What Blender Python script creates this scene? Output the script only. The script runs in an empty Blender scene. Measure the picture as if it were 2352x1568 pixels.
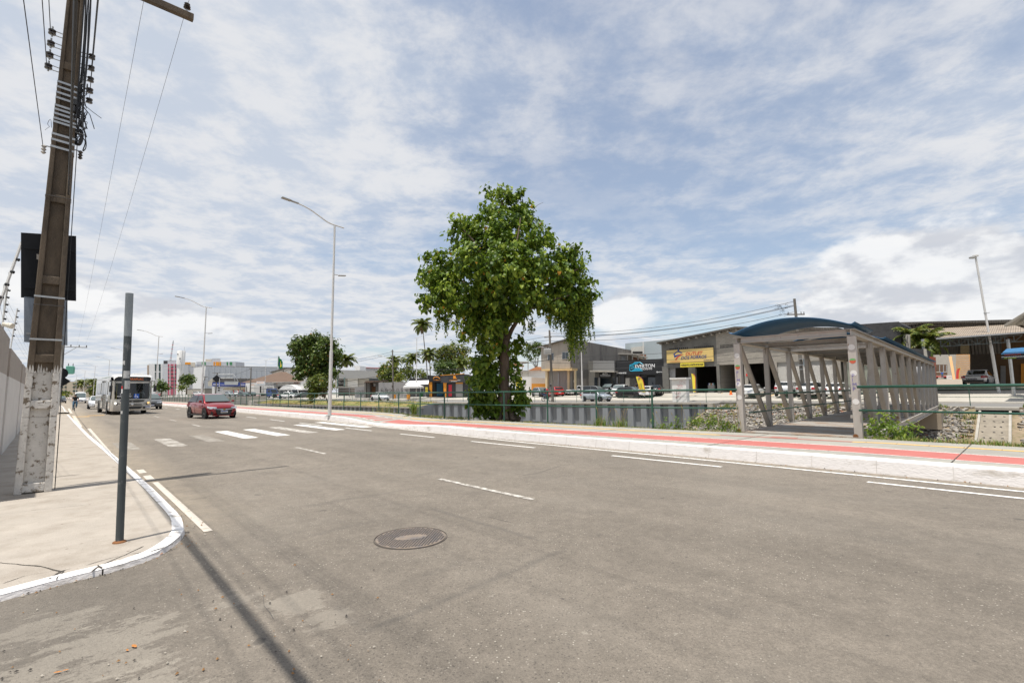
import bpy,bmesh,math,random
from mathutils import Vector,Matrix,noise
from mathutils.geometry import tessellate_polygon
R=random.Random(7)
rad=math.radians
sc=bpy.context.scene
COL=sc.collection
V=Vector
F,CX,CY,CH=1110.0,1176.0,784.0,1.53
CAMM=Matrix.Rotation(rad(90+5.66),3,'X')@Matrix.Rotation(rad(-0.55),3,'Z')
cd=bpy.data.cameras.new('camera');cam=bpy.data.objects.new('camera',cd);COL.objects.link(cam)
cd.sensor_width=36;cd.lens=F/2352*36;cd.clip_end=20000;cd.clip_start=.05
cam.matrix_world=Matrix.Translation((0,0,CH))@CAMM.to_4x4()
sc.camera=cam
O=V((0,0,CH))
def ray(px,py):return CAMM@V(((px-CX)/F,(CY-py)/F,-1))
def P(px,py,Y):
 d=ray(px,py);return O+d*(Y/d.y)
GX,GY=.003,-.0015
def gz(x,y):return GX*x+GY*y
def G(px,py,off=0.0):
 d=ray(px,py);k=(off-CH)/(d.z-GX*d.x-GY*d.y);return O+d*k
def PZ(px,z,Y):
 "point in the image column px (near the horizon) at depth Y and height z"
 d=ray(px,894-.0096*(px-1176));p=O+d*(Y/d.y);return V((p.x,p.y,z))
U=V((-.68,.733,0)).normalized();N=V((.733,.68,0)).normalized()
Zv=V((0,0,1))
class MB:
 def __init__(s):s.v=[];s.f=[];s.m=[];s.mi=0;s.uv=None
 def add(s,vs,fs):
  o=len(s.v);s.v+=[V(a)for a in vs]
  for f in fs:s.f.append([o+i for i in f]);s.m.append(s.mi)
  return s
 def box(s,c,d,M=None,taper=1.0):
  x,y,z=d[0]/2,d[1]/2,d[2]/2;t=taper
  vs=[V((a*x*(t if e>0 else 1),b*y*(t if e>0 else 1),e*z))for e in(-1,1)for a,b in((-1,-1),(1,-1),(1,1),(-1,1))]
  if M is not None:vs=[M@a for a in vs]
  c=V(c)
  return s.add([a+c for a in vs],[(3,2,1,0),(4,5,6,7),(0,1,5,4),(1,2,6,5),(2,3,7,6),(3,0,4,7)])
 def frame(s,o,a,b,c):
  "box from corner o along vectors a,b,c"
  o,a,b,c=V(o),V(a),V(b),V(c)
  vs=[o,o+a,o+a+b,o+b,o+c,o+a+c,o+a+b+c,o+b+c]
  fs=[(3,2,1,0),(4,5,6,7),(0,1,5,4),(1,2,6,5),(2,3,7,6),(3,0,4,7)]
  if a.cross(b).dot(c)<0:fs=[f[::-1]for f in fs]
  return s.add(vs,fs)
 def beam(s,p,q,w,h,up=None):
  p,q=V(p),V(q);d=q-p;up=V(up)if up is not None else(Zv if abs(d.normalized().z)<.95 else V((0,1,0)))
  a=d.cross(up).normalized();b=a.cross(d).normalized()
  return s.frame(p-a*w/2-b*h/2,d,a*w,b*h)
 def tube(s,pts,r,n=6,caps=True):
  pts=[V(p)for p in pts];k=len(pts)
  rs=r if isinstance(r,(list,tuple))else[r]*k
  ref=None;rings=[]
  for i,p in enumerate(pts):
   t=(pts[min(i+1,k-1)]-pts[max(i-1,0)]).normalized()
   if ref is None:ref=V((0,0,1))if abs(t.z)<.9 else V((1,0,0))
   a=t.cross(ref).normalized();b=a.cross(t).normalized();ref=b
   rings.append([p+(a*math.cos(j*math.tau/n)+b*math.sin(j*math.tau/n))*rs[i]for j in range(n)])
  vs=[q for ring in rings for q in ring]
  fs=[(i*n+j,i*n+(j+1)%n,(i+1)*n+(j+1)%n,(i+1)*n+j)for i in range(k-1)for j in range(n)]
  if caps:fs+=[tuple(range(n))[::-1],tuple((k-1)*n+j for j in range(n))]
  return s.add(vs,fs)
 def lathe(s,prof,n=12,M=None,closed=False):
  vs=[];k=len(prof)
  for r,z in prof:
   for j in range(n):
    a=j*math.tau/n;vs.append(V((r*math.cos(a),r*math.sin(a),z)))
  if M is not None:vs=[M@v for v in vs]
  fs=[(i*n+j,i*n+(j+1)%n,(i+1)*n+(j+1)%n,(i+1)*n+j)for i in range(k-1)for j in range(n)]
  if closed:fs+=[((k-1)*n+j,(k-1)*n+(j+1)%n,(j+1)%n,j)for j in range(n)]
  else:fs+=[tuple(range(n))[::-1],tuple((k-1)*n+j for j in range(n))]
  return s.add(vs,fs)
 def prism(s,poly,ext):
  "planar 3-D polygon extruded by vector ext"
  poly=[V(p)for p in poly];n=len(poly);e=V(ext)
  nrm=V((0,0,0))
  for i in range(n):nrm+=poly[i].cross(poly[(i+1)%n])
  if nrm.dot(e)>0:poly=poly[::-1]
  vs=poly+[p+e for p in poly]
  tri=tessellate_polygon([poly])
  fs=[]
  for t in tri:
   a,b,c=t
   nn=(poly[b]-poly[a]).cross(poly[c]-poly[a])
   if nn.dot(e)>0:a,b,c=a,c,b
   fs+=[(a,b,c),(n+c,n+b,n+a)]
  fs+=[(i,n+i,n+(i+1)%n,(i+1)%n)for i in range(n)]
  return s.add(vs,[f[::-1]if len(f)==4 else f for f in fs])
 def quad(s,a,b,c,d):return s.add([a,b,c,d],[(0,1,2,3)])
 def build(s,name,mat,parent=None,smooth=False,bevel=0,loc=None,sub=0):
  me=bpy.data.meshes.new(name);me.from_pydata([tuple(v)for v in s.v],[],s.f);me.update()
  mats=mat if isinstance(mat,(list,tuple))else[mat]
  for m in mats:me.materials.append(m)
  if len(mats)>1:me.polygons.foreach_set('material_index',s.m)
  if smooth:
   me.polygons.foreach_set('use_smooth',[True]*len(me.polygons))
   if smooth!=2:me.set_sharp_from_angle(angle=rad(40))
  o=bpy.data.objects.new(name,me);COL.objects.link(o)
  if parent is not None:o.parent=parent
  if loc is not None:o.location=loc
  if bevel:
   b=o.modifiers.new('b','BEVEL');b.width=bevel;b.segments=2;b.limit_method='ANGLE';b.angle_limit=rad(35)
  if sub:
   b=o.modifiers.new('s','SUBSURF');b.levels=sub;b.render_levels=sub
  return o
def tag(o,label=None,cat=None,group=None,kind=None):
 if label:o['label']=label
 if cat:o['category']=cat
 if group:o['group']=group
 if kind:o['kind']=kind
 return o
def thing(name,label,cat,loc=(0,0,0),rz=0.0,group=None):
 o=bpy.data.objects.new(name,None);COL.objects.link(o);o.empty_display_size=.2
 o.location=loc;o.rotation_euler=(0,0,rz)
 return tag(o,label,cat,group)
def sub(name,parent):
 o=bpy.data.objects.new(name,None);COL.objects.link(o);o.parent=parent;return o
def kids(o):return[c for c in COL.objects if c.parent==o]
def copy_tree(o,parent=None,swap=None):
 c=o.copy();COL.objects.link(c);c.parent=parent
 if swap and c.type=='MESH':
  for i,sl in enumerate(c.material_slots):
   if sl.material and sl.material.name in swap:
    nm=sl.material.name;sl.link='OBJECT';sl.material=swap[nm]
 for ch in CH_OF.get(o.name,kids(o)):copy_tree(ch,c,swap)
 return c
CH_OF={}
def struct(o,label=None):o['kind']='structure';return o
MATS={}
def mat(name,col,rough=.7,metal=0.0,var=.12,scale=4.0,bump=0.0,bscale=40.0,spec=.5,coat=0.0,emit=None,estr=1.0,alt=None,altf=(.5,.6),ascale=2.0,trans=0.0,stretch=None,speck=None):
 if name in MATS:return MATS[name]
 m=bpy.data.materials.new(name);m.use_nodes=True;nt=m.node_tree;b=nt.nodes['Principled BSDF']
 c4=(*col,1)
 b.inputs['Roughness'].default_value=rough;b.inputs['Metallic'].default_value=metal
 b.inputs['Specular IOR Level'].default_value=spec;b.inputs['Coat Weight'].default_value=coat
 b.inputs['Base Color'].default_value=c4
 tc=nt.nodes.new('ShaderNodeTexCoord')
 src=tc.outputs['Object']
 if stretch:
  mp=nt.nodes.new('ShaderNodeMapping');mp.inputs['Scale'].default_value=stretch;nt.links.new(src,mp.inputs['Vector']);src=mp.outputs['Vector']
 cur=None
 if var:
  n=nt.nodes.new('ShaderNodeTexNoise');n.inputs['Scale'].default_value=scale;n.inputs['Detail'].default_value=6;n.inputs['Roughness'].default_value=.65
  nt.links.new(src,n.inputs['Vector'])
  mr=nt.nodes.new('ShaderNodeMapRange');mr.inputs[1].default_value=.25;mr.inputs[2].default_value=.75
  mr.inputs[3].default_value=1-var;mr.inputs[4].default_value=1+var;nt.links.new(n.outputs['Fac'],mr.inputs[0])
  mx=nt.nodes.new('ShaderNodeVectorMath');mx.operation='SCALE';mx.inputs[0].default_value=col
  nt.links.new(mr.outputs[0],mx.inputs['Scale']);cur=mx.outputs[0]
 if alt:
  n2=nt.nodes.new('ShaderNodeTexNoise');n2.inputs['Scale'].default_value=ascale;n2.inputs['Detail'].default_value=8;n2.inputs['Roughness'].default_value=.7
  nt.links.new(src,n2.inputs['Vector'])
  m2=nt.nodes.new('ShaderNodeMapRange');m2.inputs[1].default_value=altf[0];m2.inputs[2].default_value=altf[1];nt.links.new(n2.outputs['Fac'],m2.inputs[0])
  mm=nt.nodes.new('ShaderNodeMix');mm.data_type='RGBA';nt.links.new(m2.outputs[0],mm.inputs['Factor'])
  if cur:nt.links.new(cur,mm.inputs['A'])
  else:mm.inputs['A'].default_value=c4
  mm.inputs['B'].default_value=(*alt,1);cur=mm.outputs['Result']
 for(ss,rr_,th_,sc_col,op_)in(speck or()):
  vo=nt.nodes.new('ShaderNodeTexVoronoi');vo.inputs['Scale'].default_value=ss;nt.links.new(src,vo.inputs['Vector'])
  spc=nt.nodes.new('ShaderNodeSeparateColor');nt.links.new(vo.outputs['Color'],spc.inputs[0])
  q1=nt.nodes.new('ShaderNodeMapRange');q2=nt.nodes.new('ShaderNodeMapRange');mu=nt.nodes.new('ShaderNodeMath');mu.operation='MULTIPLY'
  for i_,v_ in enumerate((rr_*.6,rr_,op_,0)):q1.inputs[1+i_].default_value=v_
  for i_,v_ in enumerate((th_,th_+.05,0,1)):q2.inputs[1+i_].default_value=v_
  nt.links.new(vo.outputs['Distance'],q1.inputs[0]);nt.links.new(spc.outputs[0],q2.inputs[0]);nt.links.new(q1.outputs[0],mu.inputs[0]);nt.links.new(q2.outputs[0],mu.inputs[1])
  mm=nt.nodes.new('ShaderNodeMix');mm.data_type='RGBA';nt.links.new(mu.outputs[0],mm.inputs['Factor'])
  if cur:nt.links.new(cur,mm.inputs['A'])
  else:mm.inputs['A'].default_value=c4
  mm.inputs['B'].default_value=(*sc_col,1);cur=mm.outputs['Result']
 if cur:nt.links.new(cur,b.inputs['Base Color'])
 if bump:
  n3=nt.nodes.new('ShaderNodeTexNoise');n3.inputs['Scale'].default_value=bscale;n3.inputs['Detail'].default_value=5;nt.links.new(src,n3.inputs['Vector'])
  bp=nt.nodes.new('ShaderNodeBump');bp.inputs['Strength'].default_value=bump;bp.inputs['Distance'].default_value=.02
  nt.links.new(n3.outputs['Fac'],bp.inputs['Height']);nt.links.new(bp.outputs[0],b.inputs['Normal'])
 if emit:b.inputs['Emission Color'].default_value=(*emit,1);b.inputs['Emission Strength'].default_value=estr
 if trans:
  t=nt.nodes.new('ShaderNodeBsdfTranslucent');ms=nt.nodes.new('ShaderNodeMixShader');ms.inputs[0].default_value=trans
  if cur:nt.links.new(cur,t.inputs['Color'])
  else:t.inputs['Color'].default_value=c4
  out=nt.nodes['Material Output'];nt.links.new(b.outputs[0],ms.inputs[1]);nt.links.new(t.outputs[0],ms.inputs[2]);nt.links.new(ms.outputs[0],out.inputs['Surface'])
 m.diffuse_color=c4;MATS[name]=m;return m
def nodes(m):return m.node_tree.nodes,m.node_tree.links
def glassmat(name,tint=(.02,.025,.03),see=.0,rough=.06):
 if name in MATS:return MATS[name]
 m=bpy.data.materials.new(name);m.use_nodes=True;nt=m.node_tree;b=nt.nodes['Principled BSDF']
 b.inputs['Base Color'].default_value=(*tint,1);b.inputs['Roughness'].default_value=rough;b.inputs['Specular IOR Level'].default_value=.8
 if see:
  t=nt.nodes.new('ShaderNodeBsdfTransparent');t.inputs['Color'].default_value=(.75,.82,.82,1)
  ms=nt.nodes.new('ShaderNodeMixShader');ms.inputs[0].default_value=see
  nt.links.new(b.outputs[0],ms.inputs[1]);nt.links.new(t.outputs[0],ms.inputs[2]);nt.links.new(ms.outputs[0],nt.nodes['Material Output'].inputs['Surface'])
 MATS[name]=m;return m
def text_mb(s,size,o,right,up,th=.01,bold=False,align='LEFT',shear=0.0,spacing=1.0):
 cu=bpy.data.curves.new('txt','FONT');cu.body=s;cu.size=size;cu.align_x=align;cu.extrude=th/2;cu.shear=shear;cu.space_character=spacing
 cu.resolution_u=3
 if bold:cu.offset=size*.011
 ob=bpy.data.objects.new('txt',cu);COL.objects.link(ob)
 dg=bpy.context.evaluated_depsgraph_get();me=bpy.data.meshes.new_from_object(ob.evaluated_get(dg))
 right=V(right).normalized();up=V(up).normalized();nn=right.cross(up);o=V(o)
 mb=MB();mb.add([o+right*v.co.x+up*v.co.y+nn*v.co.z for v in me.vertices],[tuple(p.vertices)for p in me.polygons])
 bpy.data.objects.remove(ob);bpy.data.curves.remove(cu);bpy.data.meshes.remove(me)
 return mb
def text(s,size,m,parent,o,right,up,name='lettering',**k):
 return text_mb(s,size,o,right,up,**k).build(name,m,parent)
def sheet(name,poly,off,m,holes=()):
 pts=[V((p[0],p[1],0))for p in poly];hs=[[V((p[0],p[1],0))for p in h]for h in holes]
 tri=tessellate_polygon([pts]+hs);allp=pts+[p for h in hs for p in h]
 fs=[]
 for a,b,c in tri:
  if(allp[b]-allp[a]).cross(allp[c]-allp[a]).z<0:a,c=c,a
  fs.append((a,b,c))
 mb=MB();mb.add([V((p.x,p.y,gz(p.x,p.y)+off))for p in allp],fs)
 return mb.build(name,m)
def strip(mb,A,B,za,zb):
 "quad strip between two polylines; za/zb heights above the ground plane"
 n=len(A)
 vs=[V((p.x,p.y,gz(p.x,p.y)+za))for p in A]+[V((p.x,p.y,gz(p.x,p.y)+zb))for p in B]
 fs=[]
 for i in range(n-1):
  f=(i,i+1,n+i+1,n+i)
  nz=(vs[f[1]]-vs[f[0]]).cross(vs[f[3]]-vs[f[0]])
  if nz.z<0:f=f[::-1]
  fs.append(f)
 return mb.add(vs,fs)
def offs(line,d):
 "offset a ground polyline sideways by d metres (towards N for positive)"
 out=[]
 for i,p in enumerate(line):
  t=(line[min(i+1,len(line)-1)]-line[max(i-1,0)]);t.z=0;t.normalize();n=V((t.y,-t.x,0))
  if n.dot(N)<0:n=-n
  out.append(V((p.x+n.x*d,p.y+n.y*d,p.z)))
 return out
def resample(line,step):
 out=[line[0].copy()]
 for a,b in zip(line,line[1:]):
  k=max(1,int((b-a).length/step))
  for i in range(1,k+1):out.append(a.lerp(b,i/k))
 return out
def smooth_line(line,it=2):
 "Chaikin corner cutting"
 for _ in range(it):
  o=[line[0]]
  for a,b in zip(line,line[1:]):o+=[a.lerp(b,.25),a.lerp(b,.75)]
  line=o+[line[-1]]
 return line
def bend(u):
 if u<80:return 0.0
 if u<140:return-.00029*(u-80)**2
 return-1.044-.0348*(u-140)
def W(u,v,off=0.0):
 p=U*u+N*(v+bend(u));return V((p.x,p.y,gz(p.x,p.y)+off))
def line_uv(pts,step=None):
 l=[W(a,b)for a,b in pts]
 return l
US=[-60,-30,-12,-6,0,4,8,12,16,20,24,28,34,40,50,60,70,80,90,100,110,120,130,140,170,200,240,290,360,450]
def tab(tb,u):
 if u<=tb[0][0]:return tb[0][1]
 for(a,p),(b,q)in zip(tb,tb[1:]):
  if u<=b:return p+(q-p)*(u-a)/(b-a)
 return tb[-1][1]
def asphalt(name,base,dark=1.0,local=False):
 m=mat(name,base,rough=.86,var=0,spec=.35);ns,lk=nodes(m);b=ns['Principled BSDF']
 geo=ns.new('ShaderNodeNewGeometry');pos=geo.outputs['Position']
 def noi(scale,det=6,rough=.6,vec=pos):
  n=ns.new('ShaderNodeTexNoise');n.inputs['Scale'].default_value=scale;n.inputs['Detail'].default_value=det;n.inputs['Roughness'].default_value=rough;lk.new(vec,n.inputs['Vector']);return n.outputs['Fac']
 def mr(x,a,bb,c,d,cl=True):
  r=ns.new('ShaderNodeMapRange');r.clamp=cl
  for i,q in enumerate((a,bb,c,d)):r.inputs[1+i].default_value=q
  lk.new(x,r.inputs[0]);return r.outputs[0]
 def mth(op,x,y=None):
  n=ns.new('ShaderNodeMath');n.operation=op
  for i,q in enumerate((x,y)):
   if q is None:continue
   if isinstance(q,(int,float)):n.inputs[i].default_value=q
   else:lk.new(q,n.inputs[i])
  return n.outputs[0]
 def dot(v):
  n=ns.new('ShaderNodeVectorMath');n.operation='DOT_PRODUCT';lk.new(pos,n.inputs[0]);n.inputs[1].default_value=v;return n.outputs['Value']
 def mix(f,A,B):
  n=ns.new('ShaderNodeMix');n.data_type='RGBA';lk.new(f,n.inputs['Factor'])
  for s,q in(('A',A),('B',B)):
   if isinstance(q,tuple):n.inputs[s].default_value=(*q,1)
   else:lk.new(q,n.inputs[s])
  return n.outputs['Result']
 vv=dot(N);uu=dot(U)
 cmb=ns.new('ShaderNodeCombineXYZ');lk.new(mth('MULTIPLY',uu,.12),cmb.inputs[0]);lk.new(vv,cmb.inputs[1])
 streak=noi(1.1,5,.6,cmb.outputs[0]);big=noi(.35,5);mid=noi(3.2,6,.7);fine=noi(60,3,.7);grain=noi(170,2,.8)
 k=mth('MULTIPLY',mr(streak,.3,.7,.86,1.12),mr(big,.3,.7,.86,1.12));k=mth('MULTIPLY',k,mr(mid,.3,.7,.87,1.11));k=mth('MULTIPLY',k,mr(noi(11,5,.7),.3,.7,.86,1.13))
 k=mth('MULTIPLY',k,mr(fine,.3,.7,.8,1.2));k=mth('MULTIPLY',k,mr(grain,.3,.7,.74,1.26))
 sc_=ns.new('ShaderNodeVectorMath');sc_.operation='SCALE';sc_.inputs[0].default_value=base;lk.new(k,sc_.inputs['Scale']);col=sc_.outputs[0]
 def stones_at(scale,r0,r1,a0,a1,ch):
  vo=ns.new('ShaderNodeTexVoronoi');vo.inputs['Scale'].default_value=scale;lk.new(pos,vo.inputs['Vector'])
  wn=ns.new('ShaderNodeSeparateColor');lk.new(vo.outputs['Color'],wn.inputs[0])
  return mth('MULTIPLY',mr(vo.outputs['Distance'],r0,r1,1,0),mr(wn.outputs[ch],a0,a1,0,1))
 wear=mr(noi(.55,4),.38,.62,.25,1)
 s1=stones_at(70,.2,.36,.62,.8,0);s2=stones_at(40,.17,.30,.74,.84,1);s3=stones_at(46,.2,.34,.74,.88,2)
 stones=mth('MAXIMUM',s1,s2)
 col=mix(mth('MULTIPLY',mth('MULTIPLY',s1,.5),wear),col,(.36,.32,.265))
 col=mix(mth('MULTIPLY',s2,wear),col,(.56,.51,.43))
 col=mix(mth('MULTIPLY',s3,.6),col,(.055,.05,.045))
 s4=stones_at(7,.05,.12,.8,.84,1);col=mix(mth('MULTIPLY',mth('MULTIPLY',s4,.75),mr(uu,2,6,1,.25)),col,(.05,.047,.045))
 oil=mr(noi(.9,3,.5),.62,.74,0,.25);col=mix(oil,col,(.085,.078,.07))
 pale=mr(noi(.42,6,.65),.5,.68,0,.3);col=mix(pale,col,(.25,.225,.19))
 tar=mth('MULTIPLY',mr(noi(2.7,2,.4),.735,.75,0,.6),mr(grain,.3,.6,.5,1));col=mix(tar,col,(.045,.043,.042))
 if local:
  gut=mth('MULTIPLY',mr(vv,1.15,2.0,1,0),mr(uu,5.9,7.4,0,1));gut=mth('MULTIPLY',gut,mr(noi(2.6,8,.75),.34,.6,.2,.9));col=mix(gut,col,(.35,.295,.225))
  gr=mth('MULTIPLY',mr(vv,10.12,10.45,0,1),mr(noi(5,6,.7),.4,.6,.2,.85));col=mix(gr,col,(.36,.31,.25))
  fd=ns.new('ShaderNodeVectorMath');fd.operation='DISTANCE';lk.new(pos,fd.inputs[0]);fd.inputs[1].default_value=(-3.6,2.6,0)
  col=mix(mth('MULTIPLY',mr(fd.outputs['Value'],.5,2.1,.5,0),mr(mid,.3,.7,.5,1)),col,(.115,.108,.096))
  cp=ns.new('ShaderNodeCombineXYZ');lk.new(mth('MULTIPLY',uu,1.35),cp.inputs[0]);lk.new(mth('MULTIPLY',vv,.6),cp.inputs[1])
  patch_n=noi(4.2,10,.74,cp.outputs[0]);crumb=noi(24,4,.7)
  for(cx,cy,ra,amp,op)in((-2.45,3.02,.75,.10,.62),(-1.95,2.62,.48,.14,.7),(-1.62,3.72,.36,.13,.6),(-1.28,3.45,.3,.08,.5),(-3.1,3.35,.5,.07,.5),(-2.1,3.75,.35,.06,.5)):
   ds=ns.new('ShaderNodeVectorMath');ds.operation='DISTANCE';lk.new(pos,ds.inputs[0]);ds.inputs[1].default_value=(cx,cy,0)
   nn=mth('ADD',patch_n,mr(ds.outputs['Value'],ra*.3,ra,amp,-.16));nn=mth('ADD',nn,mr(crumb,.3,.7,-.05,.05))
   col=mix(mth('MULTIPLY',mr(nn,.5,.55,0,op),mr(fine,.3,.7,.7,1)),col,(.335,.30,.25))
  g2=lambda x,y:tuple(G(x,y)[:2])
  for(P0,P1,ww,st)in((g2(757,1380),g2(839,1448),.06,.4),(g2(846,1448),g2(983,1394),.05,.55),(g2(983,1394),g2(1291,1264),.07,.45),(g2(990,1168),g2(1236,1240),.07,.5),(g2(935,1339),g2(1075,1285),.09,.25),(g2(690,1235),g2(840,1200),.1,.3),(g2(700,1165),g2(960,1120),.09,.3)):
   d_=V((P1[0]-P0[0],P1[1]-P0[1],0));Ln=d_.length;d_.normalize();nv=V((-d_.y,d_.x,0));c0=V((P0[0],P0[1],0))
   al=mth('SUBTRACT',dot(d_),c0.dot(d_));ac=mth('ABSOLUTE',mth('ADD',mth('SUBTRACT',dot(nv),c0.dot(nv)),mr(mid,0,1,-.05,.05)))
   k_=mth('MULTIPLY',mth('MULTIPLY',mr(ac,0,ww,st,0),mr(al,-.1,.1,0,1)),mr(al,Ln-.1,Ln+.1,1,0));col=mix(mth('MULTIPLY',k_,mr(crumb,.35,.6,.5,1)),col,(.085,.079,.072))
  for(a0,a1,st)in((6.2,6.6,.10),(8.1,8.5,.10)):
   w1=mth('MULTIPLY',mr(vv,a0-.5,a0,0,1),mr(vv,a1,a1+.5,st,0));col=mix(mth('MULTIPLY',w1,mr(big,.35,.6,.3,1)),col,(.10,.094,.086))
 lk.new(col,b.inputs['Base Color'])
 bp=ns.new('ShaderNodeBump');bp.inputs['Strength'].default_value=.75;bp.inputs['Distance'].default_value=.012;lk.new(mth('ADD',grain,mth('MULTIPLY',stones,.8)),bp.inputs['Height']);lk.new(bp.outputs[0],b.inputs['Normal'])
 return m
M_road=asphalt('asphalt',(.208,.180,.147),local=True)
M_far_road=mat('far_asphalt',(.19,.183,.172),.9,var=.15,scale=.8)
M_conc=mat('concrete',(.38,.355,.31),.9,var=.14,scale=1.6,bump=.15,bscale=60,alt=(.30,.275,.24),altf=(.5,.68),ascale=.9)
M_side=mat('sidewalk_concrete',(.375,.333,.283),.92,var=.13,scale=2.4,bump=.35,bscale=70,alt=(.29,.25,.205),altf=(.48,.68),ascale=1.6,speck=((9,.14,.88,(.13,.1,.075),.8),(28,.22,.78,(.2,.165,.13),.7),(45,.25,.8,(.52,.48,.42),.6),(2.2,.10,.8,(.10,.085,.07),.7)))
M_prom=mat('promenade_concrete',(.33,.315,.275),.9,var=.13,scale=2.0,bump=.2,bscale=90,alt=(.27,.255,.225),altf=(.5,.68),ascale=.6,speck=((7,.12,.9,(.12,.10,.07),.7),(24,.2,.8,(.19,.175,.15),.7)))
M_white=mat('white_kerb_paint',(.80,.79,.78),.75,var=.05,scale=6,bump=.25,bscale=25,alt=(.52,.49,.45),altf=(.63,.75),ascale=3)
M_kface=mat('weathered_kerb_face',(.66,.63,.61),.85,var=.08,scale=5,bump=.4,bscale=18,alt=(.44,.40,.355),altf=(.54,.7),ascale=1.8,stretch=(1,1,2.5),speck=((5,.12,.86,(.25,.21,.17),.7),(16,.2,.82,(.4,.36,.31),.6)))
M_red=mat('red_cycle_paint',(.43,.135,.115),.85,var=.1,scale=3,bump=.15,alt=(.36,.165,.14),altf=(.5,.75),ascale=.8,speck=((6,.1,.9,(.2,.12,.1),.7),(14,.2,.86,(.42,.27,.24),.6)))
M_yel=mat('yellow_tactile',(.62,.40,.13),.8,var=.1,scale=6,bump=.3,bscale=120)
M_dred=mat('dark_red_tactile',(.36,.15,.12),.85,var=.1,scale=8)
M_mark=mat('road_marking',(.76,.74,.70),.8,var=.08,scale=8,alt=(.27,.24,.2),altf=(.52,.66),ascale=12)
M_worn=mat('worn_marking',(.60,.57,.52),.85,var=.1,scale=8,alt=(.215,.19,.158),altf=(.42,.58),ascale=8)
M_faint=mat('faint_marking',(.33,.305,.265),.85,var=.1,scale=8,alt=(.21,.185,.153),altf=(.40,.54),ascale=4)
M_orange=mat('orange_marking',(.60,.36,.12),.85,var=.1,scale=5,alt=(.25,.2,.15),altf=(.55,.65),ascale=4)
M_grass=mat('grass_green',(.13,.155,.035),.95,var=.3,scale=1.5,bump=.6,bscale=14,alt=(.30,.215,.085),altf=(.44,.6),ascale=.5)
M_soil=mat('soil',(.27,.21,.14),.95,var=.2,scale=3,bump=.5,bscale=20,alt=(.14,.13,.06),altf=(.5,.65),ascale=1.2)
M_land=mat('land',(.26,.25,.22),.95,var=.15,scale=.3,bump=.2)
M_fore=mat('forecourt_concrete',(.42,.395,.345),.9,var=.1,scale=1,bump=.1,alt=(.34,.315,.27),altf=(.5,.7),ascale=.35)
M_pile=mat('sheet_pile_paint',(.22,.243,.268),.55,var=.12,scale=1.4,alt=(.16,.12,.085),altf=(.62,.8),ascale=.8,stretch=(1,1,.25))
M_crack=mat('crack_dark',(.06,.052,.042),.95,var=.1)
T_out=[(-60,14.3),(-3,14.3),(1,14.6),(3.2,14.55),(7.4,14.2),(14,13.7),(17.5,13.5),(20,13.15),(22,13.4),(25,14.5),(29.3,15.1),(36,15.05),(53,15.2),(64,14.9),(450,14.9)]
T_lo=[(-60,11.3),(0,11.3),(2.5,11.38),(5.8,11.15),(8,10.98),(11,10.82),(14.3,10.75),(17.3,10.8),(19,10.88),(21,11.05),(23,11.3),(25,11.52),(28,11.67),(450,11.6)]
T_up=[(a,b+(1.17 if a<9 else 1.12))for a,b in T_lo]
T_kt=[(-60,10.82),(2.4,10.85),(5.5,10.64),(10.7,10.42),(14,10.52),(18,10.72),(22,10.8),(28,11.15),(450,11.35)]
T_kb=[(-60,10.49),(5,10.49),(10.8,10.3),(13.3,10.22),(17.4,10.42),(20.6,10.6),(25.8,10.9),(42,11.05),(450,11.1)]
T_kz=[(-60,.235),(15.5,.235),(19.2,.1),(21.5,.1),(24.5,.235),(450,.235)]
RU=sorted(set([-60,-30,-12,-6,-3,0,1,2,3,4,5,6,7,8,9,10,11,12,13,14,15,16,17,18,19,20,21,22,23,24,25,26,27,28,30,32,34,37,40,45,50,55,60,65,70,75,80,85,90,95,100,110,120,130,140,170,200,240,290,360,450]))
def Lw(tb,d=0):return[W(u,tab(tb,u)+d)for u in RU]
kz=[tab(T_kz,u)for u in RU]
def strip2(mb,ta,tb2,za,zb,da=0,db=0,us=RU):
 "strip along the avenue; za/zb functions of u"
 A=[W(u,tab(ta,u)+da,za(u))for u in us];B=[W(u,tab(tb2,u)+db,zb(u))for u in us];n=len(us)
 return mb.add(A+B,[(i,i+1,n+i+1,n+i)[::-1]for i in range(n-1)])
KZ=lambda u:tab(T_kz,u)
c=lambda k:(lambda u:k)
CU=[-150,-60,-10,0,3,6,9,12,15,18,20,22,25,29,36,45,55,66,78,92,108,126]
def near_v(u):return tab(T_out,u)+(1.2 if not 14<u<24 else 3.6)
near_edge=[W(u,near_v(u))for u in CU]
T_bank=[(-150,45.9),(9.5,45.9),(21.0,46.6),(21.2,45.9),(56.5,38.0),(57,39.5),(78,38.6),(100,37.4),(126,36)]
T_road2=[(-150,47.2),(21,47.2),(56.5,39.9),(78,39.2),(126,36.6),(260,30)]
T_fc=[(a_,b_+7.2)for a_,b_ in T_road2]
far_edge=[W(u,tab(T_bank,u))for u in(126,100,78,57,56.5,21.2,21.0,9.5,-150)]
canal=near_edge+far_edge
big=[V((-9000,-300,0)),V((9000,-300,0)),V((9000,16000,0)),V((-9000,16000,0))]
struct(sheet('ground',big,0,M_land,[canal]))
mb=MB();mb.add([W(-160,5,-3.6),W(110,5,-3.6),W(110,60,-3.6),W(-160,60,-3.6)],[(0,1,2,3)[::-1]])
struct(mb.build('canal_bed',M_soil))
mb=MB();strip2(mb,[(-150,0)],[(-150,0)],lambda u:-3.6,lambda u:0,us=[0,1])if False else None
n=len(CU);mb.add([p+V((0,0,-.002))for p in near_edge]+[p+N*.8-V((0,0,3.7))for p in near_edge],[(i,i+1,n+i+1,n+i)for i in range(n-1)])
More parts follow.
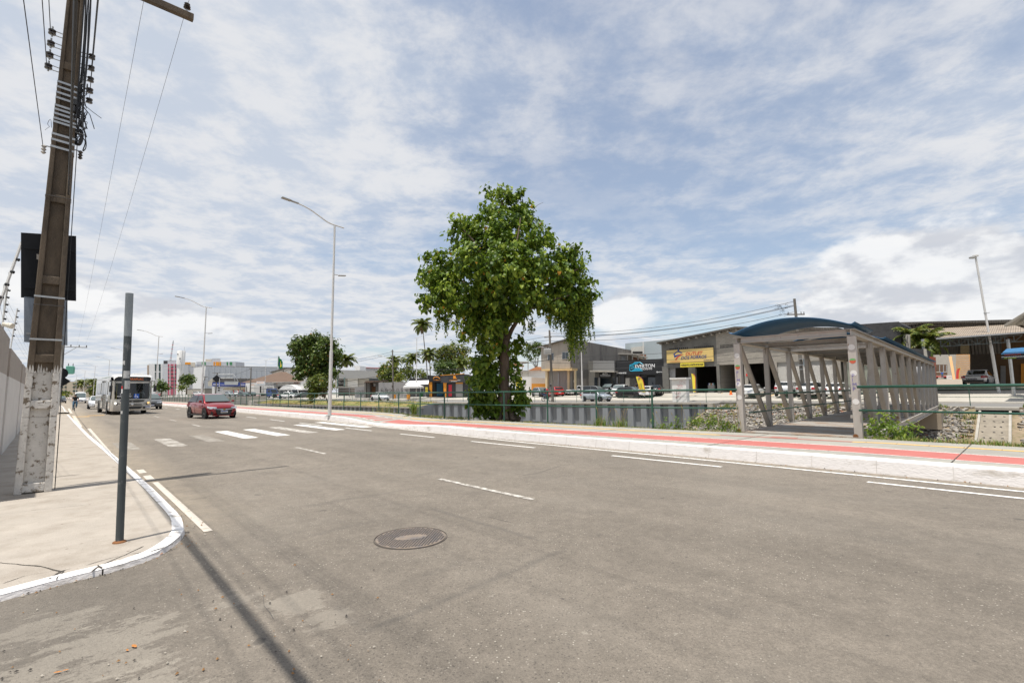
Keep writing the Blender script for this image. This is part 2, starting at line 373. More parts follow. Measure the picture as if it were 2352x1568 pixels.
n2=len(far_edge);fe_=[p+V((0,0,.001))for p in far_edge];mb.add(fe_+[p-V((0,0,3.7))for p in fe_],[(i,i+1,n2+i+1,n2+i)for i in range(n2-1)]);mb.add([W(126,14,0),W(126,40,0),W(126,40,-3.7),W(126,14,-3.7)],[(0,1,2,3)])
struct(mb.build('canal_bank',M_soil))
mb=MB()
for i in range(8):
 a,b_=i/8,(i+1)/8
 lo=lambda u:(-40 if u<5 else-40+(u-5)*38 if u<6 else-2.0 if u<100 else-4)
 A=[W(u,lo(u)+(tab(T_kb,u)+.05-lo(u))*a,.004)for u in RU];B=[W(u,lo(u)+(tab(T_kb,u)+.05-lo(u))*b_,.004)for u in RU];n=len(RU)
 mb.add(A+B,[(j,j+1,n+j+1,n+j)[::-1]for j in range(n-1)])
struct(mb.build('road',M_road))
mb=MB();strip2(mb,T_kt,T_out,KZ,c(.235),-.02,0);struct(mb.build('promenade',M_prom))
mb=MB();strip2(mb,T_out,T_out,c(.235),c(-.02),0,.9);struct(mb.build('verge',M_soil))
mb=MB();strip2(mb,T_kb,T_kb,c(-.01),lambda u:KZ(u)-.015,0,.05)
strip2(mb,T_kb,T_kb,lambda u:KZ(u)-.015,lambda u:KZ(u)+.003,.05,.085);mb.mi=1
strip2(mb,T_kb,T_kt,lambda u:KZ(u)+.003,lambda u:KZ(u)+.006,.085,0)
struct(mb.build('kerb',[M_kface,M_white],smooth=True))
PZ_=lambda k:(lambda u:tab([(-60,.235),(16,.235),(19.2,.155),(21.5,.155),(24,.235),(450,.235)],u)+k)
def prom_z(u,v):
 a,b_=tab(T_kt,u)-.02,tab(T_out,u);return KZ(u)+(.235-KZ(u))*(v-a)/(b_-a)
def prom_strip(mb,ta,tb2,da,db,k,us=RU):
 return strip2(mb,ta,tb2,lambda u:prom_z(u,tab(ta,u)+da)+k,lambda u:prom_z(u,tab(tb2,u)+db)+k,da,db,us)
RF=[u/2 for u in range(-12,130)]+RU[RU.index(65):]
RF=sorted(set(RF))
mb=MB();prom_strip(mb,T_lo,T_up,.06,-.06,.004,RF);struct(mb.build('cycle_path',M_red))
mb=MB();prom_strip(mb,T_lo,T_lo,0,.055,.005,RF);prom_strip(mb,T_up,T_up,-.055,0,.005,RF);struct(mb.build('cycle_path_edge_lines',M_mark))
T_y=[(u,(tab(T_up,u)+tab(T_out,u))/2+(.12 if u<3 else 0))for u in RF]
mb=MB();prom_strip(mb,T_y,T_y,-.1,.1,.004,[u for u in RF if u<=3.0]);prom_strip(mb,T_y,T_y,-.1,.1,.004,[u for u in RF if u>=6.0]);struct(mb.build('tactile_strip',M_yel))
mb=MB();prom_strip(mb,T_y,T_y,-.1,.1,.004,[3.0,3.5,4,4.5,5,5.5,6.0]);prom_strip(mb,T_y,T_y,-.1,.34,.006,[4.2,4.8]);struct(mb.build('tactile_strip',M_dred))
mb=MB()
for uj in(1.05,5.1,9.2,13.4,17.6,21.8,26):
 prom_strip(mb,T_kt,T_out,0,-.02,.0065,[uj,uj+.018])
struct(mb.build('promenade_joints',M_crack))
mb=MB()
for u in[x*.55 for x in range(-8,60)]:
 if not 3<u<6:prom_strip(mb,T_y,T_y,-.1,.1,.0055,[u,u+.008])
struct(mb.build('tactile_joints',M_crack))
def stripe(mb,u0,u1,v,w,off=.010,k=1):
 for i in range(k):
  a,b_=u0+(u1-u0)*i/k,u0+(u1-u0)*(i+1)/k
  mb.add([W(a,v-w/2,off),W(b_,v-w/2,off),W(b_,v+w/2,off),W(a,v+w/2,off)],[(0,1,2,3)[::-1]])
mb=MB();T_e=[(-60,10.12),(5,10.1),(10.5,9.98),(17.3,10.25),(22.6,10.4),(27,10.75),(47,10.95),(450,11)]
strip2(mb,T_e,T_e,c(.009),c(.009),-.05,.05)
T_d=[(-6,9.5),(2,9.5),(6.7,9.36),(11.7,9.18),(15.7,9.08),(25,8.98),(450,9.0)]
for a,b_ in((-6.5,-3.2),(-.9,1.95),(4.25,6.75),(9.15,11.75),(13.65,15.8),(17.95,20.3),(22.8,25.7),(28,30.5),(33.2,35.4),(38,40.4),(43,45.3),(48,50.3),(53,55),(60,62.4),(68,70),(76,78),(84,86)):
 for q in range(3):
  a2,b2=a+(b_-a)*q/3,a+(b_-a)*(q+1)/3
  strip2(mb,T_d,T_d,c(.009),c(.009),-.05,.05,us=[a2,b2])
struct(mb.build('lane_markings',M_mark))
mb=MB()
for a,b_ in((4.9,7.2),(12.2,14.25),(27,29.2),(33.7,36),(40.5,43),(47.7,50)):stripe(mb,a,b_,4.92,.095)
struct(mb.build('worn_lane_markings',M_worn))
mb=MB();stripe(mb,6.4,10.6,1.29,.085,k=4);stripe(mb,10.9,11.6,1.27,.12);stripe(mb,12,12.6,1.26,.12);stripe(mb,17,30,1.0,.13,k=4);stripe(mb,32,50,.75,.18,k=4);stripe(mb,57,80,.7,.18,k=4)
struct(mb.build('left_edge_line',mat('edge_line_worn',(.54,.49,.42),.85,var=.1,scale=8,alt=(.36,.31,.25),altf=(.55,.68),ascale=7)))
zeb=[(4.87,18.5,22.85,M_mark),(5.97,18.6,23.1,M_mark),(7.12,18.9,23.6,M_worn),(8.43,19.45,24.3,M_mark),(9.86,19.9,25.4,M_mark),(3.75,18,21.4,M_faint),(2.63,17.3,20.8,mat('half_worn_marking',(.46,.43,.385),.85,var=.1,scale=8,alt=(.21,.185,.153),altf=(.42,.56),ascale=4)),(1.5,17.2,20.2,M_faint)]
mw,mo,mf,mh2=MB(),MB(),MB(),MB()
for v,a,b_,m in zeb:stripe({M_mark:mw,M_worn:mo,M_faint:mf}.get(m,mh2),a,b_,v,.46,.0075)
struct(mh2.build('crosswalk',MATS['half_worn_marking']));struct(mw.build('crosswalk',M_mark));struct(mo.build('crosswalk',M_worn));struct(mf.build('crosswalk',M_faint))
mb=MB()
for px,py in((395,924.5),(362,931),(690,0)):
 if py==0:continue
 q=G(px,py);mb.add([q+U*1.2-N*.3+V((0,0,.01)),q-U*1.4+V((0,0,.01)),q+U*1.0+N*.9+V((0,0,.01))],[(0,1,2)])
for px,py in((182,957),(218,954)):
 q=G(px,py);mb.add([q-N*.5+V((0,0,.01)),q+N*.5-U*.6+V((0,0,.01)),q+N*.6+U*.3+V((0,0,.01)),q-N*.3+U*.5+V((0,0,.01))],[(0,1,2,3)])
struct(mb.build('yellow_arrow_markings',M_orange))
mb=MB()
def seam(pts,w,off=.0065):
 l=[G(*p)for p in pts];l=resample(l,.12)
 l=[V((p.x+.03*noise.noise(p*3),p.y+.03*noise.noise(p*3+V((9,0,0))),p.z))for p in l]
 ww=[w*(.5+.8*abs(noise.noise(p*2.2)))for p in l]
 A=[p+V((0,ww[i]/2,off))for i,p in enumerate(l)];B=[p-V((0,ww[i]/2,-off))for i,p in enumerate(l)];n=len(l)
 mb.add(A+B,[(i,n+i,n+i+1,i+1)for i in range(n-1)])
seam([(1290,1068),(1238,1086),(1200,1092)],.03);seam([(700,1163),(830,1139)],.01)
seam([(598,1360),(604,1395),(628,1425)],.010);seam([(1120,1186),(1180,1202)],.012)
struct(mb.build('tar_seams',mat('tar',(.10,.092,.082),.9,var=.2)))
kerb_px=[(-260,1452),(0,1383),(156,1340),(262,1315),(352,1286),(393,1262),(426,1233),(424,1209),(418,1192),(377,1151),(344,1118),(246,1034)]
kl=[G(*p)for p in kerb_px]
far_uv=[(22,.9),(29,.8),(40,.65),(52,.5)]
kl=[W(5.0,-9),W(5.1,-5),W(5.25,-2)]+kl[1:]+[W(*q)for q in far_uv]
kl=kl[:3]+smooth_line(kl[3:],1)
ko=offs(kl,-.125)
pv=[p for p in ko]+[W(52,-1.6),W(36,-1.45),W(17,-1.05),W(9,-1.0),W(8.6,-9)]
sheet_pts=pv
o=sheet('pavement',pv,.055,M_side);struct(o)
mb=MB();strip(mb,kl,offs(kl,-.02),-.01,.05);mb.mi=1;strip(mb,offs(kl,-.018),ko,.05,.0605)
struct(mb.build('kerb',[M_kface,mat('chipped_kerb_paint',(.78,.76,.74),.8,var=.06,scale=6,bump=.3,bscale=25,alt=(.42,.38,.33),altf=(.56,.62),ascale=7)],smooth=True))
k2=[W(u,v)for u,v in((57,.6),(60,.45),(70,.4),(85,.3),(100,.2),(140,0),(200,-.2),(300,-.5),(450,-1))]
o=MB();strip(o,k2,offs(k2,-2.6),.115,.115);struct(o.build('pavement',M_side))
mb=MB();strip(mb,k2,offs(k2,-.03),-.01,.105);mb.mi=1;strip(mb,offs(k2,-.028),offs(k2,-.16),.105,.121);struct(mb.build('kerb',[M_kface,M_white]))
mb=MB()
def crack(pts,w,off=.0575,seed=0):
 l=resample([G(*p,.055)for p in pts],.05);l=[V((p.x+.035*noise.noise(p*5+V((seed,0,0))),p.y+.035*noise.noise(p*5+V((seed,7,0))),p.z))for p in l]
 ww=[w*1.7*(.3+1.1*abs(noise.noise(p*6)))for p in l];n=len(l)
 A=[p+V((ww[i]*.4,ww[i]/2,.003))for i,p in enumerate(l)];B=[p-V((ww[i]*.4,ww[i]/2,-.003))for i,p in enumerate(l)]
 mb.add(A+B,[(i,n+i,n+i+1,i+1)for i in range(n-1)])
crack([(110,1329),(145,1310),(200,1298),(255,1281),(300,1272),(345,1266),(398,1248)],.022)
crack([(212,1312),(235,1296),(262,1284),(330,1254)],.014,seed=3);crack([(0,1340),(60,1322),(140,1307)],.010,seed=5);crack([(0,1291),(70,1297),(145,1312),(128,1330)],.010,seed=8)
crack([(0,1181),(70,1172),(190,1160),(265,1150)],.014,seed=11);crack([(120,1040),(170,1037),(235,1031)],.016,seed=12);crack([(125,985),(205,980)],.014,seed=13);crack([(126,1088),(190,1083),(290,1075)],.014,seed=15);crack([(128,962),(176,958)],.014,seed=17)
struct(mb.build('pavement_cracks',M_crack))
mb=MB();acc=0.0;nxt=.4
for(a,b_),(a2,b2)in zip(zip(kl,kl[1:]),zip(ko,ko[1:])):
 L_=(b_-a).length
 while nxt<acc+L_:
  t=(nxt-acc)/L_;p,q=a.lerp(b_,t),a2.lerp(b2,t);d_=(b_-a).normalized()*.006;z_=V((0,0,gz(p.x,p.y)-p.z))
  p=p+z_;q=V((q.x,q.y,p.z));up_=V((0,0,.0625));o_=(p-q).normalized()*.003;mb.add([p+d_+o_,p-d_+o_,p-d_+o_+V((0,0,.053)),p+d_+o_+V((0,0,.053)),p+d_+up_-o_*8,p-d_+up_-o_*8,q-d_+up_,q+d_+up_],[(0,1,2,3),(4,5,6,7)]);nxt+=.98+.1*math.sin(nxt*5)
 acc+=L_
struct(mb.build('kerb_joints',M_crack))
mb=MB();k_=-5.0
while k_<60:
 for z0,z1,d0,d1 in((0,.225,-.004,.044),(.2395,.243,.06,.3)):
  z_s=KZ(k_)-.235;mb.add([W(k_,tab(T_kb,k_)+d0,z0),W(k_+.012,tab(T_kb,k_)+d0,z0),W(k_+.012,tab(T_kb,k_)+d1,z1+z_s),W(k_,tab(T_kb,k_)+d1,z1+z_s)],[(0,1,2,3)])
 k_+=1.0
struct(mb.build('kerb_joints',mat('joint_grey',(.55,.52,.49),.9,var=.2)))
rr=random.Random(31);mb=MB()
for i in range(520):
 if i<300:u_=rr.uniform(-5,24)if rr.random()<.8 else rr.uniform(24,60);q=W(u_,tab(T_kb,u_)-abs(rr.gauss(0,.09))-.01,.012)
 elif i<430:t=rr.random();j=rr.randrange(2,len(kl)-1);q=kl[j].lerp(kl[j+1],t);q=V((q.x,q.y,0))+N*abs(rr.gauss(0,.12));q.z=gz(q.x,q.y)+.012
 else:q=G(rr.uniform(0,900),rr.uniform(1300,1568));q.z+=.012
 s=rr.uniform(.004,.014)*(1.6 if i<300 else 1);mb.mi=rr.randrange(3);a=rr.random()*6.28;e1,e2=V((math.cos(a),math.sin(a),0))*s,V((-math.sin(a),math.cos(a),0))*s*.6
 mb.add([q-e1,q+e2,q+e1,q-e2,q+V((0,0,s*.8))],[(0,1,4),(1,2,4),(2,3,4),(3,0,4)])
tag(mb.build('gutter_grit',[mat('grit_pale',(.42,.38,.32),.9),mat('grit_dark',(.08,.07,.06),.9),mat('grit_brown',(.28,.15,.06),.9)]),'grit, small stones and leaf crumbs lying in the gutters','grit',kind='stuff')
mb=MB();strip2(mb,T_road2,T_fc,c(.004),c(.004),0,0,us=(-150,-60,-20,0,21,30,40,56.5,66,78,100,126,180,260));struct(mb.build('far_road',M_far_road))
T_f2=[(-150,64),(52,63),(62,60),(70,56),(126,60),(260,70)]
T_fz=[(-150,1.15),(0,1.1),(20,.95),(52,.8),(66,.35),(80,.2),(260,.1)]
us_=(-150,-60,-20,0,10,21,30,40,52,56.5,62,66,70,78,100,126,180,260)
mb=MB();strip2(mb,T_fc,T_fc,c(-.01),c(.12),0,.02,us=us_);strip2(mb,T_fc,T_fc,c(.12),lambda u:.12+.12*tab(T_fz,u),.02,1.6,us=us_)
strip2(mb,T_fc,T_f2,lambda u:.12+.12*tab(T_fz,u),lambda u:tab(T_fz,u),1.6,0,us=us_);strip2(mb,T_f2,T_f2,lambda u:tab(T_fz,u),lambda u:tab(T_fz,u),0,60,us=us_)
struct(mb.build('forecourt',M_fore))
def fz(u,v):
 a_,b_=tab(T_fc,u)+1.6,tab(T_f2,u);t_=min(1,max(0,(v-a_)/(b_-a_)));z0=.12+.12*tab(T_fz,u);return z0+(tab(T_fz,u)-z0)*t_
mb=MB()
for q in(20,23.2,26.4,29.6,32.8,36,39.2):
 A_=[W(q-.06+t*.9,56+t*6,fz(q,56+t*6)+.012)for t in(0,.5,1)];B_=[p-U*-.12 for p in A_];mb.add(A_+B_,[(0,1,4,3),(1,2,5,4)])
struct(mb.build('parking_bay_lines',M_yel))
mb=MB();us=[56.5,58,61,64,70,78,86,92,104,118,127]
T_lw=[(56.5,35.6),(78,34.4),(127,32.6)]
rows=[]
for k_ in range(6):
 t=k_/5
 rows.append([W(u,(tab(T_lw,u)+.1)*(1-t)+(tab(T_road2,u)+.02)*t+(0 if k_ in(0,5)else .4*noise.noise(V((u*.2,k_,0)))),-.62*(1-t)**1.3+.001+(0 if k_ in(0,5)else .1*noise.noise(V((u*.3,k_*2,5)))))for u in us])
vs=[p for r in rows for p in r];n=len(us)
mb.add(vs,[(r*n+i,r*n+i+1,(r+1)*n+i+1,(r+1)*n+i)[::-1]for r in range(5)for i in range(n-1)])
struct(mb.build('grass_slope',M_grass,smooth=True))
def slope_pt(u,t):return W(u,46.0-11*t,-.1-3.3*t)
mb=MB();us=[-60,-40,-25,-15,-8,-4,0,4,8,12,16,20,21.2];n=len(us);k_=7
vs=[slope_pt(u,r/(k_-1))+V((0,0,.12*noise.noise(V((u*.6,r*1.3,0)))))for r in range(k_)for u in us]
mb.add(vs,[(r*n+i,r*n+i+1,(r+1)*n+i+1,(r+1)*n+i)for r in range(k_-1)for i in range(n-1)])
struct(mb.build('stony_slope',M_soil,smooth=True))
SUN_EL,SUN_AZ=rad(76),math.atan2(.62,.785)
sv=V((-.62*math.cos(SUN_EL),-.785*math.cos(SUN_EL),math.sin(SUN_EL)))
sl=bpy.data.lights.new('sun','SUN');sl.energy=4.9;sl.angle=rad(.6);sl.color=(1,.95,.875)
so=bpy.data.objects.new('sun',sl);COL.objects.link(so);so.rotation_euler=(-sv).to_track_quat('-Z','Y').to_euler();so.location=(0,0,60)
w=bpy.data.worlds.new('World');sc.world=w;w.use_nodes=True;nt=w.node_tree;ns,lk=nt.nodes,nt.links;ns.clear()
out=ns.new('ShaderNodeOutputWorld')
sky=ns.new('ShaderNodeTexSky');sky.sky_type='NISHITA';sky.sun_disc=False;sky.sun_elevation=SUN_EL;sky.sun_rotation=math.atan2(sv.x,sv.y);sky.air_density=1.1;sky.dust_density=.6;sky.ozone_density=1.6
bg=ns.new('ShaderNodeBackground');bg.inputs['Strength'].default_value=.125;lk.new(sky.outputs[0],bg.inputs['Color'])
tc=ns.new('ShaderNodeTexCoord');sep=ns.new('ShaderNodeSeparateXYZ');nrm=ns.new('ShaderNodeVectorMath');nrm.operation='NORMALIZE';lk.new(tc.outputs['Generated'],nrm.inputs[0]);lk.new(nrm.outputs[0],sep.inputs[0])
def mth(op,x,y=None,z=None):
 n_=ns.new('ShaderNodeMath');n_.operation=op
 for i,q in enumerate((x,y,z)):
  if q is None:continue
  if isinstance(q,(int,float)):n_.inputs[i].default_value=q
  else:lk.new(q,n_.inputs[i])
 return n_.outputs[0]
def mrw(x,a,b_,c_,d_,sm=True):
 r=ns.new('ShaderNodeMapRange');r.interpolation_type='SMOOTHSTEP' if sm else 'LINEAR'
 for i,q in enumerate((a,b_,c_,d_)):r.inputs[1+i].default_value=q
 lk.new(x,r.inputs[0]);return r.outputs[0]
def comb(x,y,z):
 n_=ns.new('ShaderNodeCombineXYZ')
 for i,q in enumerate((x,y,z)):
  if isinstance(q,(int,float)):n_.inputs[i].default_value=q
  else:lk.new(q,n_.inputs[i])
 return n_.outputs[0]
def noiw(vec,scale,det,rough,dist=0.0,lac=2.0):
 n_=ns.new('ShaderNodeTexNoise');n_.inputs['Scale'].default_value=scale;n_.inputs['Detail'].default_value=det;n_.inputs['Roughness'].default_value=rough;n_.inputs['Distortion'].default_value=dist;n_.inputs['Lacunarity'].default_value=lac
 lk.new(vec,n_.inputs['Vector']);return n_.outputs['Fac']
X,Y_,Z_=sep.outputs
zc=mth('ADD',mth('MAXIMUM',Z_,0),.09)
px_,py_=mth('DIVIDE',X,zc),mth('DIVIDE',Y_,zc)
ca,sa=math.cos(.35),math.sin(.35)
qx=mth('ADD',mth('MULTIPLY',px_,ca),mth('MULTIPLY',py_,sa));qy=mth('SUBTRACT',mth('MULTIPLY',py_,ca),mth('MULTIPLY',px_,sa))
hi=noiw(comb(mth('MULTIPLY',qx,.42),qy,3.1),.95,8,.6,.12)
rip=noiw(comb(px_,py_,1.7),4.2,6,.64,.15)
bigm=noiw(comb(px_,py_,7.3),.40,4,.5)
hcov=mth('ADD',mth('ADD',mth('MULTIPLY',hi,.85),mth('MULTIPLY',rip,.42)),mth('MULTIPLY',bigm,.8))
az=mth('ARCTAN2',X,Y_)
left=mrw(az,-.85,.15,.16,0);clear=mth('MULTIPLY',mrw(az,-.5,.0,0,1),mrw(az,.75,1.1,1,.35));
hcov=mth('ADD',hcov,left);hcov=mth('SUBTRACT',hcov,mth('MULTIPLY',clear,.05))
hcov=mth('ADD',hcov,mth('MULTIPLY',mrw(az,-.75,-.1,.14,0),mrw(Z_,.2,.45,0,1)));hcov=mth('ADD',hcov,mrw(Z_,.04,.35,.10,0))
thin=mrw(hcov,.85,1.2,.38,.95);thin=mth('MAXIMUM',thin,mrw(Z_,-.02,.22,.80,.0))
el=mth('ARCSINE',Z_)
cv=comb(mth('MULTIPLY',az,1.0),mth('MULTIPLY',el,2.1),.4)
cu1=noiw(cv,3.3,8,.58,.1);
band=mth('ADD',mrw(el,-.02,.10,.10,.02),mrw(el,.12,.34,0,-.30));band=mth('ADD',band,mrw(az,.30,.75,-.02,.12));band=mth('ADD',band,mth('MULTIPLY',mrw(az,-.8,-.2,.06,-.04),1.0))
for(bx_,by_,rad_,amp)in((500,300,.22,.17),(560,480,.16,.12),(700,570,.12,.12),(900,505,.07,.12),(1440,650,.06,.14),(1430,735,.11,.15),(2000,650,.17,.15),(2200,560,.26,.16),(2230,690,.22,.14),(1800,560,.14,.05),(250,640,.2,.08),(1560,430,.2,.05)):
 d_=ray(bx_,by_).normalized();a_,e_=math.atan2(d_.x,d_.y),math.asin(d_.z);dd=mth('SQRT',mth('ADD',mth('POWER',mth('SUBTRACT',az,a_),2),mth('POWER',mth('MULTIPLY',mth('SUBTRACT',el,e_),1.5),2)))
 band=mth('ADD',band,mrw(dd,rad_*.15,rad_*1.25,amp,0))
cum=mrw(mth('ADD',cu1,band),.565,.68,0,1)
cush=noiw(comb(mth('MULTIPLY',az,1.0),mth('ADD',mth('MULTIPLY',el,2.1),-.07),.4),3.3,5,.55,.1)
edge=mth('SUBTRACT',cu1,cush)
lit=mrw(edge,-.06,.05,0,1)
colr=ns.new('ShaderNodeMix');colr.data_type='RGBA';colr.inputs['A'].default_value=(.60,.62,.67,1);colr.inputs['B'].default_value=(.90,.90,.90,1);lk.new(lit,colr.inputs['Factor'])
thn=ns.new('ShaderNodeMix');thn.data_type='RGBA';thn.inputs['A'].default_value=(.60,.66,.76,1);thn.inputs['B'].default_value=(.80,.81,.835,1);lk.new(mrw(rip,.38,.62,0,1),thn.inputs['Factor'])
b2=ns.new('ShaderNodeBackground');lk.new(thn.outputs['Result'],b2.inputs['Color']);b2.inputs['Strength'].default_value=.92
b3=ns.new('ShaderNodeBackground');lk.new(colr.outputs['Result'],b3.inputs['Color']);b3.inputs['Strength'].default_value=.98
m1=ns.new('ShaderNodeMixShader');lk.new(thin,m1.inputs[0]);lk.new(bg.outputs[0],m1.inputs[1]);lk.new(b2.outputs[0],m1.inputs[2])
m2=ns.new('ShaderNodeMixShader');lk.new(mth('MULTIPLY',cum,.9),m2.inputs[0]);lk.new(m1.outputs[0],m2.inputs[1]);lk.new(b3.outputs[0],m2.inputs[2])
lk.new(m2.outputs[0],out.inputs['Surface'])
sc.view_settings.view_transform='Standard';sc.view_settings.look='None';sc.view_settings.exposure=.12;sc.view_settings.gamma=1
def PU(px,py,u):
 d=ray(px,py);return O+d*(u/d.dot(U))
def PV(px,py,v):
 d=ray(px,py);return O+d*(v/d.dot(N))
def uvz(p):return p.dot(U),p.dot(N),p.z
M_pole=mat('stained_concrete',(.115,.087,.060),.92,var=.22,scale=5,bump=.3,bscale=60,alt=(.042,.033,.025),altf=(.46,.68),ascale=2.2,stretch=(1,1,.35))
M_limew=mat('peeling_limewash',(.56,.53,.485),.92,var=.14,scale=5,bump=.5,bscale=30,alt=(.19,.155,.115),altf=(.54,.62),ascale=12,speck=((14,.2,.85,(.2,.16,.12),.8),))
M_galv=mat('galvanised_steel',(.42,.43,.43),.45,metal=.6,var=.12,scale=8)
M_black=mat('black_plastic',(.018,.018,.019),.5,var=.1)
M_cable=mat('cable_black',(.022,.022,.024),.6,var=0)
M_porc=mat('brown_porcelain',(.03,.022,.018),.25,var=.1,coat=.5)
M_signb=mat('sign_back_black',(.012,.013,.015),.6,var=.25,scale=3,spec=.2,alt=(.10,.095,.085),altf=(.74,.78),ascale=9)
M_speck=mat('speckled_grey_sheet',(.27,.31,.36),.7,var=.1,scale=12,alt=(.10,.11,.13),altf=(.66,.7),ascale=26)
M_steel=mat('dark_steel_post',(.068,.078,.08),.6,metal=.1,spec=.3,var=.2,scale=5,alt=(.19,.19,.185),altf=(.57,.66),ascale=8,stretch=(1,1,.5))
M_wire=mat('thin_wire',(.10,.095,.09),.6,var=0)
M_lampw=mat('lamp_white_paint',(.60,.59,.57),.5,var=.06,scale=3,alt=(.16,.18,.21),altf=(.66,.68),ascale=4.5,stretch=(1,1,.3))
M_green=mat('railing_green',(.022,.085,.058),.45,var=.15,scale=8,alt=(.12,.16,.13),altf=(.68,.74),ascale=12)
M_rust=mat('rust',(.20,.085,.03),.9,var=.3,scale=12)
u0,v0=10.68,-.235
b0=W(u0,v0,.055);HP=9.6
pole=thing('utility_pole','tall stained concrete utility pole with peeling white base, wrapped in steel bands','utility pole',b0)
def pw(z):return .425-(.425-.175)*z/9.6
def pd(z):return .30-(.30-.15)*z/9.6
B=-U
def ploc(a,b_,z):return N*a+B*b_+V((0,0,z))
def pole_piece(z0,z1,name,m,nseg=1):
 mb=MB()
 for s in(-1,1):
  ring=[]
  for z in(z0,z1):
   w_,d_=pw(z)/2,pd(z)/2;f=w_*.42
   a0,a1=sorted((s*w_,s*(w_-f)))
   ring+=[ploc(a0,-d_,z),ploc(a1,-d_,z),ploc(a1,d_,z),ploc(a0,d_,z)]
  mb.add(ring,[(3,2,1,0),(4,5,6,7),(0,1,5,4),(1,2,6,5),(2,3,7,6),(3,0,4,7)])
 ring=[]
 for z in(z0,z1):
  w_,d_=pw(z)/2*.6,pd(z)/2*.45;ring+=[ploc(-w_,-d_,z),ploc(w_,-d_,z),ploc(w_,d_,z),ploc(-w_,d_,z)]
 mb.add(ring,[(3,2,1,0),(4,5,6,7),(0,1,5,4),(1,2,6,5),(2,3,7,6),(3,0,4,7)])
 for zr in(.02,1.28,2.0,3.25,4.6,5.6,6.9,8.2,9.45):
  if z0<=zr<z1:
   h=.13;w_,d_=pw(zr)/2*.6,pd(zr)/2*.93
   mb.add([ploc(-w_,-d_,zr),ploc(w_,-d_,zr),ploc(w_,d_,zr),ploc(-w_,d_,zr),ploc(-w_,-d_*.97,zr+h),ploc(w_,-d_*.97,zr+h),ploc(w_,d_*.97,zr+h),ploc(-w_,d_*.97,zr+h)],[(3,2,1,0),(4,5,6,7),(0,1,5,4),(1,2,6,5),(2,3,7,6),(3,0,4,7)])
 return mb.build(name,m,pole,bevel=.012)
pole_piece(0,1.15,'painted_base',M_limew);pole_piece(1.15,1.84,'painted_base',mat('peeling_limewash_upper',(.56,.53,.485),.92,var=.14,scale=6,bump=.5,bscale=30,alt=(.17,.135,.098),altf=(.54,.58),ascale=11));pole_piece(1.84,HP,'shaft',M_pole)
rr=random.Random(5)
for s in range(13):
 a=-.2+s*.0315;h=.03+.13*rr.random();z=1.835
 dd=pd(z)/2+.003 if abs(a)>.1 else pd(z)/2*.45+.003;mb=MB();x_=[0,.031,.024+rr.uniform(-.004,.004),.014,.005]
 mb.add([ploc(a+x_[0],dd,z),ploc(a+x_[1],dd,z),ploc(a+x_[2],dd,z+h*.6),ploc(a+x_[3],dd,z+h),ploc(a+x_[4],dd,z+h*.5)],[(0,1,2,3,4)]);mb.build('paint_flake',M_limew,pole)
def pz(py):return P(0,py,0.0001).z if False else None
def zpole(px,py):return PU(px,py,u0).z-b0.z
def band(py,w=.035,name='steel_band',tilt=.0,m=M_galv):
 z=zpole(150,py);mb=MB();a,d_=pw(z)/2+.004,pd(z)/2+.004;t=.004
 for(p,q)in(((-a,d_),(a,d_)),((a,d_),(a,-d_)),((a,-d_),(-a,-d_)),((-a,-d_),(-a,d_))):
  A_,B_=ploc(p[0],p[1],z+tilt*p[0]),ploc(q[0],q[1],z+tilt*q[0]);mb.beam(A_,B_,t,w)
 return mb.build(name,m,pole)
for py in(199,211,224,236,254,263,273,284,292,320,333,349):band(py,.034,tilt=-.05)
band(688,.028,tilt=-.02);band(783,.028,tilt=0)
for py in(460,706):band(py,.008,'tie_wire',m=M_wire)
def insulator(p,r=.05,h=.07):
 M=Matrix.Translation(p);return MB().lathe([(.02,-h*.6),(r,-h*.5),(r,-h*.2),(r*.6,0),(r,h*.2),(r,h*.5),(.02,h*.6)],12,M).build('insulator',M_porc,pole,smooth=True)
for px,py in((126,78),(122,104),(119,130),(116,156)):
 z=zpole(px,py);a=-pw(z)/2
 mb=MB();mb.beam(ploc(a,.02,z+.03),ploc(a-.15,.02,z+.04),.02,.006);mb.beam(ploc(a,.02,z-.04),ploc(a-.15,.02,z-.04),.02,.006);mb.beam(ploc(a-.13,.02,z-.08),ploc(a-.13,.02,z+.1),.018,.018)
 mb.build('bracket',M_galv,pole);insulator(ploc(a-.13,.02,z))
for px,py in((198,130),(202,158),(204,185),(201,210),(196,232)):
 z=zpole(px,py);a=pw(z)/2
 mb=MB();mb.beam(ploc(a,.02,z+.03),ploc(a+.16,.05,z+.03),.02,.006);mb.beam(ploc(a,.02,z-.04),ploc(a+.16,.05,z-.04),.02,.006);mb.build('bracket',M_galv,pole);insulator(ploc(a+.15,.05,z),.045)
for px,py,s in((105,345,-1),(176,355,1)):
 z=zpole(px,py);mb=MB();a=s*(pw(z)/2);mb.beam(ploc(a,.03,z+.06),ploc(a+s*.08,.03,z+.06),.015,.015);mb.build('bracket',M_galv,pole)
 MB().tube([ploc(a+s*.08,.03,z+.07-.025*k)for k in range(7)],[.012,.035,.016,.035,.016,.035,.012],10).build('insulator',M_porc if s>0 else mat('grey_porcelain',(.42,.40,.37),.3,var=.1),pole,smooth=True)
mb=MB();z=zpole(181,318)
for k in range(3):
 mb.tube([ploc(pw(z)/2+.03+.07*math.cos(t)*.6+k*.012,.05+.05*math.cos(t),z+.14*math.sin(t))for t in[i*math.tau/20 for i in range(21)]],.013,6,caps=False)
mb.build('cable_coil',M_cable,pole,smooth=True)
rr=random.Random(3)
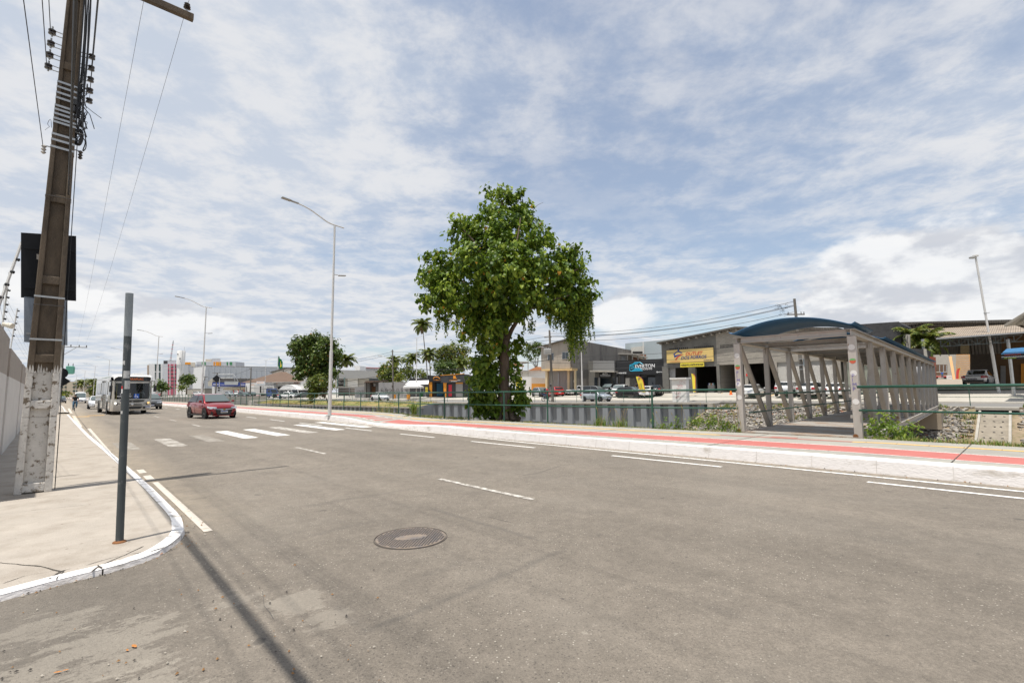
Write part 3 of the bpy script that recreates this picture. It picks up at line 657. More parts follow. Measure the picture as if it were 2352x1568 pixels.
for k in range(20):
 z=zpole(190,rr.uniform(190,330));s=1 if rr.random()<.75 else-1;a=s*pw(z)/2;pts=[ploc(a+s*.02,rr.uniform(-.05,.12),z)]
 for j in range(5):pts.append(ploc(a+s*(.03+.06*rr.random()),rr.uniform(-.04,.16),z+(j-2)*rr.uniform(-.07,.07)))
 MB().tube(smooth_line(pts,2),rr.choice([.003,.004,.006]),4).build('service_wire',M_cable,pole)
mb=MB();mb.tube([ploc(.12,.1,zpole(200,240)),ploc(.33,.1,zpole(230,268)),ploc(.45,.1,zpole(234,278))],.005,4);mb.build('loose_wire',M_cable,pole);mb=MB();mb.tube([ploc(.12,.1,zpole(200,240)),ploc(.3,.1,zpole(225,275)),ploc(.37,.1,zpole(232,306))],.006,4)
mb.build('loose_wire',M_cable,pole)
rr=random.Random(23)
for k in range(9):
 x_=pw(6)/2+rr.uniform(.0,.1);y_=rr.uniform(.02,.16);MB().tube(smooth_line([ploc(x_+.05,y_,zpole(190,rr.uniform(250,330))),ploc(x_+rr.uniform(-.04,.04),y_+.02,6.0+rr.uniform(-.3,.3)),ploc(x_+rr.uniform(-.05,.03),y_,7.4),ploc(x_-.06,y_,9.2)],2),rr.choice([.006,.009,.012]),5).build('riser_cable',M_cable,pole)
for k in range(14):
 z=zpole(190,rr.uniform(205,320));a=pw(z)/2;c_=ploc(a+rr.uniform(.0,.09),rr.uniform(.02,.15),z)
 MB().tube(smooth_line([c_+V((rr.gauss(0,.05),rr.gauss(0,.05),rr.gauss(0,.12)))for _ in range(5)],2),rr.choice([.005,.007,.009]),4).build('service_wire',M_cable,pole)
for z_,px in((zpole(188,248),.12),(zpole(182,262),.1)):
 MB().box(ploc(px,.12,z_),(.07,.07,.10)).build('junction_box',M_black,pole,bevel=.01)
MB().tube([ploc(pw(0)/2+.03,.08,.02),ploc(.235,.06,1.0),ploc(.20,.06,3.4),ploc(.17,.06,5.8)],.006,5).build('ground_wire',M_cable,pole)
zc_=8.68
mb=MB();mb.beam(ploc(-.75,.2,zc_),ploc(1.66,.2,zc_),.10,.13);mb.build('crossarm',M_pole,pole,bevel=.01)
for L in(-.6,.92,1.55):
 p=ploc(L,.2,zc_+.065);MB().tube([p+V((0,0,.0)),p+V((0,0,.07))],.012,6).build('insulator_pin',M_galv,pole)
 MB().lathe([(.02,.06),(.062,.08),(.03,.1),(.058,.12),(.03,.14),(.05,.165),(.02,.19)],12,Matrix.Translation(p)).build('insulator',M_porc,pole,smooth=True)
us=u0+.24
def rect_u(u,x0,y0,x1,y1):return[PU(x0,y1,u),PU(x1,y1+8,u),PU(x1,y0+8,u),PU(x0,y0,u)]
sg=thing('traffic_sign','black back of a rectangular road sign clamped behind the big utility pole','road sign',W(us,v0,2.5))
def wprism(poly,ext,name,m,parent,**k):
 off_=parent.matrix_basis.translation
 mb=MB();mb.prism([p-off_ for p in poly],ext);return mb.build(name,m,parent,**k)
wprism(rect_u(us,48,534,175,683),U*.012,'sign_panel',M_signb,sg)
for py in(566,656):wprism(rect_u(us-.02,55,py,172,py+5),U*.018,'stiffener',M_signb,sg)
wprism(rect_u(us-.006,84,583,112,595),U*.004,'sticker',mat('sticker_beige',(.42,.38,.33),.8),sg)
sg2=thing('traffic_sign','speckled blue grey plate strapped to the big pole below the black sign','road sign',W(us,v0,2.0))
wprism(rect_u(us,55,681,155,785),U*.012,'sign_panel',M_speck,sg2)
mb=MB();mb.beam(PU(60,765,us-.03)-sg2.location,PU(150,770,us-.03)-sg2.location,.02,.03);mb.build('clamp',M_galv,sg2)
bp=W(6.4,.515,.055);tp=PU(297,672,6.4);tp.x,tp.y=bp.x,bp.y
post=thing('sign_post','bare dark steel post without a sign, chipped and stickered, on the near pavement','post',bp)
hh=tp.z-bp.z
MB().tube([V((0,0,0)),V((-.06,0,hh*.82))],.034,16).build('lower_pipe',M_steel,post,smooth=True)
MB().tube([V((-.06,0,hh*.82)),V((-.073,0,hh))],.0345,16).build('upper_pipe',mat('bare_steel',(.25,.27,.275),.45,metal=.4,var=.15,scale=7),post,smooth=True)
MB().lathe([(.06,0),(.055,.012),(.036,.02)],14).build('base_stain',M_rust,post)
def patch(z,h,a0,a1,m,name='sticker',r=.0356):
 mb=MB();n=8;vs=[];dirc=math.atan2(-bp.y,-bp.x)
 for i in range(n+1):
  a=dirc+a0+(a1-a0)*i/n
  vs+=[V((r*math.cos(a)+-.06*z/(hh*.82),r*math.sin(a),z)),V((r*math.cos(a)+-.06*(z+h)/(hh*.82),r*math.sin(a),z+h))]
 mb.add(vs,[(2*i,2*i+2,2*i+3,2*i+1)for i in range(n)]);return mb.build(name,m,post)
M_st=mat('sticker_pale',(.50,.50,.48),.7,var=.1,alt=(.08,.09,.1),altf=(.6,.64),ascale=30)
for py,h,a0,a1 in((868,.075,-.7,.9),(893,.085,-.3,1.2),(838,.045,-1.2,-.4),(950,.03,-1.2,-.5)):
 z=PU(285,py,6.4).z-bp.z;patch(z,h,a0,a1,M_st)
z=PU(285,893,6.4).z-bp.z;patch(z,.03,-1.35,-.75,mat('red_paint',(.55,.02,.02),.6));patch(z-.045,.045,-1.35,-.75,mat('white_paint',(.75,.75,.74),.6))
def cable(name,label,p,q,sag,r=.008,m=M_cable,group=None,n=24):
 p,q=V(p),V(q);pts=[p.lerp(q,i/n)-V((0,0,sag*4*(i/n)*(1-i/n)))for i in range(n+1)]
 o=MB().tube([a-p for a in pts],r,5,caps=False).build(name,m,loc=p,smooth=2);return tag(o,label,'cable',group)
PW=lambda a,b_,z:b0+ploc(a,b_,z)
far1=lambda dv,z:W(94.8,-.2+dv,z);back1=lambda dv,z:W(-30,-.25+dv,z)
cable('power_cable','thin power line from the outer crossarm end down the avenue',PW(1.55,.2,zc_+.2),far1(2.2,8.6),.9,.0035,M_wire,'power lines along the avenue')
cable('power_cable','thin power line second from the crossarm end, running to the far pole',PW(.92,.2,zc_+.2),far1(1.4,8.6),.9,.0035,M_wire,'power lines along the avenue')
cable('power_cable','power line running out of the top of the frame from the outer crossarm end',PW(1.55,.2,zc_+.2),back1(1.55,8.6),.5,.0035,M_wire,'power lines along the avenue')
cable('power_cable','power line running out of the top of the frame from the inner crossarm insulator',PW(.92,.2,zc_+.2),back1(.92,8.6),.5,.0035,M_wire,'power lines along the avenue')
names=['topmost','second','third','fourth','lowest']
for i,(px,py)in enumerate(((198,130),(202,158),(204,185),(201,210),(196,232))):
 z=zpole(px,py);a=pw(z)/2+.15
 cable('service_cable',names[i]+' black cable leaving the insulator rack right of the big pole upwards',PW(a,.06,z),back1(a-.1*i*0,z+.15+.02*i),.45,.003+.001*(i%2),group='cables on the right of the big pole')
for i,z in enumerate((5.05,4.9,4.75)):
 cable('telephone_cable',['thick black telephone cable highest on the clamps of the big pole','thick black telephone cable in the middle of the pole clamps','thick black telephone cable lowest on the pole clamps'][i],PW(.12,.16,z),back1(.1+.06*i,z+.2),.6,.013,group='telephone cables overhead')
 cable('telephone_cable',['upper telephone cable running from the big pole towards the bus','middle telephone cable running from the big pole towards the bus','lower telephone cable running from the big pole towards the bus'][i],PW(.02+.03*i,-.16,z),far1(.1+.05*i,z+.9),.9,.011,group='telephone cables overhead')
for i,(px,py)in enumerate(((126,78),(116,156))):
 z=zpole(px,py);a=-pw(z)/2-.13
 cable('service_cable',['upper thin wire hanging left of the big pole','lower thin wire hanging left of the big pole'][i],PW(a-.02,.02,z),back1(a-.4,z+1.3),.2,.006,group='cables on the left of the big pole')
z=zpole(105,340);cable('service_cable','thin wire rising left of the pole from the grey insulator',PW(-pw(z)/2-.09,.03,z),back1(-1.2,z+2.5),.1,.005,group='cables on the left of the big pole')
M_wallw=mat('painted_wall_pale',(.60,.57,.535),.9,var=.08,scale=1.2,bump=.15,bscale=30,alt=(.47,.43,.385),altf=(.55,.72),ascale=.8)
M_wallg=mat('painted_wall_taupe',(.335,.29,.25),.9,var=.1,scale=1.5,bump=.15,bscale=30)
wl=thing('boundary_wall','boundary wall painted pale below and taupe above, along the near pavement','wall',W(17,-1.1,0))
o0=wl.location
def wallrun(ua,va,ub,vb,name,m,z0,z1,th=.18,push=0.0,notch=None):
 a,b_=W(ua,va,0),W(ub,vb,0);n=(b_-a).normalized();nn=V((n.y,-n.x,0));nn=nn if nn.dot(N)>0 else-nn
 a=a+nn*push;b_=b_+nn*push
 mb=MB();mb.frame(a-o0+V((0,0,z0)),b_-a,-nn*th,V((0,0,z1-z0)));return mb.build(name,m,wl)
wu=[10.0,17.2,18.1,25.6,26.6,36,37.2,52]
wv=lambda u:-1.02-.016*(u-17)
for i,(a,b_)in enumerate(zip(wu,wu[1:])):
 rec=i%2==1
 wallrun(a,wv(a),b_,wv(b_),'wall_base',M_wallw,0,2.05 if not rec else 1.95,push=-.16 if rec else 0)
 wallrun(a,wv(a),b_,wv(b_),'wall_top',M_wallg,2.05 if not rec else 1.95,2.95 if i<1 else 2.78,push=-.16 if rec else 0.0)
M_dstain=mat('damp_stain',(.22,.17,.12),.95,var=.3,scale=4)
def efence(px,py0,py1,u,lean):
 a=PU(px,py1,u);b_=PU(px+lean,py0,u);t=thing('fence_bracket','','fence bracket',a)
 MB().beam(V((0,0,-.3)),b_-a,.03,.03).build('bar',M_lampw,t)
 for k in range(4 if lean>20 else 5):
  p=(b_-a)*(.12+.2*k);MB().lathe([(.012,-.03),(.03,-.02),(.015,0),(.03,.02),(.012,.03)],10,Matrix.Translation(p+N*.04)@Matrix.Rotation(rad(90),4,'X')).build('insulator',M_black,t,smooth=True)
 return t
e1=efence(-12,556,700,12.2,62);e1['label']='leaning white electric fence bar with black insulators nearest the camera'
e2=efence(5,660,742,19.5,12);e2['label']='upright electric fence bar with five insulators on the wall, middle one'
e3=efence(26,708,780,25.0,14);e3['label']='electric fence bar furthest along the wall, beside the blue grey plate'
for e in(e1,e2,e3):e['group']='electric fence bars on the boundary wall'
for k in range(4):
 pts=[e.location+(kids(e)[0].location)for e in(e1,e2,e3)]
 pa,pb,pc=[PU(*q)for q in((-12+62*(.12+.2*k),700-144*(.12+.2*k),12.2),(5+12*(.12+.2*k),742-82*(.12+.2*k),19.5),(26+14*(.12+.2*k),780-72*(.12+.2*k),25))]
 o=MB().tube([q-pa for q in(pa,pb,pc,pc+U*27+N*-.4)],.0025,4).build('fence_wire',M_wire,loc=pa);tag(o,['lowest','second','third','topmost'][k]+' thin wire of the electric fence on the boundary wall','wire','electric fence wires')
p=PU(8,744,17.3);fl=thing('wall_lamp','small cream floodlight on top of the boundary wall','lamp',p)
MB().tube([V((0,0,0)),N*.16-U*.1-V((0,0,.05))],[.05,.07],12).build('lamp_head',mat('cream_plastic',(.62,.57,.47),.5),fl,smooth=True);MB().tube([V((0,0,0)),V((0,0,-.12))],.015,6).build('bracket',M_galv,fl)
mh=thing('manhole_cover','round rusty iron manhole cover with studded surface in the asphalt','manhole cover',G(944,1236)+V((0,0,.004)))
M_iron=mat('rusty_iron',(.225,.18,.14),.8,metal=.0,var=.15,scale=14,bump=.3,bscale=80,alt=(.15,.132,.122),altf=(.45,.6),ascale=6)
rm=.37
MB().lathe([(rm,.0),(rm,.010),(rm+.006,.010),(rm+.008,0)],40,closed=True).build('frame',mat('dark_iron',(.10,.085,.072),.7,var=.2),mh)
MB().lathe([(rm-.012,0),(rm-.012,.009),(0.001,.009)],40).build('lid',M_iron,mh)
mb=MB();
for i in range(-11,12):
 for j in range(-11,12):
  x,y=i*.031+(.0155 if j%2 else 0),j*.031
  if .0<math.hypot(x,y)<rm-.03 and math.hypot(x/1.9,y)>.085:mb.box((x,y,.0115),(.018,.012,.006),Matrix.Rotation(.6 if(i+j)%2 else-.6,3,'Z'))
mb.build('studs',mat('stud_iron',(.10,.092,.092),.7,metal=.0,var=.15,scale=20),mh)
mb=MB();mb.add([V((.17*math.cos(t),.085*math.sin(t),.0105))for t in[i*math.tau/24 for i in range(24)]],[tuple(range(24))]);mb.build('plain_centre',M_iron,mh)
mh.rotation_euler.z=rad(20)
rr=random.Random(2)
for px,py,s,lab in((308,1488,.03,'largest curled orange leaf on the side street asphalt'),(292,1497,.016,'small orange leaf beside the largest fallen leaf'),(133,1548,.022,'orange leaf lying at the bottom edge left'),(151,1543,.016,'small leaf right of the one at the bottom edge'),(370,1274,.03,'green and yellow weed leaf against the broken kerb corner'),(993,973,.1,'orange leaf on the dropped kerb of the promenade'),(851,978,.12,'yellow leaf on the gutter by the dropped kerb')):
 p=G(px,py)+V((0,0,.012));a=rr.random()*6;mb=MB()
 prof=[(-1,0),(-.5,.32),(.1,.38),(.6,.2),(1,0),(.6,-.2),(.1,-.38),(-.5,-.32)]
 vs=[V((s*(x*math.cos(a)-y*math.sin(a)),s*(x*math.sin(a)+y*math.cos(a)),s*.35*abs(y)+s*.1*x*x))for x,y in prof]
 mb.add(vs,[tuple(range(8))]);tag(mb.build('fallen_leaf',mat('dry_leaf',(.42,.17,.04),.8,var=.25,scale=20),loc=p),lab,'leaf','fallen leaves')
def make_lamp(H=10.9):
 t=thing('street_lamp','x','street lamp')
 mb=MB();mb.tube([V((0,0,0)),V((0,0,3.6))],.095,12);mb.build('lower_pole',M_lampw,t,smooth=True)
 MB().tube([V((0,0,3.6)),V((0,0,H))],[.07,.055],12).build('upper_pole',M_lampw,t,smooth=True)
 MB().lathe([(.16,0),(.16,.03),(.1,.05)],10).build('base_plate',M_galv,t)
 d=-N
 arm=[V((0,0,H-.05))-d*.55,V((0,0,H)),d*.4+V((0,0,H+.06)),d*.85+V((0,0,H+.3)),d*1.5+V((0,0,H+.62)),d*2.1+V((0,0,H+.76))]
 arm=arm[:2]+smooth_line(arm[1:],2)[1:]
 MB().tube(arm,.04,8).build('arm',M_lampw,t,smooth=True)
 e=arm[-1];x=(d*1+V((0,0,.12))).normalized()
 mb=MB();mb.beam(e-x*.05,e+x*.35,.14,.07);mb.beam(e+x*.35,e+x*.85,.26,.06);mb.build('lamp_head',mat('lamp_grey',(.32,.32,.31),.5),t,bevel=.02)
 s2=-d;z=H-2.9
 MB().tube([V((0,0,z)),s2*.35+V((0,0,z))],.022,6).build('small_arm',M_lampw,t)
 mb=MB();mb.beam(s2*.3+V((0,0,z-.02)),s2*.72+V((0,0,z+.03)),.16,.06);mb.build('small_lamp',mat('lamp_grey',(.32,.32,.31),.5),t,bevel=.015)
 return t
lp=make_lamp();CH_OF[lp.name]=kids(lp)
labs=['white lamp post nearest the camera, on the kerb left of the big tree','second white lamp post from the camera, behind the red car','third white lamp post along the avenue, right of the bus','fourth lamp post of the row, partly behind the bare steel post','fifth lamp post of the row, over the bus roof','sixth lamp post of the row, right above the white van','seventh lamp post of the row, behind the white van','eighth and furthest lamp post of the row']
spots=[(26.8,10.98),(62.0,11.2),(98,11.3),(139,11.3),(172,11.2),(210,11),(251,11),(297,11)]
for i,(u,v)in enumerate(spots):
 o=lp if i==0 else copy_tree(lp)
 o.location=W(u,v,.235);o['label']=labs[i];o['group']='street lamps along the promenade'
 if i:o.rotation_euler.z=rad(-1.5)*min(i,3)if i>2 else 0
def railing(name,label,pts,h1,h2,r0=.032,r1=.034,r2=.024,m=M_green,ext=None,group=None):
 t=thing(name,label,'railing',pts[0]);o=pts[0]
 post=None
 for p in pts:
  q=MB().tube([V((0,0,-.05)),V((0,0,h1-.01))],r0,8).build('post',m,t,loc=p-o,smooth=True)if post is None else post.copy()
  if post is not None:COL.objects.link(q);q.parent=t;q.location=p-o
  post=post or q
 line=([ext[0]]if ext and ext[0]is not None else[])+pts+([ext[1]]if ext and ext[1]is not None else[])
 for h,r in((h1,r1),(h2,r2)):MB().tube([p-o+V((0,0,h))for p in line],r,8).build('rail',m,t,smooth=2)
 if group:t['group']=group
 return t
Z0=.2
fu=[8.61,10.76,13.08,15.46,17.73]
pts=[W(u,tab(T_out,u)+.13+(.1 if u>12 else 0),Z0)for u in fu]+[W(19.15,13.35,Z0),W(21.2,13.3,Z0),W(25.7,14.65,Z0)]+[W(u,tab(T_out,u)+.2,Z0)for u in(29.4,32,34.7,37.6,40.5,43.7,46.9,49.3,51.5,53.6,55.9,58.1,60.2,62.3,64.6)]+[W(64.6+2.4*k,15.1,Z0)for k in range(1,27)]
left_end=W(6.15,14.95,Z0)
railing('railing','long green pipe railing along the promenade from the footbridge to the bus',pts,1.26,.7,ext=(left_end,None))
pr=[W(-1.2,14.75,Z0),W(-4,14.75,Z0),W(-7,14.75,Z0)]
railing('railing','short green pipe railing right of the footbridge',pr,1.30,.70,ext=(W(3.15,15.1,Z0),None))
far_pts=[W(u,tab(T_bank,u)+.35,.1)for u in[1.5*0-8.5+3.9*k for k in range(8)]]+[W(u,tab(T_bank,u)+.5,.12)for u in[22+2.75*k for k in range(13)]]
railing('railing','thin green railing on the far bank above the canal wall',far_pts,1.12,.55,.025,.02,.016)
far2=[W(u,tab(T_road2,u)-.35,.0)for u in[60+3.0*k for k in range(18)]]
railing('railing','thin green railing above the grass slope of the far bank',far2,1.1,.55,.025,.02,.016)
def pile_wall(name,label,A,B_,ztop,zbot,flip=1):
 t=thing(name,label,'canal wall',A);L=(B_-A).length;d=(B_-A).normalized();nn=V((-d.y,d.x,0));nn=nn if nn.dot(N)<0 else-nn
 pitch=1.42;prof=[];x=0
 while x<L:
  for fx,fy in((0,.0),(.30,.0),(.42,.34),(.46,.34),(.84,.34),(.96,.0)):prof.append((x+fx*pitch/1.0,fy))
  x+=pitch
 prof=[(a,b_)for a,b_ in prof if a<=L]
 vs=[];n=len(prof)
 for z in(ztop,zbot):
  for a,b_ in prof:
   p=A+d*a;vs.append(V((d*a+nn*(b_-.34)).to_tuple())+V((0,0,gz(p.x,p.y)-A.z+z)))
 mb=MB();mb.add(vs,[(i,n+i,n+i+1,i+1)for i in range(n-1)])
 mb.build('sheet_piles',M_pile,t)
 mb=MB();k=max(1,int(L/4.2));rr=random.Random(4)
 for i in range(k):
  a,b_=L*i/k,L*(i+1)/k-.015;p,q=A+d*a,A+d*b_
  mb.frame(d*a+nn*(.12+rr.uniform(-.008,.008))+V((0,0,gz(p.x,p.y)-A.z+ztop-.02+rr.uniform(-.006,.006))),d*(b_-a)+V((0,0,gz(q.x,q.y)-gz(p.x,p.y))),-nn*.62,V((0,0,.15)))
 mb.build('coping',M_conc,t);return t
pile_wall('canal_wall','tall grey sheet-pile wall of the far bank with concrete coping',W(21.2,45.4,0),W(56.6,37.6,0),-.02,-3.6)
pile_wall('canal_wall','low grey sheet-pile wall below the grass slope',W(56.4,35.5,0),W(126,32.4,0),-.74,-3.6)
mb=MB();a=W(21.15,44.6,-3.4);mb.frame(a,-U*.5,N*2.2,V((0,0,3.5)));tag(mb.build('wall_end',M_conc),'concrete end block where the sheet-pile wall meets the stony slope','wall')
mb=MB();a=W(20.6,46.15,-.75);mb.frame(a,-U*11.5,N*.35,V((0,0,.9)))
tag(mb.build('retaining_wall',mat('dirty_concrete',(.20,.185,.16),.95,var=.25,scale=2,bump=.4,bscale=15,alt=(.08,.075,.06),altf=(.5,.62),ascale=1.5)),'low stained concrete wall above the stony slope behind the footbridge','wall')
cb=thing('canal_bridge','concrete bridge over the far end of the canal with a dark opening','bridge',W(126,25,0))
mb=MB();o=cb.location
mb.frame(W(124,15.3,-.9)-o,N*21,U*8,V((0,0,.95)));mb.build('deck',M_conc,cb)
mb=MB();mb.frame(W(120,32.2,-3)-o,N*4.5,U*6,V((0,0,2.9)));mb.build('abutment',mat('stained_pale_concrete',(.40,.37,.32),.9,var=.15,scale=1,alt=(.25,.23,.2),altf=(.5,.65)),cb)
mb=MB();mb.frame(W(124.5,15.3,.05)-o,N*21,U*.12,V((0,0,.9)));mb.build('parapet',M_conc,cb)
AX=(N*.9986+U*.052).normalized();SD=(U*.9986-N*.052).normalized()
R0=W(3.22,15.25,.2);WID=2.9;BAY=2.66;NB=11
br=thing('covered_footbridge','grey steel truss footbridge with curved blue roof crossing the canal','footbridge',R0)
M_fb=mat('bridge_grey_paint',(.42,.39,.355),.6,var=.1,scale=4,bump=.1,alt=(.27,.225,.18),altf=(.53,.75),ascale=1.3,stretch=(1,1,.5),speck=((2.6,.2,.84,(.20,.095,.04),.75),(9,.16,.88,(.22,.12,.06),.7)))
M_roof=mat('blue_roof_sheet',(.022,.10,.21),.6,var=.1,scale=3)
M_deck=mat('footbridge_deck',(.30,.28,.25),.9,var=.12,scale=2,bump=.2,alt=(.25,.17,.115),altf=(.46,.6),ascale=1.6,stretch=(1,.4,1))
HB=2.82;HF=1.0
def L(s,a,z):return SD*s+AX*a+V((0,0,z))
def ibeam(mb,p,q,w=.2,h=.2,up=None,t=.014,fac=1):
 "I section: two flanges and a web"
 p,q=V(p),V(q);d=q-p;upv=V(up)if up is not None else(Zv if abs(d.normalized().z)<.9 else AX)
 a=d.cross(upv).normalized();b_=a.cross(d).normalized()
 for s in(-1,1):mb.beam(p+b_*s*(h/2-t/2),q+b_*s*(h/2-t/2),w,t,up=upv)
 mb.beam(p,q,t,h-2*t,up=upv)
for side,s in(('right',0.0),('left',WID)):
 for i in range(NB+1):
  a=i*BAY;mb=MB()
  if i==0:mb.frame(L(s-.09,a-.1,-.02),SD*.18,AX*.2,V((0,0,HB-.16)))
  else:ibeam(mb,L(s,a,-.02),L(s,a,HB-.17),.14,.12,up=AX)
  mb.build('post',M_fb,br,bevel=.004 if i==0 else 0)
  if i<NB:
   if i<NB/2:p,q=L(s,a+.12,HB-.18),L(s,a+BAY-.12,.02)
   else:p,q=L(s,a+.12,.02),L(s,a+BAY-.12,HB-.18)
   mb=MB();ibeam(mb,p,q,.12,.11,up=AX);mb.build('diagonal',M_fb,br)
 for i in range(NB+1):
  for z_ in(HB-.36,.0):
   mb=MB();mb.frame(L(s-.006,i*BAY-(.12 if i else .0),z_),SD*.012,AX*(.3 if i else .2),V((0,0,.2)));mb.build('gusset_plate',M_fb,br)
 mb=MB();ibeam(mb,L(s,-.1,HB-.08),L(s,NB*BAY+.1,HB-.08),.2,.17);mb.build('top_chord',M_fb,br)
 mb=MB();ibeam(mb,L(s,-.1,-.18),L(s,NB*BAY+.1,-.18),.22,.28);mb.build('bottom_chord',M_fb,br)
 si=s+(.15 if side=='right' else-.15)
 for h,r in((1.1,.028),(.55,.024)):
  MB().tube([L(si,.18,h),L(si,NB*BAY,h)],r,8).build('handrail',M_green,br,smooth=True)
 for h in(1.1,.55):
  mb=MB();mb.beam(L(si,.1,h-.03),L(si,.17,h-.03),.05,.08);mb.build('rail_clamp',M_fb,br)
for i in range(NB+1):
 a=i*BAY;mb=MB()
 ibeam(mb,L(.1,a,HB-.08),L(WID-.1,a,HB-.08),.14,.17);mb.build('cross_beam',M_fb,br)
 arc=[L(WID*t,a,HB+.02+.31*4*t*(1-t))for t in[k/10 for k in range(11)]]
 if i:mb=MB();[mb.beam(arc[k],arc[k+1],.06,.05)for k in range(10)];mb.build('roof_rib',M_fb,br)
mb=MB();mb.frame(L(-.02,-.15,-.06),SD*(WID+.04),AX*(NB*BAY+.2),V((0,0,.065)));mb.build('deck',M_deck,br)
mb=MB()
for i in range(NB):mb.beam(L(0,(i+.5)*BAY,-.2),L(WID,(i+.5)*BAY,-.2),.1,.2)
mb.build('floor_beams',M_fb,br)
prof=[];NP=44
for k in range(NP+1):
 t=k/NP;s=-.14+(WID+.28)*t;z=HB+.05+.37*4*t*(1-t)
 if k in(0,NP):z+=.10
 if k in(1,NP-1):z+=.02
 prof.append((s,z))
n=NP+1
for ends in([-.28,BAY*.98],[BAY*1.95,NB*BAY+.2]):
 mb=MB();vs=[]
 for dz in(0,.022):
  for e in ends:vs+=[L(s,e,z+dz)for s,z in prof]
 fs=[]
 for k in range(NP):
  fs.append((k,k+1,n+k+1,n+k)[::-1]);fs.append((2*n+k,2*n+k+1,3*n+k+1,3*n+k))
  fs.append((k,2*n+k,2*n+k+1,k+1)[::-1]);fs.append((n+k,n+k+1,3*n+k+1,3*n+k)[::-1])
 mb.add(vs,fs);mb.build('roof',M_roof,br,smooth=2)
def fpatch(s,z,r,m,name='sticker'):
 c=L(s,-.1035,z);mb=MB();mb.add([c+SD*(r*math.cos(t))+V((0,0,r*math.sin(t)))for t in[i*math.tau/20 for i in range(20)]],[tuple(range(20))]);return mb.build(name,m,br)
M_pst=mat('sticker_white',(.66,.65,.63),.7);M_tag=mat('spray_purple',(.13,.11,.34),.7)
for s,zs in((WID,(2.28,1.02,1.42)),(0,(2.34,1.66,.92))):
 for z in zs:fpatch(s,z,.075,M_pst)
 fpatch(s,1.93 if s else 1.98,.07,mat('sticker_red',(.50,.10,.05),.6))
 c0=L(s,-.1045,1.955 if s else 2.005);mb=MB();mb.add([c0+SD*(.07*math.cos(t))+V((0,0,.05*math.sin(t)-.01))for t in[i*math.pi/10 for i in range(11)]],[tuple(range(11))]);mb.build('sticker',mat('sticker_green',(.10,.35,.12),.6),br)
 z=1.72 if s else 1.55
 for ch in 'PIMP':
  text(ch,.13,M_tag,br,L(s,-.104,z)+SD*.05,-SD,(0,0,1),name='spray_tag',th=.002);z-=.115
for s in(0.0,WID):
 fpatch(s+.06,.03,.06,M_rust,'rust_patch')
tag(MB().frame(L(-.3,NB*BAY-3.2,-1.5)+R0,SD*(WID+.6),AX*3.0,V((0,0,1.15))).build('abutment',mat('abutment_concrete',(.36,.30,.23),.9,var=.15,scale=1)),'tan concrete abutment under the far end of the footbridge','abutment')
mb=MB();mb.add([W(56.5,34.9,-.6),W(56.5,38.2,-.02),W(56.5,38.2,-3.7),W(56.5,34.9,-3.7),W(56.6,34.9,-.6),W(56.6,38.2,-.02),W(56.6,38.2,-3.7),W(56.6,34.9,-3.7)],[(0,1,2,3),(4,7,6,5),(0,4,5,1)]);tag(mb.build('wall_return',M_pile),'grey steel return between the low and the tall canal wall','canal wall')
tag(MB().frame(L(-.3,0.3,-2.5)+R0,SD*(WID+.6),AX*.6,V((0,0,2.1))).build('abutment',M_conc),'concrete abutment under the near end of the footbridge','abutment')
def leafmat(name,col,trans=.3,rough=.45):
 m=mat(name,col,rough=rough,var=.22,scale=3,spec=.3,trans=trans);return m
LF=[leafmat('leaf_mid',(.13,.205,.022),.36),leafmat('leaf_dark',(.05,.10,.013),.24),leafmat('leaf_light',(.28,.36,.042),.42),leafmat('leaf_yellow',(.50,.26,.03),.4)]
LM=[leafmat('mango_mid',(.085,.13,.024),.3),leafmat('mango_dark',(.045,.08,.016),.2),leafmat('mango_light',(.16,.20,.04),.3),leafmat('mango_orange',(.32,.19,.06),.3)]
LY=[leafmat('bush_mid',(.12,.155,.022),.35),leafmat('bush_dark',(.06,.09,.015),.25),leafmat('bush_light',(.24,.26,.035),.4),leafmat('bush_orange',(.36,.24,.05),.4)]
LP=[leafmat('palm_mid',(.11,.15,.025),.3),leafmat('palm_dark',(.05,.075,.016),.2),leafmat('palm_light',(.24,.255,.05),.35),leafmat('palm_dry',(.20,.135,.06),.2)]
M_bark=mat('bark',(.115,.085,.062),.95,var=.35,scale=9,bump=1.0,bscale=26,alt=(.22,.18,.14),altf=(.56,.7),ascale=7,stretch=(1,1,.22))
M_bark2=mat('palm_trunk',(.20,.17,.14),.95,var=.25,scale=6,bump=.5)
def leaf(mb,p,n,ax,s,fold=.35,heart=True,wid=.8):
 "one leaf: two halves folded along the midrib, tip along ax"
 n=n.normalized();ax=(ax-n*ax.dot(n))
 if ax.length<1e-4:ax=n.orthogonal()
 ax.normalize();sd=ax.cross(n);h=s*wid*.5
 if heart:
  b0_,tip=p,p+ax*s-n*s*.12
  l1,l2=p+sd*h*.95-ax*s*.05+n*h*fold,p+sd*h+ax*s*.42+n*h*fold*.8
  r1,r2=p-sd*h*.95-ax*s*.05+n*h*fold,p-sd*h+ax*s*.42+n*h*fold*.8
  md=p+ax*s*.55
  mb.add([b0_,md,tip,l1,l2,r1,r2],[(0,1,4,3),(1,2,4),(0,5,6,1),(1,6,2)])
 else:
  mb.add([p,p+ax*s*.5+sd*h+n*h*fold,p+ax*s,p+ax*s*.5-sd*h+n*h*fold],[(0,1,2),(0,2,3)])
def rvec(rr):
 while True:
  v=V((rr.uniform(-1,1),rr.uniform(-1,1),rr.uniform(-1,1)))
  if .05<v.length<1:return v.normalized()
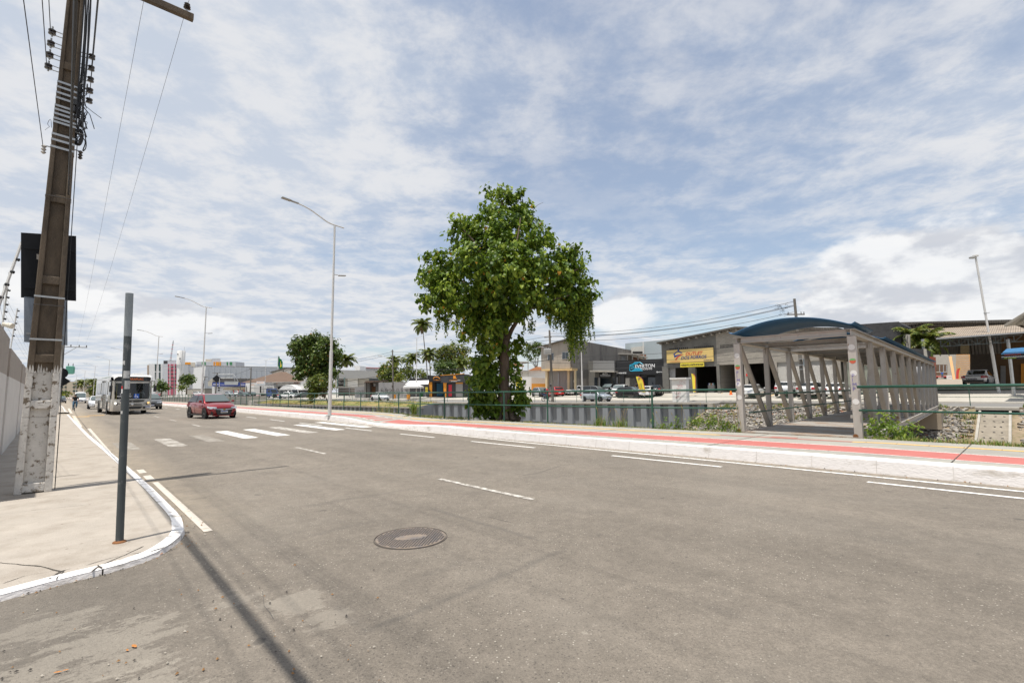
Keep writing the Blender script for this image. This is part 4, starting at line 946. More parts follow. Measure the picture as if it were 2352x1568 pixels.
def crown(blobs,density,size,rr,heart=False,tones=(.5,.24,.23,.03),droop=.6,shell=.45,cull=None,wid=.8,per=9,spread=1.0):
 "leaves near the skin of many overlapping clumps; blobs = (centre, radius)"
 mb=MB()
 for c_,r in blobs:
  k=int(density*r*r)
  for _ in range(max(3,k//per)):
   d=rvec(rr);q=c_+d*r*(1-shell*rr.random()**1.6);q.z+=.12*r*rr.uniform(-1,1)
   if cull and cull(q,rr):continue
   tb=rr.random();sub_r=size*rr.uniform(.8,2.0)*spread
   for _ in range(per):
    p=q+rvec(rr)*sub_r*rr.random()**.5
    nrm=(d*.9+V((0,0,.55))+rvec(rr)*.75)
    ax=V((d.x*.5,d.y*.5,-droop))+rvec(rr)*.55
    t=rr.random()*.6+tb*.4
    mb.mi=3 if t>1-tones[3]and rr.random()<.8 or rr.random()<tones[3]*.6 else(1 if t<tones[1]+.08 else 0 if t<tones[1]+tones[0]else 2)
    leaf(mb,p,nrm,ax,size*rr.uniform(.55,1.35),heart=heart,wid=wid)
 return mb
def limb(mb,pts,r0,r1,n=8,wob=.04,rr=R):
 pts=smooth_line([V(p)for p in pts],2);k=len(pts)
 pts=[p+V((wob*noise.noise(p*1.3),wob*noise.noise(p*1.3+V((7,0,0))),0))*(i>0)for i,p in enumerate(pts)]
 mb.tube(pts,[r0+(r1-r0)*(i/(k-1))**.8 for i in range(k)],n)
TB=G(1160,961,.2);TY=TB.y
def tp_(x,y,dy=0.0):return P(926+.38375*x,385.8+.38375*y,TY+dy)
KM=.38375*TY/1110/math.cos(rad(3))
tree=thing('street_tree','tall leafy street tree with hanging creepers and ivy covered trunk by the canal railing','tree',TB)
rr=random.Random(11)
mb=MB()
ring=[]
limb(mb,[tp_(578,1496)-TB,tp_(590,1440)-TB,tp_(600,1350)-TB,tp_(606,1230)-TB,tp_(606,1120)-TB,tp_(612,1030)-TB],.30,.215,14,.03)
for a in range(7):
 t=a*math.tau/7+.3;mb2=[V((.62*math.cos(t)*(1+.25*math.sin(3*t)),.5*math.sin(t),-.08)),V((.33*math.cos(t),.3*math.sin(t),.12)),V((.20*math.cos(t),.2*math.sin(t),.75)),V((.15*math.cos(t)+.06,.15*math.sin(t),1.5))]
 limb(mb,mb2,.15,.12,7,.02)
mb.build('trunk',M_bark,tree,smooth=True)
mb=MB()
base=tp_(610,1040)-TB
for pts,r0 in(([(612,1050,0),(585,960,.0),(530,850,.3),(430,740,.6),(300,640,.9),(190,600,1.0)],.15),([(612,1050,0),(650,965,0),(700,880,-.2),(800,760,-.4),(930,660,-.6),(1050,600,-.8)],.14),([(612,1050,0),(610,940,.1),(600,780,.1),(610,560,0),(600,360,0),(590,200,0)],.17),([(610,800,.1),(540,640,-.6),(450,480,-1.2),(360,370,-1.4)],.09),([(605,760,0),(690,600,.8),(770,470,1.2),(850,400,1.3)],.09),([(605,800,0),(640,640,-1.5),(680,480,-1.9),(700,300,-1.2)],.09),([(560,900,.2),(450,850,-1.2),(330,790,-1.6)],.08),([(720,860,-.2),(850,800,-1.4),(1000,760,-1.5)],.08),([(605,820,0),(560,700,1.8),(500,600,2.4)],.09),([(640,820,0),(760,720,1.8),(860,640,2.2)],.09),([(612,1060,0),(560,1000,-.2),(500,960,-.5),(440,930,-.7)],.07),([(340,340,-1.4),(345,290,-1.3),(330,262,-1.3)],.02),([(770,260,.5),(800,225,.5),(840,208,.5)],.018)):
 limb(mb,[tp_(*p)-TB for p in pts],r0,r0*.28,7,.08)
mb.build('branches',M_bark,tree,smooth=True)
BL=[(585,150,52),(560,150,40),(505,142,24),(690,155,48),(640,200,60),(735,215,34),(540,250,74),(680,285,92),(560,370,115),(750,340,60),(400,350,75),(310,320,48),(330,420,60),(430,450,105),(640,470,140),(800,420,85),(875,385,40),(860,440,45),(160,545,50),(235,530,50),(300,590,95),(150,650,62),(210,650,85),(450,590,130),(600,640,150),(770,590,120),(930,510,55),(985,520,55),(1060,500,50),(1040,560,55),(900,630,110),(1010,640,80),(1095,680,48),(1125,745,34),(140,760,50),(200,770,75),(150,835,38),(300,740,110),(400,850,80),(450,770,125),(610,800,130),(760,750,120),(500,890,95),(430,950,62),(590,920,70),(960,740,95),(1050,760,75),(850,790,75),(450,1010,45),(380,1000,30),(700,880,55),(500,1000,60),(560,985,45),(480,1055,50),(535,1060,45),(420,985,45),(560,930,60),(340,880,60),(250,850,50),(640,880,60),(900,840,60),(1010,830,60),(940,860,45)]
blobs=[]
for x,y,r in BL:
 e=abs(x-610)/560
 for k in range(2 if r>60 else 1):
  dy=rr.uniform(-1,1)*2.9*(1-e*.75)*(.5 if y<260 else 1)
  if r>60:dy=(-1 if k==0 else 1)*rr.uniform(.25,1)*2.7*(1-e*.7)*(.45 if y<300 else 1)
  blobs.append((tp_(x,y,dy)-TB,r*KM*(1.0 if k==0 else .9)))
crown(blobs,680,.185,rr,heart=True,tones=(.44,.24,.30,.014),droop=1.15,per=16,spread=1.15,shell=.7).build('crown',LF,tree)
ivy=[(470,1165,55),(520,1110,50),(560,1180,35),(450,1250,62),(520,1240,60),(480,1330,72),(425,1375,40),(540,1330,45),(500,1410,60),(545,1440,42),(480,1450,35),(690,1030,32),(655,1080,28),(705,1085,22),(650,1160,35),(668,1240,32),(690,1310,44),(700,1380,42),(665,1430,42),(690,1450,25),(575,1060,26),(560,1020,34)]
bl2=[]
for x,y,r in ivy:bl2.append((tp_(x,y,rr.uniform(-.45,.35))-TB,r*KM))
crown(bl2,1300,.19,rr,heart=True,tones=(.52,.24,.24,.004),droop=1.2).build('trunk_ivy',LF,tree)
mb=MB()
def strand(x,y,ln,dy):
 p=tp_(x,y,dy)-TB;k=int(ln/.05);sx=rr.uniform(-.12,.12);q=p.copy()
 for i in range(k):
  q=q+V((sx*.05+rr.uniform(-.012,.012),rr.uniform(-.012,.012),-.05))
  mb.mi=2 if rr.random()<.35 else(0 if rr.random()<.6 else 1)
  leaf(mb,q,rvec(rr)+V((0,0,.4)),V((rr.uniform(-1,1),rr.uniform(-1,1),-1)),rr.uniform(.07,.12),heart=False,wid=.8)
  if rr.random()<.8:leaf(mb,q+rvec(rr)*.05,rvec(rr),V((rr.uniform(-1,1),rr.uniform(-1,1),-.8)),rr.uniform(.06,.11),heart=False,wid=.8)
for x0,x1,y0,y1,l0,l1,n_ in((200,340,830,890,.4,1.1,30),(860,960,800,880,.4,1.0,26),(940,1120,720,830,.7,1.9,100),(985,1075,850,900,.8,1.7,60),(990,1030,950,1000,.8,1.5,12),(720,790,860,930,.3,.8,16),(330,420,900,980,.3,.7,18),(480,620,860,980,.3,.8,30),(1060,1130,720,800,.8,1.6,30)):
 for _ in range(n_):strand(rr.uniform(x0,x1),rr.uniform(y0,y1),rr.uniform(l0,l1),rr.uniform(-1.1,.8)*(.8 if x0>800 else .7))
mb.build('hanging_creepers',LF,tree)
def far_tree(name,label,cat,Y,base,BLS,leafs,dens,size,seed,trunk_r=.25,group=None,tones=(.5,.26,.2,.03),dep=.55,flat=1.0,limbs=True,bark=None):
 rr=random.Random(seed);b_=P(base[0],base[1],Y);t=thing(name,label,cat,b_,group=group);bl=[];s=Y/1110
 cx=sum(q[0]for q in BLS)/len(BLS);w_=max(abs(q[0]-cx)+q[2]for q in BLS)*s;top=[]
 for x,y,r in BLS:
  for k in range(2):
   dy=rr.uniform(-1,1)*w_*dep;c_=P(x,y,Y+dy)-b_;bl.append((c_,r*s*(1 if k==0 else .85)))
  top.append(P(x,y,Y+rr.uniform(-.3,.3)*w_)-b_)
 crown(bl,dens*3.6,size,rr,tones=tones,droop=.5,shell=.75).build('crown',leafs,t)
 mb=MB();mid=sum(top,V((0,0,0)))/len(top);fork=V((mid.x*.4,mid.y*.4,mid.z*.45))
 limb(mb,[V((0,0,-.3)),fork*.5,fork],trunk_r,trunk_r*.7,8)
 if limbs:
  for q in top:limb(mb,[fork*.95,fork.lerp(q,.5)+V((0,0,.1)),q],trunk_r*.5,trunk_r*.12,5,.1)
 mb.build('trunk',bark or M_bark,t,smooth=True);return t
c5=lambda l:[(617.3+.17225*x,694.5+.17225*y,.17225*r)for x,y,r in l]
far_tree('mango_tree','big round dark green tree with orange tinted leaves left of the leaning palm','tree',100,(722,908),c5([(420,530,110),(560,480,95),(640,500,100),(740,530,95),(330,580,60),(310,660,45),(480,650,150),(680,680,160),(840,540,70),(870,650,95),(940,670,45),(900,740,70),(420,760,90),(560,830,140),(740,830,140),(850,800,90),(450,910,90),(420,960,60),(600,960,110),(780,940,110),(870,930,55)]),LM,30,.55,21,.4)
far_tree('bush','yellow green bush growing on the grass slope behind the nearest lamp post','bush',71,(756,926),c5([(560,1110,65),(600,1040,65),(640,1000,45),(700,1060,85),(640,1150,90),(790,1080,60),(840,1100,35),(560,1180,50),(730,1150,70),(580,1280,40),(620,1230,40),(720,1220,35)]),LY,80,.30,22,.09,dep=.5)
c12=lambda l:[(771.65+.13124*x,771.65+.13124*y,.13124*r)for x,y,r in l]
far_tree('leafy_tree','dark leafy tree with yellow top beside the telegraph pole','tree',112,(895,905),c12([(860,560,90),(800,590,60),(760,620,40),(930,620,110),(850,680,90),(1000,560,90),(950,720,90),(1050,640,80),(900,760,70)]),LY,26,.5,23,.25,group='trees behind the shops',tones=(.35,.4,.22,.03))
far_tree('leafy_tree','bright yellow green shrub above the graffiti wall','bush',104,(918,905),c12([(1060,730,50),(1110,700,45),(1150,740,45),(1090,770,40)]),LY,60,.35,24,.1,group='trees behind the shops',tones=(.4,.1,.45,.05))
far_tree('leafy_tree','loose yellow green tree between the palms and the black shop','tree',118,(948,905),c12([(1200,420,60),(1180,620,80),(1270,560,80),(1300,660,80),(1420,640,80),(1480,660,70),(1550,680,60),(1240,700,60)]),LY,22,.5,25,.2,group='trees behind the shops')
far_tree('leafy_tree','large tree with orange flowering patch behind the black shop fronts','tree',125,(1060,905),c12([(1860,250,110),(1960,240,100),(2060,250,90),(2060,130,45),(2160,200,70),(2180,280,90),(2260,250,80),(1850,400,110),(1980,400,130),(2120,420,110),(2240,420,110),(1780,320,70)]),[LY[0],LM[1],LY[2],LY[3]],22,.55,26,.35,group='trees behind the shops',tones=(.42,.3,.18,.10))
far_tree('leafy_tree','very dark tree close behind the black shop with tapered orange posts','tree',110,(1035,905),c12([(1780,520,100),(1900,500,110),(2010,520,90),(1850,600,90),(1960,600,90),(2080,590,70)]),LM,26,.5,27,.3,group='trees behind the shops',tones=(.35,.5,.13,.0))
c1=lambda l:[(926+.16404*x,771.65+.16404*y,.16404*r)for x,y,r in l]
far_tree('umbrella_tree','thin flat topped tree behind the unpainted concrete house','tree',125,(1238,880),c1([(1780,140,45),(1840,120,50),(1900,130,50),(1930,170,40),(1740,190,40),(1830,200,50),(1900,220,45),(1700,260,35),(1760,280,35),(1850,270,35),(1790,330,18)]),LM,40,.42,28,.16,dep=.7)
c4=lambda l:[(308.7+.16404*x,733+.16404*y,.16404*r)for x,y,r in l]
far_tree('clipped_tree','dense rounded tree with a flat cut underside left of the white warehouse','tree',190,(428,905),c4([(690,830,40),(740,800,40),(780,810,40),(690,860,35),(760,860,40),(790,850,30)]),LM,18,.8,29,.3,limbs=False)
far_tree('clipped_tree','rounded dark tree in front of the apartment block right of the bus','tree',150,(370,908),c4([(340,900,35),(390,890,40),(430,915,32),(330,940,35),(400,945,45),(440,950,25)]),LM,22,.7,30,.25,limbs=False)
far_tree('clipped_tree','small pale shrub on a stem below the water tower','bush',150,(418,905),c4([(650,940,25),(690,935,25),(665,955,18)]),LY,22,.6,31,.12,limbs=False)
far_tree('leafy_tree','green bushy tree beside the beige apartment building at the end of the avenue','tree',215,(222,911),[(213,896,7),(221,891,7),(229,893,7),(218,902,6),(227,901,6)],LY,14,.9,32,.25,limbs=False)
far_tree('leafy_tree','low yellow green tree behind the sign posts at the end of the avenue','tree',215,(131,911),[(127,897,5),(133,900,5),(150,903,4),(144,905,4)],LY,14,.9,33,.2,limbs=False)
def palm(label,Y,top,base,Lf,seed,n=30,tr=.16,droopy=.0,group='coconut palms'):
 rr=random.Random(seed);b_=P(base[0],base[1],Y);t=thing('palm_tree',label,'palm tree',b_,group=group);c_=P(top[0],top[1],Y)-b_
 mb=MB();limb(mb,[V((0,0,-.3)),c_*.35+V((c_.x*-.12,0,0)),c_*.75,c_],tr,tr*.6,8,.05);mb.build('trunk',M_bark2,t,smooth=True)
 mb=MB()
 for i in range(n):
  a=i*2.39996+rr.uniform(-.2,.2);k=i/n;el=1.25-2.0*k**1.15+rr.uniform(-.15,.15)-droopy;h=V((math.cos(a),math.sin(a),0));ln=Lf*rr.uniform(.85,1.1)*(1 if k<.8 else .8)
  dry=k>.88 and rr.random()<.6
  pts=[];p=c_.copy();e=el;seg=12
  for s in range(seg+1):
   pts.append(p.copy());p=p+(h*math.cos(e)+V((0,0,math.sin(e))))*(ln/seg);e-=(.085+.10*s/seg)*(1.0 if e>-1.3 else .1)
  mb.mi=3 if dry else 2;mb.tube(pts,[.035*(1-.8*j/seg)+.006 for j in range(seg+1)],4)
  for s in range(1,seg+1):
   d=(pts[s]-pts[s-1]).normalized();sd=d.cross(V((0,0,1)));sd=sd.normalized()if sd.length>.05 else V((-h.y,h.x,0));up=sd.cross(d).normalized();f=math.sin(math.pi*(.12+.82*s/seg));ll=ln*.26*f
   for sg in(-1,1):
    for q in range(2):
     b2=pts[s-1].lerp(pts[s],q*.5+.25);w2=ln*.030
     tip=b2+sd*sg*ll*.8+d*ll*.45-V((0,0,1))*ll*rr.uniform(.3,.75)+up*ll*.1
     mid=b2.lerp(tip,.5)+up*ll*.12*1
     mb.mi=3 if dry else(0,0,1,2)[rr.randrange(4)]
     mb.add([b2-d*w2,b2+d*w2,mid+d*w2*1.2,mid-d*w2*1.2,tip],[(0,1,2,3),(3,2,4)])
 mb.mi=3
 for i in range(8):a=rr.random()*6.28;mb.lathe([(.02,-.14),(.11,-.05),(.11,.05),(.02,.12)],6,Matrix.Translation(c_+V((math.cos(a)*.22,math.sin(a)*.22,-.3-rr.random()*.25))))
 mb.build('crown',LP,t);return t
palm('palm leaning over from behind the mango tree, in front of the grey factory',112,(796.5,826),(762,880),2.9,41)
palm('tallest coconut palm, rising above the thin white lamp post',130,(970.5,745),(984,905),3.5,42,n=28)
palm('coconut palm directly below the tallest one, behind the black shop',122,(986,813),(990,905),3.1,43)
palm('coconut palm left of the thin white lamp post',122,(947,822),(952,905),2.7,44)
palm('coconut palm just right of the telegraph pole with the curved lamp',124,(905,829),(908,905),2.7,45)
palm('coconut palm behind the orange roof edge of the black shop',116,(1057,836),(1054,905),2.9,46)
palm('coconut palm partly hidden by the big street tree',124,(1092,832),(1090,905),2.9,47)
palm('palm left of two in front of the beige building at the end of the avenue',235,(186,880),(190,911),3.6,48,n=18)
palm('palm in the middle of the far avenue greenery, left of the bus roof',235,(211,876),(212,911),3.4,49,n=18)
palm('far palm touching the left edge of the bus roof',235,(226,876),(226,911),3.2,50,n=18)
palm('low bushy palm right of the footbridge in front of the tin roof',46,(2130,780),(2118,900),2.3,51,n=26,tr=.12,droopy=.1)
palm('low palm half hidden behind the black wall right of the footbridge',47,(2096,770),(2094,900),2.2,52,n=22,tr=.12,droopy=.15)
rr=random.Random(9)
def stone_shape(rr):
 bm=bmesh.new()
 for _ in range(11):
  v=rvec(rr);bm.verts.new((v.x,v.y*.8,v.z*.55))
 r=bmesh.ops.convex_hull(bm,input=bm.verts);bmesh.ops.delete(bm,geom=[g for g in r['geom_interior']if isinstance(g,bmesh.types.BMVert)],context='VERTS')
 bm.verts.index_update();out_=([v.co.copy()for v in bm.verts],[tuple(v.index for v in f.verts)for f in bm.faces]);bm.free();return out_
shapes=[stone_shape(rr)for _ in range(14)]
mb=MB()
for _ in range(10500):
 u=rr.uniform(-16,21);t=rr.random()**.9*.62
 if-1.0<u-1.9<1.0 and t<.7:continue
 if u<3.5 and(rr.random()<.45 or noise.noise(V((u*.7,t*6,2)))>.02):continue
 p=slope_pt(u,t);s=rr.uniform(.08,.19)*(1.3 if rr.random()<.2 else 1);vs,fs=rr.choice(shapes)
 M=Matrix.Rotation(rr.random()*6.28,3,'Z')@Matrix.Rotation(rr.uniform(-.5,.5),3,'X');mb.mi=(rr.choice([0,0,2,1,2,2])if rr.random()<.975 else 3)
 mb.add([p+M@(v*s)+V((0,0,s*.3))for v in vs],fs)
ST=[mat('stone_grey',(.20,.185,.168),.9,var=.2,scale=6),mat('stone_dark',(.125,.115,.105),.9,var=.2,scale=6),mat('stone_pale',(.30,.275,.24),.9,var=.2,scale=6),mat('brick_rubble',(.28,.14,.09),.9,var=.2,scale=6)]
tag(mb.build('rubble_stones',ST),'grey rubble stones covering the canal slope','stones',kind='stuff')
dc=thing('drain_chute','pale concrete drainage chute with studs running down the stony slope','drain',slope_pt(1.9,0)+V((0,0,.05)))
o=dc.location;a0,a1=slope_pt(2.65,.13),slope_pt(2.65,.95)
mb=MB();mb.frame(a0-o+V((0,0,.08)),-U*1.4,a1-a0,V((0,0,.12)));mb.build('chute_bed',mat('chute_concrete',(.265,.23,.18),.9,var=.2,scale=3,alt=(.19,.165,.13),altf=(.5,.66),ascale=2),dc)
for s in(0,1.4):
 mb=MB();mb.frame(a0-o-U*(s-.06)+V((0,0,.08)),-U*.12,a1-a0,V((0,0,.26)));mb.build('chute_edge',M_conc,dc)
mb=MB();rr2=random.Random(1)
for i in range(9):
 for j in range(3):q=a0.lerp(a1,.08+.1*i)-o-U*(.28+.4*j+rr2.uniform(-.08,.08))+V((0,0,.22));vs,fs=shapes[(i+j)%14];mb.add([q+v*.085 for v in vs],fs)
mb.build('stone_studs',ST[1],dc)
mb=MB();mb.frame(W(2.9,44.7,-.16)-o,-U*2.05,N*1.2,V((0,0,.17)));mb.build('lintel',M_conc,dc)
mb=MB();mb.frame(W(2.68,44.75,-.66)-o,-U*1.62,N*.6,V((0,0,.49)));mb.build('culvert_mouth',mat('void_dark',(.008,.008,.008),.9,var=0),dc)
GR=[leafmat('grass_a',(.12,.20,.03),.3),leafmat('grass_b',(.20,.26,.05),.3),leafmat('grass_dry',(.42,.33,.15),.25)]
def blades(mb,c_,n,h,spread,rr,dry=.2,wid=.012,arch=.6):
 for _ in range(n):
  a=rr.random()*6.283;q=c_+V((rr.gauss(0,spread),rr.gauss(0,spread),0));hh=h*rr.uniform(.5,1.15);d=V((math.cos(a),math.sin(a),0));s=V((-d.y,d.x,0))*wid;l=hh*arch*rr.random()
  mb.mi=2 if rr.random()<dry else rr.randrange(2)
  mb.add([q-s,q+s,q+s*.8+d*l*.35+V((0,0,hh*.6)),q-s*.8+d*l*.35+V((0,0,hh*.6)),q+d*l+V((0,0,hh))],[(0,1,2,3),(3,2,4)])
rr=random.Random(17);mb=MB()
for _ in range(1700):
 u=rr.choice([rr.uniform(6.4,20),rr.uniform(14,30),rr.uniform(25,65),rr.uniform(-8,2.8)]);v=tab(T_out,u)+rr.uniform(.03,.45);d=noise.noise(V((u*.9,0,3)))
 if d<-.15:continue
 blades(mb,W(u,v,.2),7,.05+.10*max(0,d)+(.04 if u<3 else 0),.06,rr,.35,.007)
for _ in range(160):
 u=rr.uniform(18.5,23);blades(mb,W(u,13.4+rr.uniform(-.1,1.2),.2),6,.08,.08,rr,.4)
for _ in range(260):
 u=rr.uniform(-9,2.5);blades(mb,W(u,tab(T_out,u)+abs(rr.gauss(.1,.35)),.12),11,.2,.09,rr,.22,.009,1.0)
for _ in range(120):
 u=rr.uniform(6.3,13);blades(mb,W(u,tab(T_out,u)+abs(rr.gauss(.15,.2)),.15),8,.13,.08,rr,.35,.007,.9)
tag(mb.build('verge_grass',GR),'short grass along the outer edge of the promenade','grass',kind='stuff')
mb=MB()
for _ in range(900):
 u=rr.choice([rr.uniform(-14,3.5),rr.uniform(-14,3.5),rr.uniform(3.5,20)]);t=rr.choice([rr.uniform(0,.12),rr.uniform(.05,.3),rr.uniform(.2,.75)]);d=noise.noise(V((u*.5,t*5,8)))
 if d<(-.2 if u<3.5 else .15)or 1.0<u<2.9:continue
 blades(mb,slope_pt(u,t)+V((0,0,.1)),14,.26,.18,rr,.3,.022)
for _ in range(220):
 u=rr.uniform(57,118);t=rr.random();q=W(u,tab(T_lw,u)*(1-t)+tab(T_road2,u)*t,-.62*(1-t)**1.3);blades(mb,q,10,.25,.3,rr,.55,.03)
tag(mb.build('slope_grass',GR),'rough grass and weeds on the far canal slopes','grass',kind='stuff')
def tuft(label,px,py,n,h,spread,seed,heads=0,dry=.15,wid=.011,arch=.9):
 rr=random.Random(seed);p=G(px,py,.2);t=thing('grass_tuft',label,'grass tuft',p,group='weeds along the railing');mb=MB();blades(mb,V((0,0,0)),n,h,spread,rr,dry,wid,arch);mb.build('blades',GR,t)
 if heads:
  mb=MB()
  for _ in range(heads):
   a=rr.random()*6.28;b_=V((rr.gauss(0,spread),rr.gauss(0,spread),0));e=b_+V((math.cos(a)*.2,math.sin(a)*.12,h*rr.uniform(1,1.5)));m_=b_.lerp(e,.6)+V((0,0,.05));mb.tube([b_,m_,e],.004,4);mb.tube([e,e+(e-m_).normalized()*.04,e+(e-m_).normalized()*.1],[.006,.011,.003],5)
  mb.build('seed_heads',GR[2],t)
 return t
tuft('grass tuft around the railing post right of the big tree',1378,980,70,.42,.13,61,3)
tuft('grass tuft with seed heads in the middle of the bay left of the weed patch',1425,982,60,.4,.13,62,6)
tuft('spiky pale green plant with long arching blades left of the tall canal wall',951,951,90,.85,.09,63,0,.05,.016,1.3)
tuft('pale grass clump just left of the spiky plant by the railing',884,947,80,.5,.3,64,0,.2)
def weed(label,spots,seed,size,dens,tall,heads=0):
 rr=random.Random(seed);p=G(*spots[0][:2],.2);t=thing('weed_bush',label,'weeds',p);bl=[]
 for px,py,r,h in spots:q=G(px,py,.2);bl.append((q-p+V((0,0,h)),r))
 crown(bl,dens,size,rr,tones=(.42,.18,.36,.03),droop=.3,shell=.8,wid=.55).build('leaves',[leafmat('weed_mid',(.16,.25,.035),.38),leafmat('weed_dark',(.07,.13,.02),.25),leafmat('weed_light',(.28,.36,.06),.42),LY[3]],t)
 mb=MB()
 for c_,r in bl:
  for _ in range(10):mb.tube([V((c_.x+rr.gauss(0,r*.4),c_.y+rr.gauss(0,r*.4),0)),c_+rvec(rr)*r*.6],.005,4)
 mb.build('stems',GR[0],t)
 if heads:
  mb=MB()
  for _ in range(heads):
   c_,r=rr.choice(bl);b_=V((c_.x+rr.gauss(0,r*.5),c_.y+rr.gauss(0,r*.5),.1));e=b_+V((rr.uniform(-.2,.2),rr.uniform(-.1,.1),tall*rr.uniform(.6,1.2)));mb.tube([b_,b_.lerp(e,.6),e],.004,4);d=(e-b_).normalized();mb.tube([e,e+d*.04,e+d*.11],[.006,.012,.003],5)
  mb.build('seed_heads',GR[2],t)
 return t
weed('wide patch of leafy weeds with seed heads left of the footbridge',[(1505,986,.18,.12),(1530,987,.24,.16),(1560,985,.24,.18),(1590,988,.26,.18),(1620,986,.3,.22),(1650,987,.3,.22),(1675,990,.26,.2),(1695,992,.18,.12),(1640,976,.3,.2),(1600,978,.25,.2)],71,.085,1500,.55,34)
weed('bright green weed bush growing at the right foot of the footbridge',[(2010,1006,.22,.16),(2035,1004,.3,.3),(2048,1000,.24,.45),(2065,1006,.26,.2),(2085,1008,.22,.22),(2100,1011,.18,.16),(2020,996,.25,.3),(2000,1000,.2,.15)],72,.12,1100,.4,0)
def pr(parent,name,m,poly,f,ext,bevel=0):
 "prism whose front outline is given by picture columns/rows mapped on the plane f; ext = thickness vector"
 o=parent.location if parent is not None else V((0,0,0))
 mb=MB();mb.prism([f(*p)-o for p in poly],ext);return mb.build(name,m,parent,bevel=bevel)
def rc(x0,y0,x1,y1,dy=0.0):return[(x0,y1),(x1,y1-dy*0),(x1,y0+dy),(x0,y0)]
def fv(v):return lambda x,y:PV(x,y,v)
def fy(Y):return lambda x,y:P(x,y,Y)
def zpoly(v,x0,z0,x1,z1,H=None):
 a,b_=PV(x0,890,v),PV(x1,890,v);return[V((a.x,a.y,z0)),V((b_.x,b_.y,z0)),V((b_.x,b_.y,z1)),V((a.x,a.y,z1))]
def prz(parent,name,m,poly,ext):
 mb=MB();mb.prism([p-parent.location for p in poly],ext);return mb.build(name,m,parent)
M_plast=mat('grey_plaster',(.155,.15,.135),.9,var=.16,scale=.8,bump=.1,alt=(.095,.09,.083),altf=(.5,.65),ascale=.5)
M_block=mat('concrete_block',(.33,.30,.26),.92,var=.12,scale=2,alt=(.25,.225,.195),altf=(.5,.7),ascale=.8)
def add_brick(m,c1,c2,mort,sx=.42,sy=.21):
 ns,lk=nodes(m);b=ns['Principled BSDF'];tc=ns.new('ShaderNodeNewGeometry')
 d1=ns.new('ShaderNodeVectorMath');d1.operation='DOT_PRODUCT';lk.new(tc.outputs['Position'],d1.inputs[0]);d1.inputs[1].default_value=U
 sp=ns.new('ShaderNodeSeparateXYZ');lk.new(tc.outputs['Position'],sp.inputs[0]);cb=ns.new('ShaderNodeCombineXYZ');lk.new(d1.outputs['Value'],cb.inputs[0]);lk.new(sp.outputs[2],cb.inputs[1])
 br_=ns.new('ShaderNodeTexBrick');lk.new(cb.outputs[0],br_.inputs['Vector']);br_.inputs['Scale'].default_value=1;br_.inputs['Brick Width'].default_value=sx;br_.inputs['Row Height'].default_value=sy;br_.inputs['Mortar Size'].default_value=.012
 br_.inputs['Color1'].default_value=(*c1,1);br_.inputs['Color2'].default_value=(*c2,1);br_.inputs['Mortar'].default_value=(*mort,1);lk.new(br_.outputs['Color'],b.inputs['Base Color'])
M_blk=mat('block_wall',(.33,.30,.26),.92,var=0);add_brick(M_blk,(.345,.315,.27),(.285,.26,.225),(.24,.22,.19))
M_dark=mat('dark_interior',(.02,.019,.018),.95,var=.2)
M_int=mat('interior_wall',(.22,.20,.175),.9,var=.15)
M_shut=mat('shutter_grey',(.40,.39,.37),.5,metal=.2,var=.08)
def add_slats(m,per,depth=.6,c2=.55,axis=2):
 ns,lk=nodes(m);b=ns['Principled BSDF'];g=ns.new('ShaderNodeNewGeometry');w_=ns.new('ShaderNodeTexWave');w_.wave_type='BANDS';w_.bands_direction='Z' if axis==2 else 'X';w_.wave_profile='SIN'
 w_.inputs['Scale'].default_value=1/per*.314;
 if axis==2:lk.new(g.outputs['Position'],w_.inputs['Vector'])
 else:
  d1=ns.new('ShaderNodeVectorMath');d1.operation='DOT_PRODUCT';lk.new(g.outputs['Position'],d1.inputs[0]);d1.inputs[1].default_value=axis;cb=ns.new('ShaderNodeCombineXYZ');lk.new(d1.outputs['Value'],cb.inputs[0]);lk.new(cb.outputs[0],w_.inputs['Vector'])
 bp=ns.new('ShaderNodeBump');bp.inputs['Strength'].default_value=depth;bp.inputs['Distance'].default_value=per*.5;lk.new(w_.outputs['Fac'],bp.inputs['Height']);lk.new(bp.outputs[0],b.inputs['Normal'])
add_slats(M_shut,.12,1.0)
M_tin=mat('tin_roof',(.36,.295,.225),.7,metal=.0,var=.15,scale=.6,alt=(.22,.155,.105),altf=(.5,.7),ascale=.7);add_slats(M_tin,.3,1.0,axis=U)
M_tin2=mat('tin_dark',(.14,.125,.105),.7,var=.2,scale=.6);add_slats(M_tin2,.3,1.0,axis=U)
M_charc=mat('charcoal_render',(.05,.05,.053),.85,var=.2,scale=.6,alt=(.035,.035,.037),altf=(.5,.6))
M_wht=mat('white_render',(.70,.69,.67),.85,var=.05,scale=1)
M_blackw=mat('black_cladding',(.014,.014,.015),.35,var=.15)
M_gls=glassmat('window_glass',(.03,.04,.05))
M_yellow=mat('yellow_render',(.62,.43,.20),.85,var=.06,scale=1)
M_orangep=mat('orange_paint',(.68,.27,.02),.6,var=.05)
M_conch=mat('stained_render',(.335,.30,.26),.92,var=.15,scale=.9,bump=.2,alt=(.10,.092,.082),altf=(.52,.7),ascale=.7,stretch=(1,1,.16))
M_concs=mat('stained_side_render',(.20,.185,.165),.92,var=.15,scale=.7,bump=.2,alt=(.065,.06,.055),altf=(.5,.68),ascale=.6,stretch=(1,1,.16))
M_signy=mat('sign_yellow',(.66,.48,.17),.5,var=.03);M_signy2=mat('sign_bright_yellow',(.80,.66,.06),.5,var=.03)
